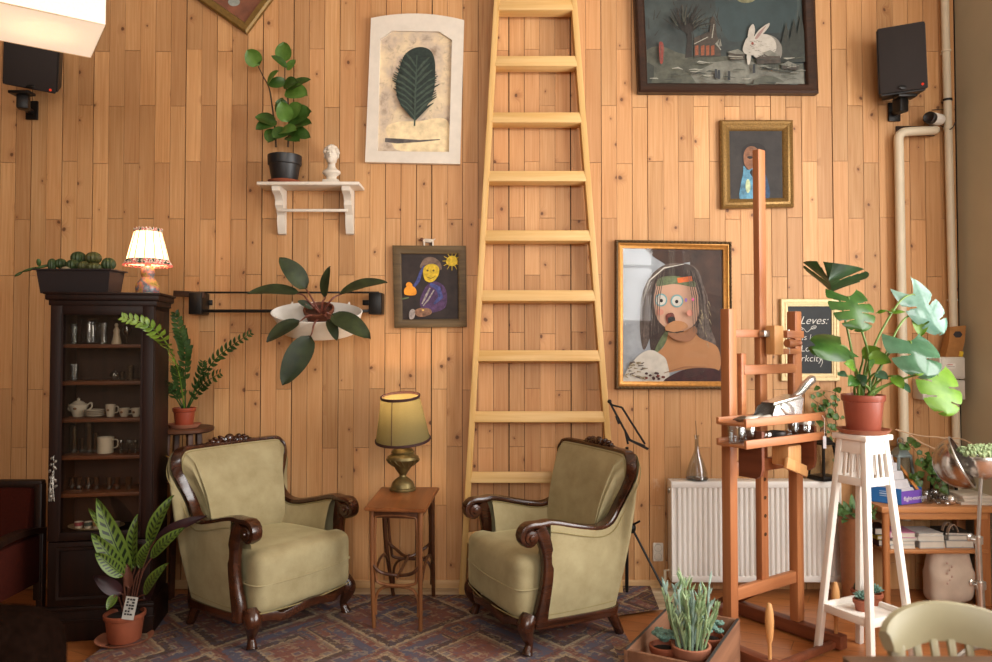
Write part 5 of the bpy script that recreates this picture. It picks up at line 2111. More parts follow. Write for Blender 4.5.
for i in range(6):
    for j in range(3):
        if (i * 3 + j) % 5 == 4:
            continue
        m3 = MB()
        m3.box((-.015 + j * .013, -.0015, .038 - i * .013), (.009 if j < 2 else .012, .001, .008))
        m2.merge(m3.bm, R)
m2.build('care_label', [plain('label_white', '#b8b6ae', .6), plain('label_black', '#1c1c1c', .6)], o)

# ================================================================ SEATS AT THE LEFT EDGE
M_REDUP = plain('rust_red_upholstery', '#3c1208', .9, var=.15, scale=90, spec=.15)
M_DKWOOD = wood('black_brown_wood', '#150b07', '#2a160d', 'z', 40, .4)
cx, cy = -2.62, -.68
o = thing('lounge_chair', 'low dark-wood armchair with rust red upholstery left of the cabinet', 'chair', (cx, cy, 0))
mb = MB(); mb.box((0, .10, .52), (.62, .07, .34), (radians(-8), 0, 0), bev=.02); mb.build('backrest', M_REDUP, o, local=True)
mb = MB(); mb.box((0, .125, .705), (.70, .045, .04), bev=.01)
for sx in (-1, 1):
    mb.box((sx * .335, .12, .42), (.04, .045, .58), bev=.008)
mb.build('back_frame', M_DKWOOD, o, local=True)
mb = MB(); mb.box((0, -.16, .33), (.62, .54, .13), bev=.03); mb.build('seat', M_REDUP, o, local=True)
for sx in (-1, 1):
    mb = MB()
    mb.sweep(spline([(sx * .345, .12, .475), (sx * .35, -.05, .50), (sx * .352, -.24, .495), (sx * .352, -.36, .455)], 6), [(-.025, -.014), (.025, -.014), (.025, .014), (-.025, .014)], (1, 0, 0))
    mb.build('armrest', M_DKWOOD, o, local=True)
    mb = MB(); mb.box((sx * .335, -.12, .34), (.03, .44, .24), bev=.01); mb.build('side_panel', M_REDUP, o, local=True)
    for y in (-.36, .12):
        mb = MB(); mb.bar((sx * .345, y, .47), (sx * .345, y, 0), .034, .034, None, .005); mb.build('leg', M_DKWOOD, o, local=True)

M_PLUSH = plain('brown_plush', '#150c08', 1.0, var=.35, scale=70, spec=.0, bstr=.4)
cx, cy = -1.215, -2.88
o = thing('plush_chair', 'dark brown plush chair back in the near bottom-left corner, seen from behind', 'chair', (cx, cy, 0))
def rbox(c, size, r, n=6, fn=None):
    """box with big round edges"""
    b = bmesh.new()
    bmesh.ops.create_cube(b, size=1)
    bmesh.ops.subdivide_edges(b, edges=b.edges[:], cuts=n, use_grid_fill=True)
    h = [s / 2 for s in size]
    for v in b.verts:
        p = V((v.co.x * size[0], v.co.y * size[1], v.co.z * size[2]))
        q_ = V([max(-(h[i] - r), min(h[i] - r, p[i])) for i in range(3)])
        d = p - q_
        if d.length > 1e-6:
            m = max(abs(d[i]) for i in range(3))
            p = q_ + d.normalized() * r
        v.co = (fn(p) if fn else p) + V(c)
    return b
mb = MB()
mb.merge(rbox((0, 0, .58), (.70, .20, .62), .085, 12, lambda p: p + V((0, .012 * sin(p.x * 40) * (1 if p.z < .15 else 0), 0))))
mb.build('backrest', M_PLUSH, o, local=True)
mb = MB()
mb.merge(rbox((0, -.035, .845), (.60, .17, .10), .045, 8))
mb.build('top_roll', M_PLUSH, o, local=True)
mb = MB(); mb.merge(rbox((0, .30, .33), (.62, .56, .16), .05, 6)); mb.build('seat', M_PLUSH, o, local=True)
for sx in (-1, 1):
    for y in (-.06, .54):
        mb = MB(); mb.lathe([(0, 0), (.02, 0), (.028, .24), (0, .24)], (sx * .29, y, 0), 12); mb.build('leg', M_DKWOOD, o, local=True)

# ================================================================ PENDANT LAMPSHADE (top left)
PD = 2.87
def ray_at(px, py, d):
    r = ray(px, py)
    return EYE + r * (d / r.y)
rc = ray_at(105.5, 25, PD)
qf = F(91, 57.7, rc.z)
ev = qf - rc
side = ev.length
ev.normalize()
hv = V((-ev.y, ev.x, 0))
if hv.y > 0:
    hv = -hv
pcn = rc + (ev + hv) * side / 2
o = thing('pendant_lamp', 'large square cream pendant lampshade, lit, hanging in the top left corner', 'lamp', pcn)
M_PSH = shadecloth('pendant_cloth', '#e8dfd0', '#fff0e0', .42, 120, .2)
Rz = Matrix.Translation(pcn) @ Matrix.Rotation(atan2(hv.y, hv.x), 4, 'Z')
def sq(h, z):
    return [Rz @ V((sx * h, sy * h, z)) for sx, sy in ((-1, -1), (1, -1), (1, 1), (-1, 1))]
H_ = side / 2
HT = .30
mb = MB()
lp = [sq(H_, 0), sq(H_, HT), sq(H_ - .004, HT), sq(H_ - .004, .004)]
vs = [p for l in lp for p in l]
fs = []
for i in range(3):
    for k in range(4):
        a, b_ = i * 4, (i + 1) * 4
        fs.append((a + k, a + (k + 1) % 4, b_ + (k + 1) % 4, b_ + k))
mb.add(vs, fs)
sh = mb.build('lamp_shade', M_PSH, o, smooth=False)
mb = MB()
mb.poly(sq(H_ - .001, .0), V((0, 0, .003)))
mb.build('diffuser', shadecloth('diffuser_cloth', '#ece2d2', '#ffecd6', .42, 120, .22), o, smooth=False)
M_EDGE = plain('shade_edge', '#c9a878', .6)
for z in (0, HT):
    mb = MB()
    mb.tube(sq(H_ + .001, z), .0028, 6, True)
    mb.build('wire_ring', M_EDGE, sh)
mb = MB()
mb.tube([pcn + V((0, 0, .2)), V((pcn.x, pcn.y, ZC))], .004, 6)
mb.bar(Rz @ V((-H_, 0, HT - .01)), Rz @ V((H_, 0, HT - .01)), .006, .006)
mb.build('cord', M_BLACKPL, o)
mb = MB()
mb.ball(pcn + V((0, 0, .19)), (.03, .03, .04))
mb.build('light_bulb', emit('bulb_glow', '#ffd9a0', 6.0), o)
bulb('pendant_bulb', pcn + V((0, 0, .11)), POW_PEND, (1.0, .84, .64), .03)
# ================================================================ THE TWO BERGERE ARMCHAIRS
def velvet(name, c1, c2):
    t = NT(name)
    v = t.noise(t.coords(), 9, 4, .6)
    v2 = t.noise(t.coords(), 320, 2)
    col = t.ramp(t.math('ADD', t.math('MULTIPLY', v, .7), t.math('MULTIPLY', v2, .3)), [(.35, c1), (.65, c2)])
    t.bsdf(col, .8, 0, .2, bump=v2, bstr=.12, bdist=.002, Sheen_Weight=.5, Sheen_Roughness=.4, Sheen_Tint=lin('#d8cfa0'))
    return t.m
M_VEL = velvet('olive_velvet', '#928562', '#a89c78')
M_GIMP = plain('gimp_braid', '#8a7c50', .8, var=.3, scale=400, bstr=.5)
M_WAL = wood('carved_walnut', '#24110a', '#4a2614', 'y', 26, .25, .5, .3)

def _z(z):
    return z if z < .58 else .58 + (z - .58) * .855
def _y(y):
    return y if y < -.28 else -.28 + (y + .28) * .89
HALF_T = [(a, _y(b), _z(c)) for a, b, c in [(0, .315, .905), (.10, .315, .905), (.20, .307, .905), (.300, .290, .902), (.347, .272, .868), (.360, .255, .80), (.340, .238, .73), (.314, .220, .66), (.300, .195, .60), (.304, .15, .545), (.314, .09, .524), (.329, .02, .526), (.340, -.06, .540), (.345, -.14, .556), (.342, -.21, .571), (.337, -.258, .577)]]
HALF_B = [(a, _y(b)) for a, b in [(0, .215), (.10, .215), (.19, .208), (.25, .192), (.270, .178), (.280, .166), (.284, .152), (.287, .135), (.290, .115), (.293, .08), (.299, .035), (.305, -.02), (.310, -.08), (.314, -.15), (.315, -.22), (.314, -.268)]]
ZB = .145
def half_samples():
    T = spline([V(p) for p in HALF_T], 4)
    B = spline([V((p[0], p[1], 0)) for p in HALF_B], 4)
    return T, B
def chair_shell():
    T, B = half_samples()
    n = len(T)
    full = []
    for i in range(n - 1, -1, -1):
        full.append((V((-T[i].x, T[i].y, T[i].z)), V((-B[i].x, B[i].y, ZB)), i / (n - 1)))
    for i in range(1, n):
        full.append((T[i].copy(), V((B[i].x, B[i].y, ZB)), i / (n - 1)))
    inw = []
    m = len(full)
    for i in range(m):
        t_ = full[min(i + 1, m - 1)][1] - full[max(i - 1, 0)][1]
        t_.z = 0
        t_.normalize()
        d = V((t_.y, -t_.x, 0))            # inward (path runs left front -> back -> right front)
        inw.append(d)
    return full, inw

def armchair(name, label, loc, rotz):
    o = thing(name, label, 'armchair', loc, rotz, 'velvet armchairs flanking the side table')
    full, inw = chair_shell()
    m = len(full)
    th = [lerp(.085, .062, min(1, max(0, (f[2] - .35) / .3))) for f in full]
    # outside panels and back
    NV = 10
    vs, fs = [], []
    for (T, B, u) in full:
        i = len(vs) // (NV + 1)
        for j in range(NV + 1):
            v = j / NV
            p = B.lerp(T, v) - inw[i] * (.016 * sin(pi * v) + .006)
            vs.append(p)
    for i in range(m - 1):
        for j in range(NV):
            a = i * (NV + 1) + j
            fs.append((a, a + 1, a + NV + 2, a + NV + 1))
    mb = MB()
    mb.add(vs, fs)
    mb.build('outer_upholstery', M_VEL, o, local=True)
    # inside back and arms, padded
    vs, fs = [], []
    zi = .34
    for i, (T, B, u) in enumerate(full):
        t0 = th[i]
        bot = B.lerp(T, (zi - ZB) / (T.z - ZB)) + inw[i] * (t0 + .03)
        top = T + inw[i] * t0
        for j in range(NV + 1):
            v = j / NV
            bul = (.045 if u < .5 else .02) * sin(pi * v ** .8)
            p = bot.lerp(top, v) + inw[i] * bul
            vs.append(p)
        vs[-1] = T + inw[i] * (t0 * .55) + V((0, 0, .004))
    for i in range(m - 1):
        for j in range(NV):
            a = i * (NV + 1) + j
            fs.append((a, a + 1, a + NV + 2, a + NV + 1))
    mb = MB()
    mb.add(vs, fs)
    inner = mb.build('inner_upholstery', M_VEL, o, local=True)
    # braid along the inner edge of the wood
    mb = MB()
    gp = [T + inw[i] * (lerp(.060, th[i] * .5 + .034, min(1, max(0, (u - .5) / .25)))) + V((0, 0, -.010)) for i, (T, B, u) in enumerate(full)]
    mb.tube(gp, .003, 6)
    mb.build('braid', M_GIMP, inner, local=True)
    mb = MB()
    gp = [T - inw[i] * .012 + V((0, 0, -.03)) for i, (T, B, u) in enumerate(full)]
    mb.tube(gp, .0026, 6)
    mb.tube([B - inw[i] * .010 + V((0, 0, .028)) for i, (T, B, u) in enumerate(full)], .0028, 6)
    mb.build('braid', M_GIMP, o, local=True)
    # show-wood: arm, wing and top rail in one run, ending in scrolls
    path, sides, sc = [], [], []
    def scroll(sg):
        x = sg * (.336 - .030)
        ctr = V((x, -.352, .527))
        pts = [V((x, -.305, .576)), V((x, -.335, .5775))]
        for k in range(18):
            a = radians(8 + 24 * k)
            r = .050 * (1 - k / 22)
            pts.append(ctr + V((0, -sin(a) * r, cos(a) * r)))
        return pts
    L = scroll(-1)
    R_ = scroll(1)
    for i, p in enumerate(reversed(L)):
        path.append(p); sides.append(V((1, 0, 0))); sc.append(lerp(.55, 1.0, i / (len(L) - 1)))
    for i, (T, B, u) in enumerate(full):
        path.append(T + inw[i] * lerp(.030, th[i] * .45, min(1, max(0, (u - .5) / .25))) + V((0, 0, .004)))
        sides.append(inw[i])
        sc.append(lerp(.72, .95, min(1, max(0, (u - .45) / .3))))
    for i, p in enumerate(R_):
        path.append(p); sides.append(V((-1, 0, 0))); sc.append(lerp(1.0, .55, i / (len(R_) - 1)))
    prof = [(.036, 0), (.031, .012), (.016, .017), (0, .019), (-.016, .017), (-.031, .012), (-.036, 0), (-.030, -.013), (0, -.017), (.030, -.013)]
    prof = prof[::-1]
    mb = MB()
    mb.sweep(path, prof, sides, scale=sc)
    mb.build('carved_rail', M_WAL, o, local=True, angle=50)
    for sg in (-1, 1):
        mb = MB()
        x = sg * (.336 - .030)
        mb.lathe([(0, -.034), (.030, -.034), (.034, -.028), (.034, .028), (.030, .034), (.018, .036), (.014, .043), (0, .046)], V((x, -.352, .527)), 20, rotm(0, radians(90), 0))
        mb.lathe([(0, 0), (.014, 0), (.012, .01), (0, .012)], V((x - .034, -.352, .527)), 12, rotm(0, radians(-90), 0))
        mb.build('scroll', M_WAL, o, local=True)
        # arm stump, S-curved, down to the seat rail
        mb = MB()
        q_ = spline([(x + sg * .006, -.312, .565), (x + sg * .014, -.288, .51), (x + sg * .018, -.272, .44), (x + sg * .020, -.272, .35), (x + sg * .018, -.286, .26), (x + sg * .014, -.300, .19), (x + sg * .010, -.306, .125)], 5)
        n_ = len(q_)
        mb.sweep(q_, [(.027, -.024), (.027, .016), (.017, .026), (-.017, .026), (-.027, .016), (-.027, -.024)], V((1, 0, 0)), scale=[1.0 + .12 * cos(2 * pi * i / n_) for i in range(n_)])
        mb.build('arm_post', M_WAL, o, local=True, angle=50)
    # crest carving
    mb = MB()
    yc_, zc_ = .222, .880
    mb.ball((0, yc_, zc_ + .004), (.028, .020, .026))
    for sg in (-1, 1):
        for k, (dx, dz, rx, rz, an) in enumerate(((.040, .002, .030, .014, 25), (.072, -.008, .026, .016, -15), (.10, -.004, .024, .012, 22), (.128, -.014, .024, .013, -12), (.155, -.016, .018, .010, 8), (.055, .014, .014, .010, 40), (.088, .010, .013, .009, 30))):
            mb.ball((sg * dx, yc_, zc_ + dz), (rx, .018, rz), (0, radians(-an * sg), 0), nu=10, nv=7)
        mb.tube([(sg * (.03 + .012 * cos(a) * (1 - a / 14)), yc_ - .018, zc_ + .012 * sin(a) * (1 - a / 14)) for a in [i * .5 for i in range(16)]], .004, 5)
    mb.build('crest_carving', M_WAL, o, local=True, angle=60)
    # seat
    def shape(p):
        x, y, z = p
        if y > -.20:
            x *= .92 * (1 - .10 * max(0, (y + .20) / .5))
        else:
            y -= .020 * cos(x * 4.4) * (1 - abs(z) * 2)
        if z > 0:
            z += .022 * (1 - min(1, (x / .32) ** 2)) * (1 - min(1, ((y) / .36) ** 2)) + (.012 if y < -.2 else 0)
        return V((x, y, z))
    mb = MB()
    mb.merge(rbox((0, -.10, .278), (.585, .59, .27), .05, 14, shape))
    seat = mb.build('seat', M_VEL, o, local=True)
    mb = MB()
    pp_ = [(-.262, -.27, .29), (-.296, -.30, .288), (-.287, -.384, .286), (-.20, -.406, .284), (0, -.418, .282), (.20, -.406, .284), (.287, -.384, .286), (.296, -.30, .288), (.262, -.27, .29)]
    mb.tube(spline(pp_, 6), .0035, 6)
    mb.build('piping', M_VEL, seat, local=True)
    mb = MB()
    pp_ = [(-.294, -.31, .166), (-.286, -.382, .163), (-.20, -.405, .160), (0, -.418, .157), (.20, -.405, .160), (.286, -.382, .163), (.294, -.31, .166)]
    mb.tube(spline(pp_, 6), .003, 6)
    mb.build('braid', M_GIMP, seat, local=True)
    # serpentine seat rail
    fr = []
    for i in range(33):
        x = -.312 + .624 * i / 32
        y = -.330 - .075 * sin(pi * i / 32) ** .6
        z = .140 - .016 * (1 - abs(cos(2 * pi * i / 32))) * (1 if 6 < i < 26 else .4) + .004 * cos(4 * pi * i / 32)
        fr.append(V((x, y, z)))
    side_r = []
    for i, (T, B, u) in enumerate(full):
        if i > m // 2:
            side_r.append(V((B.x, B.y, .134 - .010 * sin(pi * u) ** 2)))
    loop = fr + side_r[::-1] + [V((-p.x, p.y, p.z)) for p in side_r]
    mb = MB()
    n_ = len(loop)
    mb.sweep(loop, [(.016, -.022), (.020, 0), (.014, .020), (-.014, .020), (-.018, -.022)], None, True) if False else None
    prof2 = [(.017, -.02), (.021, -.006), (.016, .018), (-.014, .018), (-.014, -.02)]
    outw = []
    for i in range(n_):
        t_ = (loop[(i + 1) % n_] - loop[i - 1]); t_.z = 0; t_.normalize()
        outw.append(V((t_.y, -t_.x, 0)))
    mb.sweep(loop, prof2, outw, True)
    mb.build('seat_rail', M_WAL, o, local=True, angle=50)
    # legs
    for sg in (-1, 1):
        mb = MB()
        q_ = spline([(sg * .286, -.338, .165), (sg * .297, -.362, .130), (sg * .294, -.357, .090), (sg * .286, -.341, .048), (sg * .290, -.349, .018), (sg * .294, -.355, .0)], 5)
        n_ = len(q_)
        rr = spline([V((.044, 0, 0)), V((.043, 0, 0)), V((.031, 0, 0)), V((.019, 0, 0)), V((.022, 0, 0)), V((.026, 0, 0))], 5)
        mb.tube(q_, [r.x for r in rr], 12)
        mb.build('leg', M_WAL, o, local=True)
        mb = MB()
        q_ = spline([(sg * .245, .11, .16), (sg * .248, .12, .11), (sg * .253, .145, .055), (sg * .258, .17, .0)], 5)
        mb.tube(q_, [lerp(.033, .02, i / (len(q_) - 1)) for i in range(len(q_))], 10)
        mb.build('leg', M_WAL, o, local=True)
    return o

def place_chair(name, label, f1, f2, width=.70):
    """f1, f2: floor points of the two front feet (chair's own right and left seen from the front)"""
    mid = (f1 + f2) / 2
    lat = (f2 - f1)
    yaw = atan2(lat.y, lat.x)
    back = V((-sin(yaw), cos(yaw), 0))
    loc = mid + back * .35
    return armchair(name, label, V((loc.x, loc.y, RUGZ)), yaw)

RUGZ = .020
# in chair space the front faces -y, +x is the viewer's right when looking at its front
place_chair('armchair', 'olive velvet armchair with carved dark wood left of the side table, beside the cabinet', F(253, 653), F(344, 616))
place_chair('armchair', 'olive velvet armchair with carved dark wood in front of the ladder', F(475, 617), F(527.5, 659))

# ================================================================ RUGS
def rug_material(name, seed, red, navy, tan, dark, period):
    t = NT(name)
    tc = t.n('ShaderNodeTexCoord')
    mp = t.n('ShaderNodeMapping')
    mp.inputs['Location'].default_value = (seed, seed * .7, 0)
    t.l(tc.outputs['Object'], mp.inputs[0])
    s = t.n('ShaderNodeSeparateXYZ')
    t.l(mp.outputs[0], s.inputs[0])
    jit = t.noise(mp.outputs[0], 55, 2)
    def fold(v, per):
        a = t.math('MODULO', t.math('ADD', t.math('DIVIDE', v, per), 50.0), 1.0)
        return t.math('ABSOLUTE', t.math('SUBTRACT', a, .5))
    u = fold(s.outputs[0], period)
    v = fold(s.outputs[1], period * 1.15)
    dm = t.math('ADD', t.math('ADD', u, v), t.math('MULTIPLY', t.math('SUBTRACT', jit, .5), .05))
    u2 = fold(s.outputs[0], period / 6)
    v2 = fold(s.outputs[1], period / 6)
    dm2 = t.math('ADD', u2, v2)
    st = t.math('SINE', t.math('MULTIPLY', dm, 42.0))
    base = t.ramp(dm, [(.0, red), (.18, tan), (.24, dark), (.30, navy), (.44, red), (.50, tan), (.55, dark), (.62, red), (.80, navy), (.88, tan), (.93, dark)], 'CONSTANT')
    small = t.ramp(dm2, [(.0, navy), (.20, tan), (.30, red), (.48, dark), (.56, red), (.74, tan), (.84, navy)], 'CONSTANT')
    vo = t.n('ShaderNodeTexVoronoi', feature='F1', distance='MANHATTAN')
    vo.inputs['Scale'].default_value = 26
    t.l(mp.outputs[0], vo.inputs['Vector'])
    spk = t.ramp(vo.outputs['Color'], [(.2, navy), (.45, red), (.62, tan), (.8, dark)], 'CONSTANT')
    m1 = t.mix(t.math('MULTIPLY', t.math('GREATER_THAN', st, .1), .65), base, small)
    m2 = t.mix(t.math('MULTIPLY', t.math('GREATER_THAN', jit, .52), .45), m1, spk)
    wear = t.noise(mp.outputs[0], 3.2, 4, .6)
    col = t.mix(t.math('ADD', t.math('MULTIPLY', wear, .5), .12), m2, lin('#786456'))
    fib = t.noise(mp.outputs[0], 500, 2)
    t.bsdf(col, .95, 0, .1, bump=fib, bstr=.4, bdist=.003)
    return t.m
def rug(name, label, corners, z0, z1, mats, mat_border):
    q = [V((p.x, p.y, 0)) for p in corners]
    o = thing(name, label, 'rug', V((sum(p.x for p in q) / 4, sum(p.y for p in q) / 4, z0)), 0, 'oriental rugs')
    ctr = sum(q, V()) / 4
    NX, NY = 40, 26
    def gridmesh(mb, s, zt):
        vs = []
        for j in range(NY + 1):
            for i in range(NX + 1):
                p = q[0].lerp(q[1], i / NX).lerp(q[3].lerp(q[2], i / NX), j / NY)
                p = ctr + (p - ctr) * s
                e = min(i, NX - i, j, NY - j) / 3
                vs.append(V((p.x, p.y, zt + .0012 * sin(p.x * 9) * sin(p.y * 7))))
        k = NX + 1
        mb.add(vs, [(j * k + i, j * k + i + 1, (j + 1) * k + i + 1, (j + 1) * k + i) for j in range(NY) for i in range(NX)])
    mb = MB()
    gridmesh(mb, .93, z1 + .0008)
    mb.build('field', mats, o)
    mb = MB()
    mb.poly([V((p.x, p.y, z1)) for p in q], V((0, 0, z0 - z1)))
    mb.build('border', mat_border, o)
    return o
M_RUG1 = rug_material('rug_red', 3.1, '#7d4842', '#48526c', '#b4a080', '#3a2c30', .8)
M_RUG1B = rug_material('rug_red_border', 8.3, '#7e4840', '#444c64', '#a88e6a', '#3a2c30', .3)
M_RUG2 = rug_material('rug_rose', 1.7, '#85504c', '#47506c', '#b8a07c', '#3a2c30', .5)
M_RUG2B = rug_material('rug_rose_border', 5.9, '#5a2a2a', '#232a44', '#9c8056', '#1a1418', .16)
rug('rug', 'large worn dark red oriental rug beneath both armchairs and the side table', [V((-1.86, -2.0, 0)), V((.66, -1.9, 0)), V((.60, -.155, 0)), V((-1.76, -.14, 0))], .0125, .0190, M_RUG1, M_RUG1B)
rug('rug', 'smaller rose and blue oriental rug behind the crate, lying on the pale boards', [F(560, 628), F(659, 613), F(650, 589.5), F(560, 590)], .0190, .0245, M_RUG2, M_RUG2B)

# ================================================================ SIDE TABLE WITH THE BRASS LAMP
M_TAB = wood('table_top_wood', '#6b3d1f', '#8f5730', 'y', 26, .35)
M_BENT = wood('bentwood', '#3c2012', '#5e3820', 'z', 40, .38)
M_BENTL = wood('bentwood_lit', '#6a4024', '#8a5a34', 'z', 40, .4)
zt = .62
cs = [F(363.7, 507.5, zt), F(425, 509.5, zt), F(439.5, 487, zt), F(380.7, 487, zt)]
ctr = sum(cs, V()) / 4
o = thing('side_table', 'narrow bentwood side table with a brown wooden top between the armchairs', 'table', V((ctr.x, ctr.y, RUGZ)))
mb = MB()
mb.poly([p for p in cs], V((0, 0, -.018)))
tb = mb.bm
bmesh.ops.bevel(tb, geom=tb.edges[:], offset=.005, segments=2, affect='EDGES')
mb.build('table_top', M_TAB, o)
ins_ = [ctr + (p - ctr) * .80 for p in cs]
for p in ins_:
    p.z = zt - .018
mb = MB()
for k in range(4):
    a, b = ins_[k], ins_[(k + 1) % 4]
    mb.bar(a - V((0, 0, .02)), b - V((0, 0, .02)), .04, .014, (0, 0, 1), .002)
mb.build('apron', M_BENT, o)
feet = [F(374, 632), F(420.5, 635), F(433.5, 599.5), F(393.5, 599)]
legs = []
for k in range(4):
    a, f_ = ins_[k] - V((0, 0, .0)), V((feet[k].x, feet[k].y, RUGZ))
    m_ = V((lerp(a.x, f_.x, .35), lerp(a.y, f_.y, .35), lerp(a.z, f_.z, .62)))
    q_ = spline([a, V((a.x, a.y, lerp(a.z, f_.z, .3))), m_, f_], 8)
    legs.append(q_)
    mb = MB()
    mb.tube(q_, [lerp(.0135, .0105, i / (len(q_) - 1)) for i in range(len(q_))], 10)
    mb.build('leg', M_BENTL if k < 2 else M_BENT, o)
def legat(k, z):
    return min(legs[k], key=lambda p: abs(p.z - z)).copy()
for (k, l) in ((0, 1), (3, 2)):
    mb = MB()
    z1_, z0_ = zt - .05, .24
    a1, b1, a0, b0 = legat(k, z1_), legat(l, z1_), legat(k, z0_), legat(l, z0_)
    e = .018
    hoop = [a1.lerp(b1, .18), a1.lerp(b1, .82), a1.lerp(b1, .93) + V((0, 0, -.04)), b0.lerp(a0, .07) + V((0, 0, .05)), b0.lerp(a0, .2), b0.lerp(a0, .8), b0.lerp(a0, .93) + V((0, 0, .05)), a1.lerp(b1, .07) + V((0, 0, -.04))]
    mb.tube(spline(hoop, 5, True), .008, 8, True)
    a2, b2 = legat(k, .09), legat(l, .09)
    arch = [a2.lerp(b2, .05), a2.lerp(b2, .06) + V((0, 0, .09)), a2.lerp(b2, .25) + V((0, 0, .135)), a2.lerp(b2, .75) + V((0, 0, .135)), a2.lerp(b2, .94) + V((0, 0, .09)), a2.lerp(b2, .95)]
    mb.tube(spline(arch, 5), .0075, 8)
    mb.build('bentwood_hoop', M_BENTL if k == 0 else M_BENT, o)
mb = MB()
fm, bmid = (legat(0, .27) + legat(1, .27)) / 2, (legat(3, .27) + legat(2, .27)) / 2
for k, l, mm in ((0, 1, fm), (3, 2, bmid)):
    mb.tube(spline([legat(k, .34), legat(k, .31).lerp(mm, .35), mm.lerp(ctr.xy.to_3d() + V((0, 0, .27)), .28), legat(l, .31).lerp(mm, .35), legat(l, .34)], 6), .0085, 8)
mb.tube([fm.lerp(bmid, .08), fm.lerp(bmid, .92)], .008, 8)
mb.build('stretcher', M_BENT, o)
for (k, l) in ((0, 3), (1, 2)):
    mb = MB()
    z1_ = zt - .05
    a1, b1 = legat(k, z1_), legat(l, z1_)
    mb.tube(spline([legat(k, zt - .20), a1.lerp(b1, .04) + V((0, 0, -.05)), a1.lerp(b1, .18), a1.lerp(b1, .82), a1.lerp(b1, .96) + V((0, 0, -.05)), legat(l, zt - .20)], 6), .0075, 8)
    a1, b1 = legat(k, .2), legat(l, .2)
    mb.tube(spline([a1, a1.lerp(b1, .3) + V((0, 0, .08)), a1.lerp(b1, .7) + V((0, 0, .08)), b1], 6), .0075, 8)
    mb.build('side_brace', M_BENT, o)

M_BRASS = plain('aged_brass', '#75653f', .44, .7, var=.25, scale=30)
c = V((P(403, 490, -.28).x, -.29, zt))
o = thing('table_lamp', 'lit brass table lamp with green-gold tilted shade on the side table', 'lamp', c)
mb = MB()
mb.lathe([(0, 0), (.068, 0), (.071, .006), (.070, .014), (.063, .018), (.062, .028), (.056, .045), (.038, .062), (.020, .074), (.018, .082), (.024, .092), (.05, .130), (.078, .152), (.086, .168), (.083, .182), (.066, .192), (.060, .198), (.064, .206), (.058, .214), (.05, .222), (.03, .228), (.012, .235), (.012, .33), (0, .33)], c, 36)
mb.build('brass_base', M_BRASS, o)
mb = MB()
for k in range(16):
    a = 2 * pi * k / 16
    mb.tube(spline([c + V((.088 * cos(a), .088 * sin(a), .168)), c + V((.08 * cos(a + .1), .08 * sin(a + .1), .152)), c + V((.054 * cos(a + .3), .054 * sin(a + .3), .132))], 3), .003, 5)
mb.build('engraved_ribs', M_BRASS, o)
st_ = Matrix.Translation(c + V((0, 0, .272))) @ rotm(radians(9), radians(-2.6), 0)
M_SHG = shadecloth('green_gold_shade', '#7f7550', '#c8a050', .0, 260, .34)
mb = MB()
R0, R1, H1 = .145, .102, .236
n = 48
vs = [st_ @ V((lerp(R0, R1, u) * cos(2 * pi * k / n), lerp(R0, R1, u) * sin(2 * pi * k / n), H1 * u)) for u in (0, .2, .4, .6, .8, 1) for k in range(n)]
mb.add(vs, [(i * n + k, i * n + (k + 1) % n, (i + 1) * n + (k + 1) % n, (i + 1) * n + k) for i in range(5) for k in range(n)])
sh = mb.build('lamp_shade', M_SHG, o)
M_TRIMB = plain('maroon_trim', '#3a1c16', .7)
for u, r_ in ((0, R0), (1, R1)):
    mb = MB()
    for dz in (-.003, .004):
        mb.tube([st_ @ V(((r_ + .001) * cos(2 * pi * k / n), (r_ + .001) * sin(2 * pi * k / n), H1 * u + dz * (1 if u == 0 else -1))) for k in range(n)], .004, 6, True)
    mb.build('trim', M_TRIMB, sh)
mb = MB()
mb.tube([st_ @ V((lerp(R0, R1, u) * 1.004 * cos(radians(-108)), lerp(R0, R1, u) * 1.004 * sin(radians(-108)), H1 * u)) for u in (0, .5, 1)], .002, 5)
mb.build('seam', M_TRIMB, sh)
lc = st_ @ V((.015, -.01, .135))
mb = MB()
mb.ball(lc, (.026, .026, .034))
mb.build('light_bulb', emit('lamp_bulb_glow', '#ffd8a0', 8.0), o)
mb = MB()
mb.lathe([(0, 0), (.014, 0), (.014, .06), (0, .06)], c + V((0, 0, .31)), 12)
mb.build('socket', M_BRASS, o)
bulb('side_lamp_bulb', st_ @ V((0, 0, .205)), 3.0, (1.0, .68, .38), .02)
# ================================================================ STUDIO EASEL
M_EAS = wood('easel_beech', '#985c3a', '#b3764a', 'z', 34, .42)
M_EASX = wood('easel_beech_bar', '#9a5e3c', '#b5784c', 'x', 34, .42)
M_EASD = wood('easel_foot', '#5c2f1c', '#7a4228', 'y', 30, .5)
M_PEG = wood('turned_peg', '#b98450', '#d6a46c', 'z', 30, .45)
EL = V((1.253, -.821, 0))
EY = radians(35)
o = thing('easel', 'large reddish wooden studio easel with tray and tall central mast', 'easel', EL, EY)
EM = W[o.name]
for sx in (-1, 1):
    mb = MB(); mb.bar((sx * .25, 0, .07), (sx * .25, 0, 1.565), .052, .048, (1, 0, 0), .004); mb.build('post', M_EAS, o, local=True)
    mb = MB(); mb.box((sx * .25, .09, .038), (.06, .66, .064), bev=.008); mb.build('foot_beam', M_EASD, o, local=True)
    mb = MB()
    mb.lathe([(0, 0), (.008, 0), (.008, .07), (.013, .085), (.017, .12), (.019, .16), (.017, .20), (.011, .228), (.008, .236), (0, .238)], (sx * .25, -.20, .068), 16)
    mb.build('peg', M_PEG, o, local=True)
mb = MB(); mb.bar((0, .012, .27), (0, .012, 2.325), .052, .034, (1, 0, 0), .003)
mb.build('mast', M_EAS, o, local=True)
mb = MB()
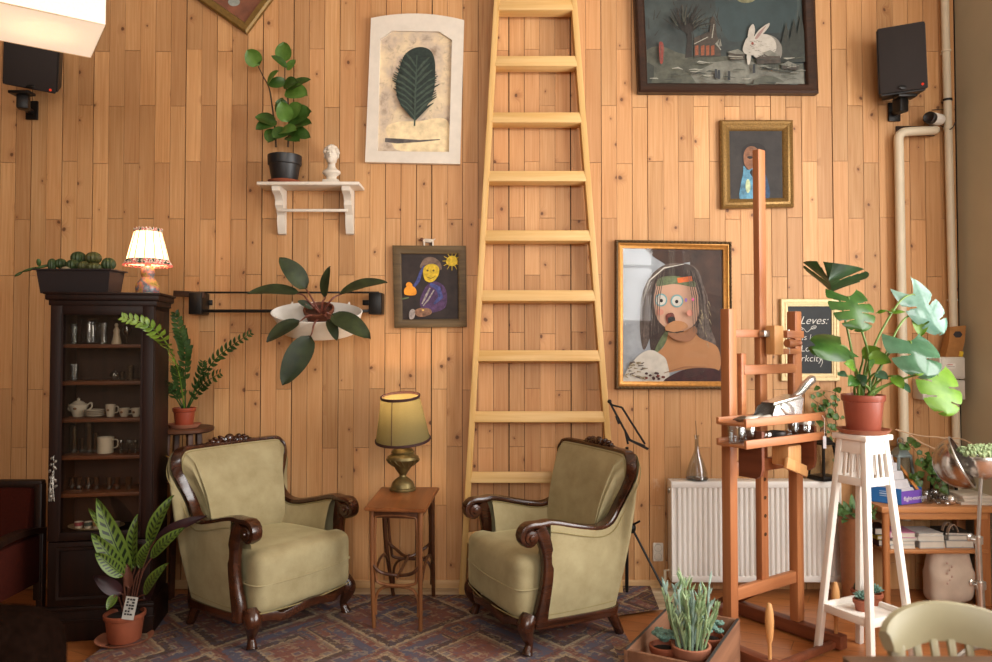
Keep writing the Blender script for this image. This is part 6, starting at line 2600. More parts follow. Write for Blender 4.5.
for z in (.86, .775, .69, .605, .52):
    mb.lathe([(0, -.001), (.009, -.001), (.009, .001), (.006, .0012), (0, -.0005)], (0, -.0055, z), 12, rotm(radians(90), 0, 0))
mb.build('peg_holes', plain('hole_brass', '#4a3018', .5, .4), o, local=True)
for z, y, h, d in ((.285, 0, .055, .03), (.845, .0, .06, .03), (1.455, .0, .036, .03)):
    mb = MB(); mb.bar((-.25, y, z), (.25, y, z), h, d, (0, 0, 1), .004)
    mb.build('crossbar', M_EASX, o, local=True)
mb = MB()
for sx in (-1, 1):
    mb.bar((sx * .195, -.028, 1.03), (sx * .195, -.028, 1.365), .034, .026, (1, 0, 0), .003)
mb.bar((-.195, -.03, 1.29), (.195, -.03, 1.29), .044, .028, (0, 0, 1), .003)
mb.build('sliding_frame', M_EASX, o, local=True)
mb = MB()
mb.box((.02, -.05, 1.425), (.07, .05, .135), bev=.004)
mb.build('clamp_block', M_PEG, o, local=True)
mb = MB()
mb.bar((.09, -.055, 1.452), (.225, -.055, 1.452), .034, .03, (0, 0, 1), .003)
mb.bar((.0, -.05, 1.372), (.205, -.05, 1.372), .026, .03, (0, 0, 1), .003)
m1 = MB(); m1.lathe([(0, 0), (.018, 0), (.024, .02), (.018, .05), (.012, .09), (.016, .10), (0, .10)], (0, 0, 0), 14)
mb.merge(m1.bm, Matrix.Translation((.10, -.06, 1.41)) @ rotm(0, radians(90), 0))
mb.build('clamp_arm', M_EASX, o, local=True)
mb = MB()
mb.tube([(.115, -.06, 1.36), (.115, -.06, 1.475)], .006, 8)
mb.box((-.035, -.035, 1.455), (.04, .03, .03), bev=.003)
mb.build('clamp_screw', M_STEEL, o, local=True)
TL, TX = .575, -.112
for z, h in ((1.078, .03), (.988, .03)):
    mb = MB()
    mb.box((TX, -.125, z - .012), (TL, .135, .012), bev=.002)
    mb.box((TX, -.197, z - .002), (TL, .014, .036), bev=.003)
    mb.box((TX, -.055, z - .002), (TL, .014, .03), bev=.003)
    mb.build('tray', M_EASX, o, local=True)
for sx in (-1, 1):
    mb = MB()
    pr = spline([(-.06, 1.03, 0), (-.18, 1.03, 0)], 2) + [V((-.18, .87, 0)), V((-.172, .84, 0)), V((-.15, .825, 0)), V((-.06, .825, 0))]
    mb.poly([V(((-.255 if sx < 0 else .135) - .009, p.x, p.y)) for p in pr], V((.018, 0, 0)))
    mb.build('tray_bracket', M_EASD, o, local=True)
mb = MB()
mb.box((.03, -.10, .90), (.10, .09, .09), bev=.006)
mb.bar((-.05, -.15, .875), (.14, -.13, .815), .05, .02, (0, 0, 1), .006)
mb.build('tray_support', M_PEG, o, local=True)
mb = MB()
mb.bar((-.25, -.20, .025), (.25, -.20, .025), .03, .03, (0, 0, 1), .004)
mb.bar((-.25, .36, .04), (.25, .36, .04), .05, .05, (0, 0, 1), .004)
mb.build('base_rail', M_EASD, o, local=True)
for sx in (-1, 1):
    mb = MB()
    mb.bar((sx * .25, .34, .07), (sx * .22, .02, .27), .03, .022, (1, 0, 0), .003)
    mb.build('rear_brace', M_EASD, o, local=True)

def etray(x, y, lower=False):
    return EM @ V((x, y, (.982 if lower else 1.072)))
# things on the easel tray
c = etray(-.02, -.125)
o = thing('dustpan', 'shiny metal scoop with a raised handle on the easel tray', 'scoop', c, EY)
mb = MB()
lo_ = [(-.17, -.05, .0), (.06, -.055, .0), (.06, .055, .0), (-.17, .05, .0)]
hi_ = [(-.12, -.045, .075), (.075, -.06, .105), (.075, .06, .105), (-.12, .045, .075)]
vs = [V(p) for p in lo_ + hi_]
mb.add(vs, [(3, 2, 1, 0), (0, 1, 5, 4), (1, 2, 6, 5), (2, 3, 7, 6), (4, 5, 6, 7)])
bmesh.ops.bevel(mb.bm, geom=mb.bm.edges[:], offset=.012, segments=3, affect='EDGES')
mb.ball((-.05, -.054, .045), (.05, .006, .028), (0, radians(20), 0))
mb.build('pan', M_CHROME, o, local=True)
mb = MB()
mb.tube(spline([(.05, 0, .085), (.11, 0, .105), (.17, 0, .145), (.225, 0, .172)], 4), [.012, .013, .015, .016, .017, .018, .019, .02, .021, .021, .022, .022, .018], 10)
mb.build('handle', M_CHROME, o, local=True)
M_DKJAR = plain('dark_paint_jar', '#2a2623', .35, var=.3)
def jar(label, c, r, h, mat, lidmat=None, name='glass_jar', group='jars and glasses on the easel tray', flare=1.0, cat='jar'):
    o = thing(name, label, cat, c, 0, group)
    mb = MB()
    mb.lathe([(0, 0), (r * .92, 0), (r, .006), (r * flare, h * .86), (r * .9 * flare, h), (r * .84 * flare, h), (r * .94 * flare, h * .85), (r * .92, .008), (0, .006)], c, 20)
    mb.build('jar_body', mat, o)
    if lidmat:
        mb = MB()
        mb.lathe([(0, h + .016), (r * .96, h + .016), (r * .98, h + .012), (r * .98, h - .004), (0, h - .004)], c, 20)
        mb.build('lid', lidmat, o)
    return o
jar('left clear tumbler on the lower easel tray', etray(-.36, -.125, True), .034, .085, M_CLEAR, None, 'glass_tumbler', flare=1.15, cat='glass')
jar('right clear tumbler of the pair on the lower easel tray', etray(-.29, -.125, True), .034, .085, M_CLEAR, None, 'glass_tumbler', flare=1.15, cat='glass')
jar('small low glass dish left of the dark dish, lower easel tray', etray(-.17, -.13, True), .034, .038, M_CLEAR, None, 'glass_dish', cat='dish')
jar('small low dark dish on the lower easel tray', etray(-.085, -.13, True), .040, .036, M_DKJAR, None, 'paint_dish', cat='dish')
jar('upright clear glass behind the lidded jar, lower easel tray', etray(.06, -.11, True), .032, .075, M_CLEAR, None, 'glass_tumbler', cat='glass')
jar('squat lidded glass jar at the right of the lower easel tray', etray(.12, -.13, True), .05, .06, M_CLEAR, M_STEEL)
M_TUBE = plain('paint_tube_metal', '#a7a49c', .3, .7, var=.2)
for i, (x, y, L, an, col, lb) in enumerate(((-.34, -.13, .10, 15, '#4a3a2c', 'dark brown paint tube at the left end of the upper easel tray'), (-.27, -.14, .10, -20, '#b8b4a8', 'silver paint tube lying left on the upper easel tray'), (-.19, -.115, .10, 25, '#8c8f8a', 'grey paint tube lying near the middle of the upper tray'), (-.22, -.165, .10, 5, '#d0ccc0', 'white paint tube at the front lip of the upper tray'))):
    c = etray(x, y) + V((0, 0, .0))
    o = thing('paint_tube', lb, 'paint tube', c, EY + radians(an), 'paint tubes on the easel tray')
    mb = MB()
    mb.sweep([(-L / 2, 0, .014), (-L / 4, 0, .014), (L / 4, 0, .014), (L / 2 - .012, 0, .014)], [(cos(2 * pi * k / 10) * .013, sin(2 * pi * k / 10) * .013) for k in range(10)], V((0, 1, 0)), scale=[(1.2, .12), (1.1, .8), (1, 1), (1, 1)])
    mb.build('tube_body', plain('tube_' + col[1:], col, .35, .4), o, local=True)
    mb = MB()
    mb.tube([(L / 2 - .014, 0, .014), (L / 2 + .006, 0, .014)], [.0085, .007], 10)
    mb.build('cap', M_WHITEST if i % 2 else M_BLACKPL, o, local=True)
c = etray(.148, -.206)
o = thing('price_string', 'white paper tag on a string hanging at the right end of the easel tray', 'tag', c)
mb = MB(); mb.tube([c + V((0, 0, .008)), c + V((.005, -.012, -.004)), c + V((.003, -.016, -.085))], .0012, 5); mb.build('string', M_WHITEST, o)
mb = MB(); mb.box(c + V((.003, -.017, -.112)), (.014, .002, .055)); mb.build('tag', plain('tag_white', '#d9dbe4', .6), o)

# ================================================================ FOLDED MUSIC STAND BEHIND THE RIGHT CHAIR
ym = -.20
o = thing('music_stand', 'thin black folding music stand behind the right armchair', 'stand', V((P(634, 523, ym).x, ym, 0)))
def mm(x, y, yy=ym):
    return P(x, y, yy)
pl = F(633, 600)
mb = MB()
mb.tube([mm(627, 592, ym), mm(627, 447, ym)], .009, 8)
mb.build('pole', M_BLACKMET, o)
mb = MB()
mb.ball(mm(632, 528, ym), (.022, .022, .03))
mb.tube([mm(627, 528, ym), mm(640, 521, ym - .03)], .006, 6)
mb.build('clamp_knob', M_BLACKMET, o)
for (x, yy, gx, gy) in ((632, 528, .19, -.16), (627, 528, -.20, -.12), (627, 528, .02, .2)):
    a = mm(x, yy, ym)
    b = V((a.x + gx, min(a.y + gy, -.04), .014))
    mb = MB(); mb.tube([a, b], .0065, 6); mb.ball(b, .012); mb.build('leg', M_BLACKMET, o)
mb = MB()
for a, b in (((609, 401), (630, 440)), ((612, 405), (622, 407.5)), ((622, 407.5), (645, 444)), ((630, 440), (645, 446)), ((616, 416), (619, 424)), ((609, 401), (612, 405)), ((625, 430), (628, 444))):
    mb.tube([mm(*a), mm(*b)], .006, 6)
mb.bar(mm(628, 439), mm(648, 449), .02, .014, (0, 1, 0))
mb.ball(mm(609.5, 401.5), .012)
mb.build('folded_desk', M_BLACKMET, o)

# ================================================================ WHITE PLANT STAND, MONSTERA, SUCCULENTS
M_STAND = plain('stand_white', '#e3ddd4', .42, var=.03, scale=8)
SC_ = V((1.648, 3.432 - DIST, 0))
syaw = atan2(-.233, .117) * 0 + radians(26)
o = thing('plant_stand', 'tall white slatted plant stand with splayed legs carrying the monstera', 'stand', SC_, syaw)
Hs = 1.005
tb_, bb_ = .060, .139
mb = MB(); mb.box((0, 0, Hs - .012), (.178, .178, .024), bev=.003); mb.build('stand_top', M_STAND, o, local=True)
def legp(sx, sy, z):
    k = lerp(bb_, tb_, z / Hs)
    return V((sx * k, sy * k, z))
for sx in (-1, 1):
    for sy in (-1, 1):
        mb = MB(); mb.bar(legp(sx, sy, Hs - .024), legp(sx, sy, 0), .028, .028, (1, 0, 0), .003); mb.build('leg', M_STAND, o, local=True)
for (a, b) in (((-1, -1), (1, -1)), ((1, -1), (1, 1)), ((1, 1), (-1, 1)), ((-1, 1), (-1, -1))):
    mb = MB()
    for z, h in ((Hs - .055, .06), (.80, .035)):
        mb.bar(legp(*a, z), legp(*b, z), h, .018, (0, 0, 1), .002)
    for t_ in (.26, .5, .74):
        mb.bar(legp(*a, Hs - .06).lerp(legp(*b, Hs - .06), t_), legp(*a, .80).lerp(legp(*b, .80), t_), .012, .010, (b[0] - a[0], b[1] - a[1], 0), .001)
    mb.build('slatted_side', M_STAND, o, local=True)
mb = MB()
k = lerp(bb_, tb_, .21 / Hs)
mb.box((0, 0, .205), (k * 2, k * 2, .012))
for s_ in (-1, 1):
    mb.box((s_ * k, 0, .215), (.016, k * 2, .036), bev=.002)
    mb.box((0, s_ * k, .215), (k * 2, .016, .036), bev=.002)
mb.build('lower_tray', M_STAND, o, local=True)
SM = W[o.name]
c = V((SC_.x + .006, SC_.y, Hs))
saucer('terracotta saucer on the white plant stand', c, .112, M_TERRA2, .022)
c = c + V((0, 0, .007))
o = thing('potted_monstera', 'big monstera with split leaves in a terracotta pot on the white stand', 'plant', c)
pot(o, c, .070, .088, .168, plain('smooth_terracotta', '#8c4634', .4, var=.06), .016)
M_MON = leafmat('monstera_leaf', '#2c4c1c', '#43682a', .3)
M_MOND = leafmat('monstera_dark', '#1c3416', '#2b4824', .45)
M_MONL = leafmat('monstera_light', '#547a1e', '#70952f', .4)
M_MONG = leafmat('monstera_glossy', '#3a5a40', '#4f7256', .14)
M_MONW = leafmat('monstera_window_reflection', '#5f8474', '#86a898', .1)  # window reflection on one leaf, put into a paler, glossier leaf colour
M_MONS = plain('monstera_stem', '#5f7a30', .5, var=.2)
def c7(x, y, yy):
    return P(740 + x / 3.679, 240 + y / 3.679, yy)
yc = c.y
rt = c + V((0, 0, .15))
ML = [  # base, tip, width px(crop), depth of base/tip, normal, material, notches
    ((336, 192), (326, 150), 230, .04, -.10, (.0, -.35, .94), M_MOND, 2),
    ((398, 208), (450, 330), 165, -.06, -.16, (.1, -.9, .55), M_MON, 4),
    ((376, 388), (266, 402), 140, -.02, -.10, (-.1, -.75, .6), M_MON, 1),
    ((634, 200), (752, 345), 120, .02, -.02, (-.07, -1, .06), M_MONW, 3),
    ((622, 372), (690, 500), 190, -.10, -.22, (.05, -.85, .6), M_MONG, 2),
    ((722, 490), (762, 640), 165, -.06, -.18, (.1, -.9, .45), M_MONL, 3),
    ((660, 268), (664, 358), 58, .03, .0, (-.3, -1, .1), M_MONL, 0),
    ((470, 432), (555, 455), 66, -.06, -.10, (0, -.8, .6), M_MONL, 0), ((452, 430), (520, 400), 60, .0, -.05, (0, -1, .4), M_MONL, 0), ((420, 470), (380, 455), 44, -.08, -.12, (0, -1, .4), M_MONL, 0),
    ((560, 500), (600, 550), 44, -.10, -.14, (0, -1, .2), M_MONL, 0), ((480, 470), (470, 440), 44, -.1, -.14, (0, -1, .3), M_MON, 0), ((500, 490), (545, 515), 40, -.1, -.14, (0, -1, .4), M_MONG, 0),
    ((425, 510), (395, 540), 46, -.08, -.13, (0, -1, .4), M_MON, 0), ((440, 520), (470, 500), 46, -.08, -.13, (0, -1, .4), M_MONG, 0), ((590, 525), (625, 565), 30, -.08, -.13, (0, -1, .4), M_MONG, 0), ((362, 488), (392, 505), 30, -.08, -.11, (0, -1, .4), M_MONG, 0)]
for (b, t_, wd, db, dt, nr, mat, nn) in ML:
    bp, tp = c7(b[0], b[1], yc + db), c7(t_[0], t_[1], yc + dt)
    mb = MB()
    if wd > 90:
        heart_leaf(mb, bp, tp, wd / 3.679 / 221, nr, .06, .10 if nr[2] < .8 else 0, nn, 0 if nr[2] < .8 else .30)
    else:
        leaf(mb, bp, tp, wd / 3.679 / 221, nr, .08, .12, .7, .7)
    lf = mb.build('leaf', mat, o, angle=60)
    mb = MB()
    k_ = V((rng.uniform(-.03, .03), rng.uniform(-.03, .02), 0))
    d_ = bp - rt
    mb.tube(spline([rt + k_ - V((0, 0, .02)), rt + k_ * 1.2 + V((d_.x * .22, d_.y * .3, d_.z * .45)), rt + V((d_.x * .7, d_.y * .7, max(d_.z * .9, .02))), bp, bp.lerp(tp, .12)], 6), [lerp(.0065, .003, i / 24) for i in range(25)], 7)
    mb.build('petiole', M_MONS, lf)
# the side shoot with small leaves
mb = MB()
sp0 = [c7(500, 270, yc), c7(530, 258, yc), c7(560, 268, yc), c7(600, 262, yc)]
mb.tube(spline(sp0, 4), .003, 5)
for a, b in (((505, 268), (540, 262)), ((560, 268), (610, 266)), ((548, 262), (560, 250))):
    leaf(mb, c7(*a, yc), c7(*b, yc - .03), .02, (0, -1, .4))
mb.build('young_shoot', M_MONL, o)

def succulent_pot(label, c, r, h, kind, group):
    o = thing('potted_succulent', label, 'plant', c, 0, group)
    pot(o, c, r * .8, r, h, M_TERRA, .010)
    mb = MB()
    top = c + V((0, 0, h - .01))
    if kind == 'cactus':
        cactus(mb, top + V((0, 0, r * .6)), r * .7, r * .9, 11)
        mat = M_CAC
    else:
        for i in range(30):
            a = i * 2.399963
            rr = r * .95 * sqrt((i + 1) / 30)
            b = top + V((cos(a) * rr * .3, sin(a) * rr * .3, .012))
            tpp = top + V((cos(a) * rr * 1.35, sin(a) * rr * 1.35, .02 + r * .9 * (1 - i / 34)))
            mb.tube([b, b.lerp(tpp, .6) + V((0, 0, .004)), tpp], [r * .08, r * .16, r * .03], 6)
        mat = M_SUC
    mb.build('rosette' if kind != 'cactus' else 'cactus', mat, o)
    return o
M_SUC = leafmat('succulent_blue', '#5a8074', '#84a698', .5, 40)
M_SUCG = leafmat('succulent_green', '#4a6a3a', '#6d8e52', .5, 40)
zt_s = .212
for lb, px, py, r, kind in (('small potted succulent at the front of the white stand tray', 862, 606, .034, 'ros'), ('small potted cactus at the left of the white stand tray', 858.5, 594, .03, 'cactus'), ('small potted succulent at the right of the white stand tray', 874, 600, .036, 'ros')):
    p = F(px, py + 4, zt_s)
    succulent_pot(lb, V((p.x, p.y, zt_s - .001)), r, r * 1.45, kind, 'little pots on the white stand tray')

# ================================================================ IVY
M_IVY = leafmat('ivy_leaf', '#3c5a26', '#5d7d3c', .4)
M_IVYS = plain('ivy_stem', '#6b5434', .8)
def ivy(name, label, strands, yy, nleaf, lsz, group=None, mapf=None, base=None):
    q0 = [mapf(*p, yy) for p in strands[0]]
    o = thing(name, label, 'plant', base or min(q0, key=lambda p: p.z), 0, group)
    ms, ml = MB(), MB()
    for st in strands:
        q = spline([mapf(*p, yy + rng.uniform(-.015, .015)) for p in st], 6)
        ms.tube(q, .0016, 5)
        for k in range(int(nleaf * len(st) / 4)):
            i = rng.randrange(1, len(q))
            b = q[i]
            a = rng.uniform(0, 2 * pi)
            d = V((cos(a), -.35, sin(a) - .4)).normalized()
            s = lsz * rng.uniform(.6, 1.2)
            leaf(ml, b + d * s * .4, b + d * s * 1.5, s * 1.15, (rng.uniform(-.4, .4), -1, rng.uniform(0, .7)), .05, .1, .55, .6, 5, 4)
    ms.build('stems', M_IVYS, o)
    ml.build('leaves', M_IVY, o)
    return o
def c5(x, y, yy):
    return P(720 + x / 6.015, 370 + y / 6.015, yy)
ivy('ivy_plant', 'thin trailing ivy on the plank wall between easel tray and monstera pot', [[(540, 160), (585, 200), (600, 260), (605, 330)], [(560, 140), (620, 125), (680, 135), (720, 165)], [(580, 190), (640, 230), (690, 290), (720, 390)], [(600, 240), (570, 290), (575, 330)], [(620, 150), (660, 190), (700, 250), (730, 300)], [(625, 230), (650, 330), (690, 430), (690, 520)]], -.05, 7, .032, 'ivy', c5)
def c3r(x, y, yy):
    return P(860 + x / 5.09, 400 + y / 5.09, yy)
ivy('ivy_plant', 'bushy ivy trailing over the desk beside the round steel planter', [[(215, 210), (250, 230), (290, 270), (300, 330)], [(300, 270), (340, 290), (390, 300), (400, 360)], [(330, 290), (320, 330), (360, 350)], [(370, 310), (370, 380), (385, 430)], [(390, 340), (410, 400), (400, 440)], [(285, 330), (285, 400)]], -.16, 14, .036, 'ivy', c3r)
mb = MB()
for st in ([(180, 150), (250, 170), (330, 185), (400, 190), (470, 210), (500, 225)], [(250, 175), (300, 210), (350, 235), (400, 255), (430, 262)], [(400, 190), (520, 200), (600, 245)]):
    mb.tube(spline([c3r(a, b, -.22) for a, b in st], 5), .004, 6)
tag(mb.build('dry_twig', plain('bleached_twig', '#b89878', .8, var=.15), origin=c3r(200, 160, -.22)), 'pale dry forked twig stretching behind the round steel planter', 'twig')

# ================================================================ LOW DESK IN THE CORNER AND WHAT LIES ON IT
M_DESK = wood('desk_pine', '#a86c40', '#c88c58', 'x', 26, .45)
M_DESKZ = wood('desk_pine_leg', '#9a5c34', '#bd7e4c', 'z', 26, .45)
dx0, dx1 = 2.075, 2.655
dyf, dyb = -.30, -.03
dz = .535
o = thing('writing_desk', 'low pine desk with an open lower shelf in the right corner', 'desk', ((dx0 + dx1) / 2, (dyf + dyb) / 2, 0))
mb = MB(); mb.box(((dx0 + dx1) / 2, (dyf + dyb) / 2, dz - .016), (dx1 - dx0 + .03, dyb - dyf + .02, .032), bev=.004); mb.build('desk_top', M_DESK, o)
mb = MB(); mb.box(((dx0 + dx1) / 2, dyf + .02, dz - .052), (dx1 - dx0 - .03, .018, .04), bev=.003); mb.build('apron', M_DESK, o)
mb = MB(); mb.tube([(dx0 + .02, dyf + .02, dz - .03), (dx0 + .02, dyf + .02, 0)], .019, 12); mb.build('leg', M_DESKZ, o)
mb = MB(); mb.box((dx1 - .035, dyf + .03, dz / 2 - .016), (.07, .03, dz - .032), bev=.003); mb.build('leg', M_DESKZ, o)
for x in (dx0 + .03, dx1 - .03):
    mb = MB(); mb.box((x, dyb - .03, dz / 2 - .016), (.05, .04, dz - .032), bev=.003); mb.build('leg', M_DESKZ, o)
mb = MB(); mb.box(((dx0 + dx1) / 2, (dyf + dyb) / 2, .292), (dx1 - dx0 - .03, dyb - dyf - .02, .02), bev=.003); mb.build('lower_shelf', M_DESK, o)
def dtop(px, yy):
    return V((P(px, 500, yy).x, yy, dz))
# books on the lower shelf
bz = .302
M_PAGES = plain('book_pages', '#cfc6b8', .8, var=.1, scale=8)
def book(label, x, y, z, w, d, h, col, rot=0.0, group='books and magazines on the lower desk shelf'):
    y, d = y * .8, d * .85
    c = V((x, y, z))
    o = thing('book', label, 'book', c, radians(rot), group)
    cm = plain('cover_' + col[1:], col, .5, var=.08)
    mb = MB()
    mb.box((0, 0, h * .06), (w, d, h * .12)); mb.box((0, 0, h * .94), (w, d, h * .12)); mb.box((-w / 2 + .002, 0, h / 2), (.004, d, h))
    mb.build('cover', cm, o, local=True, smooth=False)
    mb = MB(); mb.box((.002, .0, h / 2), (w - .008, d - .006, h * .76)); mb.build('pages', M_PAGES, o, local=True, smooth=False)
    return z + h
xb = [P(p, 530, -.25).x for p in (904, 930, 960)]
z = bz
z = book('white magazine at the bottom of the left stack under the desk top', xb[0] - .02, -.23, z, .14, .19, .018, '#c9c6c0', 4)
z = book('grey-white book second from the bottom of the left stack', xb[0] - .01, -.22, z, .14, .19, .022, '#a8a49c', -5)
z = book('white booklet beneath the pink book in the left stack', xb[0], -.22, z, .14, .18, .014, '#d4d0c8', 3)
book('pink book on top of the left stack on the lower desk shelf', xb[0] - .005, -.22, z, .135, .18, .03, '#c07a98', -3)
z = bz
z = book('thick grey book at the bottom of the middle stack', xb[1], -.22, z, .135, .2, .038, '#aaa8a4', 2)
z = book('white book with dark spine mark in the middle stack', xb[1] + .006, -.22, z, .14, .19, .03, '#c4c0b8', -3)
book('thin white magazine topmost on the middle stack', xb[1] - .004, -.22, z, .14, .19, .012, '#d6d2cc', 5)
z = bz
z = book('thick grey book at the bottom of the right stack', xb[2], -.21, z, .15, .2, .042, '#9a9a98', -2)
z = book('pale grey book in the middle of the right stack', xb[2] + .004, -.21, z, .15, .2, .026, '#b2b0ac', 3)
book('dark magazine topmost on the right stack', xb[2], -.21, z, .145, .19, .012, '#4a4640', -4)
xq = P(878, 530, -.22).x
z = bz
z = book('dark wine-red book at the far left of the lower desk shelf', xq + .035, -.17, z, .08, .18, .035, '#3a1a24', 6)
z = book('yellow book at the far left of the lower desk shelf', xq + .035, -.17, z, .08, .18, .022, '#b09a2c', 2)
book('black book on the yellow one at the far left', xq + .035, -.17, z, .08, .16, .04, '#1c1a1a', -4)

# display box of leaflets
c = dtop(896, -.22)
o = thing('leaflet_box', 'blue and purple cardboard display box full of white leaflets on the desk', 'box', c)
def bx_(x, y, yy):
    return P(862 + x / 10.67, 450 + y / 10.67, yy)
M_BXB = plain('box_blue', '#2a6cb0', .5, var=.05)
M_BXP = plain('box_purple', '#7a55c0', .5, var=.05)
A, B, Cc, Dd = bx_(95, 525, -.17), bx_(422, 588, -.275), bx_(640, 550, -.21), bx_(330, 500, -.10)
for p in (A, B, Cc, Dd):
    p.z = dz + .002
hA, hB, hC = .085, .062, .06
mb = MB()
def wall4(p, q, hp, hq, th=.004):
    n_ = V((-(q - p).y, (q - p).x, 0)).normalized() * th
    v_ = [p, q, q + V((0, 0, hq)), p + V((0, 0, hp))]
    mb.poly(v_, n_)
mb.mi = 0
wall4(A, B, .085, .085)
wall4(Cc, Dd, .085, .10); wall4(Dd, A, .10, .085)
mb.poly([A, B, Cc, Dd], V((0, 0, .003)))
mb.mi = 1
wall4(B, Cc, .072, .072)
mb.build('carton', [M_BXB, M_BXP], o, smooth=False)
mb = MB()
dirx = (Cc - B); Lw = dirx.length; dirx.normalize()
nrm = V((dirx.y, -dirx.x, 0))
TM = Matrix((dirx, V((0, 0, 1)), nrm)).transposed().to_4x4()
TM.translation = B + nrm * .003 + V((0, 0, .022)) + dirx * .014
text_mesh('flight-moment', .032, TM, mb, extr=.0004, bold=.0004)
mb.build('lettering', plain('letter_white', '#e6e2ee', .5), o, smooth=False)
mb = MB()
dirx2 = (B - A); dirx2.normalize()
n2_ = V((dirx2.y, -dirx2.x, 0))
T2 = Matrix((dirx2, V((0, 0, 1)), n2_)).transposed().to_4x4()
T2.translation = A + n2_ * .003 + dirx2 * .045 + V((0, 0, .052))
for k, (wd, zz) in enumerate(((.062, .0), (.055, -.012), (.06, .012))):
    m1 = MB(); m1.box((wd / 2, zz, 0), (wd, .004 if k else .007, .0008)); mb.merge(m1.bm, T2)
mb.build('small_print', plain('print_pale_blue', '#a9c4e2', .5), o, smooth=False)
inner_l, inner_r = B.lerp(A, .06), Cc.lerp(Dd, .06)
M_LFL = plain('leaflet_white', '#d9d6da', .6, var=.06)
for k in range(5):
    s_ = .04 + .17 * k
    a, b = B.lerp(A, s_) + V((0, 0, .03)), Cc.lerp(Dd, s_) + V((0, 0, .03))
    a, b = a.lerp(b, .06), a.lerp(b, .9)
    up_ = V((0, 0, .05 + .042 * k)) + (A - B).normalized() * .03
    mb = MB()
    mb.poly([a, b, b + up_, a + up_], (A - B).normalized() * .016)
    mb.build('leaflet', M_LFL, o, smooth=False)
mb = MB()
pq = B.lerp(A, .8).lerp(Cc.lerp(Dd, .8), .25) + V((0, 0, .17))
mb.box(pq, (.05, .004, .05), (0, 0, radians(-30)))
mb.mi = 1
mb.box(pq + V((.0, -.003, -.024)), (.05, .004, .008), (0, 0, radians(-30)))
mb.build('leaflet_picture', [plain('leaflet_green', '#5aa58a', .6), plain('leaflet_magenta', '#c03a80', .6)], o, smooth=False)
mb = MB()
a, b = bx_(600, 432, -.205), bx_(335, 75, -.09)
mb.bar(a, b, .016, .010, (1, 0, 0), .002)
tag(mb.build('wooden_ruler', wood('ruler_orange', '#b8702c', '#d48c40', 'z', 40, .5), origin=a), 'orange wooden stick leaning across the leaflet box', 'stick')

M_GREYMET = plain('grey_zinc', '#7f8a8a', .5, .4, var=.15)
lantern('grey zinc lantern on the desk behind the white plant stand', dtop(901, -.10), .12, .33, M_GREYMET, M_GLASSL, radians(8), False)
lantern('black lantern with white candle on the desk behind the steel planter', dtop(944, -.09), .105, .30, M_BLACKMET, M_GLASSL, radians(30), True)
for lb, px, r, h, yy in (('clear glass jar nearest the leaflet box on the desk', 925, .036, .068, -.25), ('second clear glass jar along the desk, behind the glass balls', 934, .034, .07, -.22)):
    jar(lb, dtop(px, yy * .84), r, h, M_CLEAR, None, group='glass jars on the desk')
for lb, px, r, yy in (('large clear glass ball on the desk between jars and papers', 942, .034, -.27), ('small steel ball in front of the glass ball on the desk', 938.5, .014, -.31), ('dark steel ball on the desk nearest the white papers', 951, .028, -.29), ('tiny steel ball at the front of the desk, by the papers', 947, .012, -.325)):
    c = dtop(px, yy * .86)
    mb = MB(); mb.ball(c + V((0, 0, r)), r, nu=20, nv=14)
    tag(mb.build('glass_ball' if 'glass ball on' in lb else 'steel_ball', M_CLEAR if 'glass ball on' in lb else M_CHROME, origin=c), lb, 'ball', 'balls on the desk')
for i in range(3):
    c = dtop(968, -.17) + V((.0, 0, i * .017))
    mb = MB(); mb.box(c + V((0, 0, .008)), (.17, .19, .016), (0, 0, radians((-4, 3, -1)[i])), bev=.002)
    tag(mb.build('paper_stack', M_PAGES, origin=c), ('white paper block lowest in the pile at the right of the desk', 'white paper block in the middle of the pile at the right of the desk', 'white paper block on top of the pile at the right of the desk')[i], 'paper', 'paper pile on the desk')

# pot of green just left of the desk's corner, seen through the stand
c = V((P(853, 500, -.24).x - .0, -.24, 0))
o = thing('potted_plant', 'leafy green plant in a tall pot on the floor behind the white stand', 'plant', c)
mb = MB(); mb.lathe([(0, 0), (.06, 0), (.075, .47), (.07, .47), (.058, .02), (0, .02)], c, 20); mb.build('pot', plain('wooden_planter', '#8a5530', .6), o)
mb = MB()
for i in range(34):
    a = rng.uniform(0, 2 * pi)
    b = c + V((.05 * cos(a), .05 * sin(a), .46 + rng.uniform(0, .04)))
    leaf(mb, b, b + V((.06 * cos(a), .05 * sin(a) - .02, rng.uniform(-.02, .08))), .035, (cos(a), -1, .5), .08, .1, .6, .6, 5, 2)
mb.build('foliage', M_SUCG, o)

# cotton bag under the desk
c = F(962, 612)
c = V((c.x + .03, -.20, 0))
o = thing('cotton_bag', 'cream cotton tote bag slumped on the floor under the desk', 'bag', c)
def bagf(p):
    k = 1 - .28 * max(0, (p.z + .05) / .3)
    return V((p.x * k + .004 * sin(p.z * 30 + p.x * 20), p.y * k * (1 if p.z < 0 else .75) + .005 * sin(p.x * 40 + p.z * 15), p.z + .008 * sin(p.x * 18)))
mb = MB(); mb.merge(rbox((0, 0, .175), (.24, .15, .35), .05, 12, bagf))
mb.build('bag_body', plain('cream_cotton', '#cdb9a6', .9, var=.08, scale=12, bstr=.2), o, local=True)
for dy in (-.03, .02):
    mb = MB(); mb.sweep(spline([(-.03, dy, .32), (-.02, dy - .01, .40), (.01, dy, .425), (.04, dy + .01, .39), (.05, dy, .32)], 6), [(-.011, -.0015), (.011, -.0015), (.011, .0015), (-.011, .0015)], V((0, 1, 0)))
    mb.build('handle', plain('cotton_strap', '#b29a84', .9), o, local=True)
mb = MB()
for i in range(7):
    mb.ball((-.05 + .012 * (i % 3), -.077, .12 + .018 * i), (.006, .003, .007))
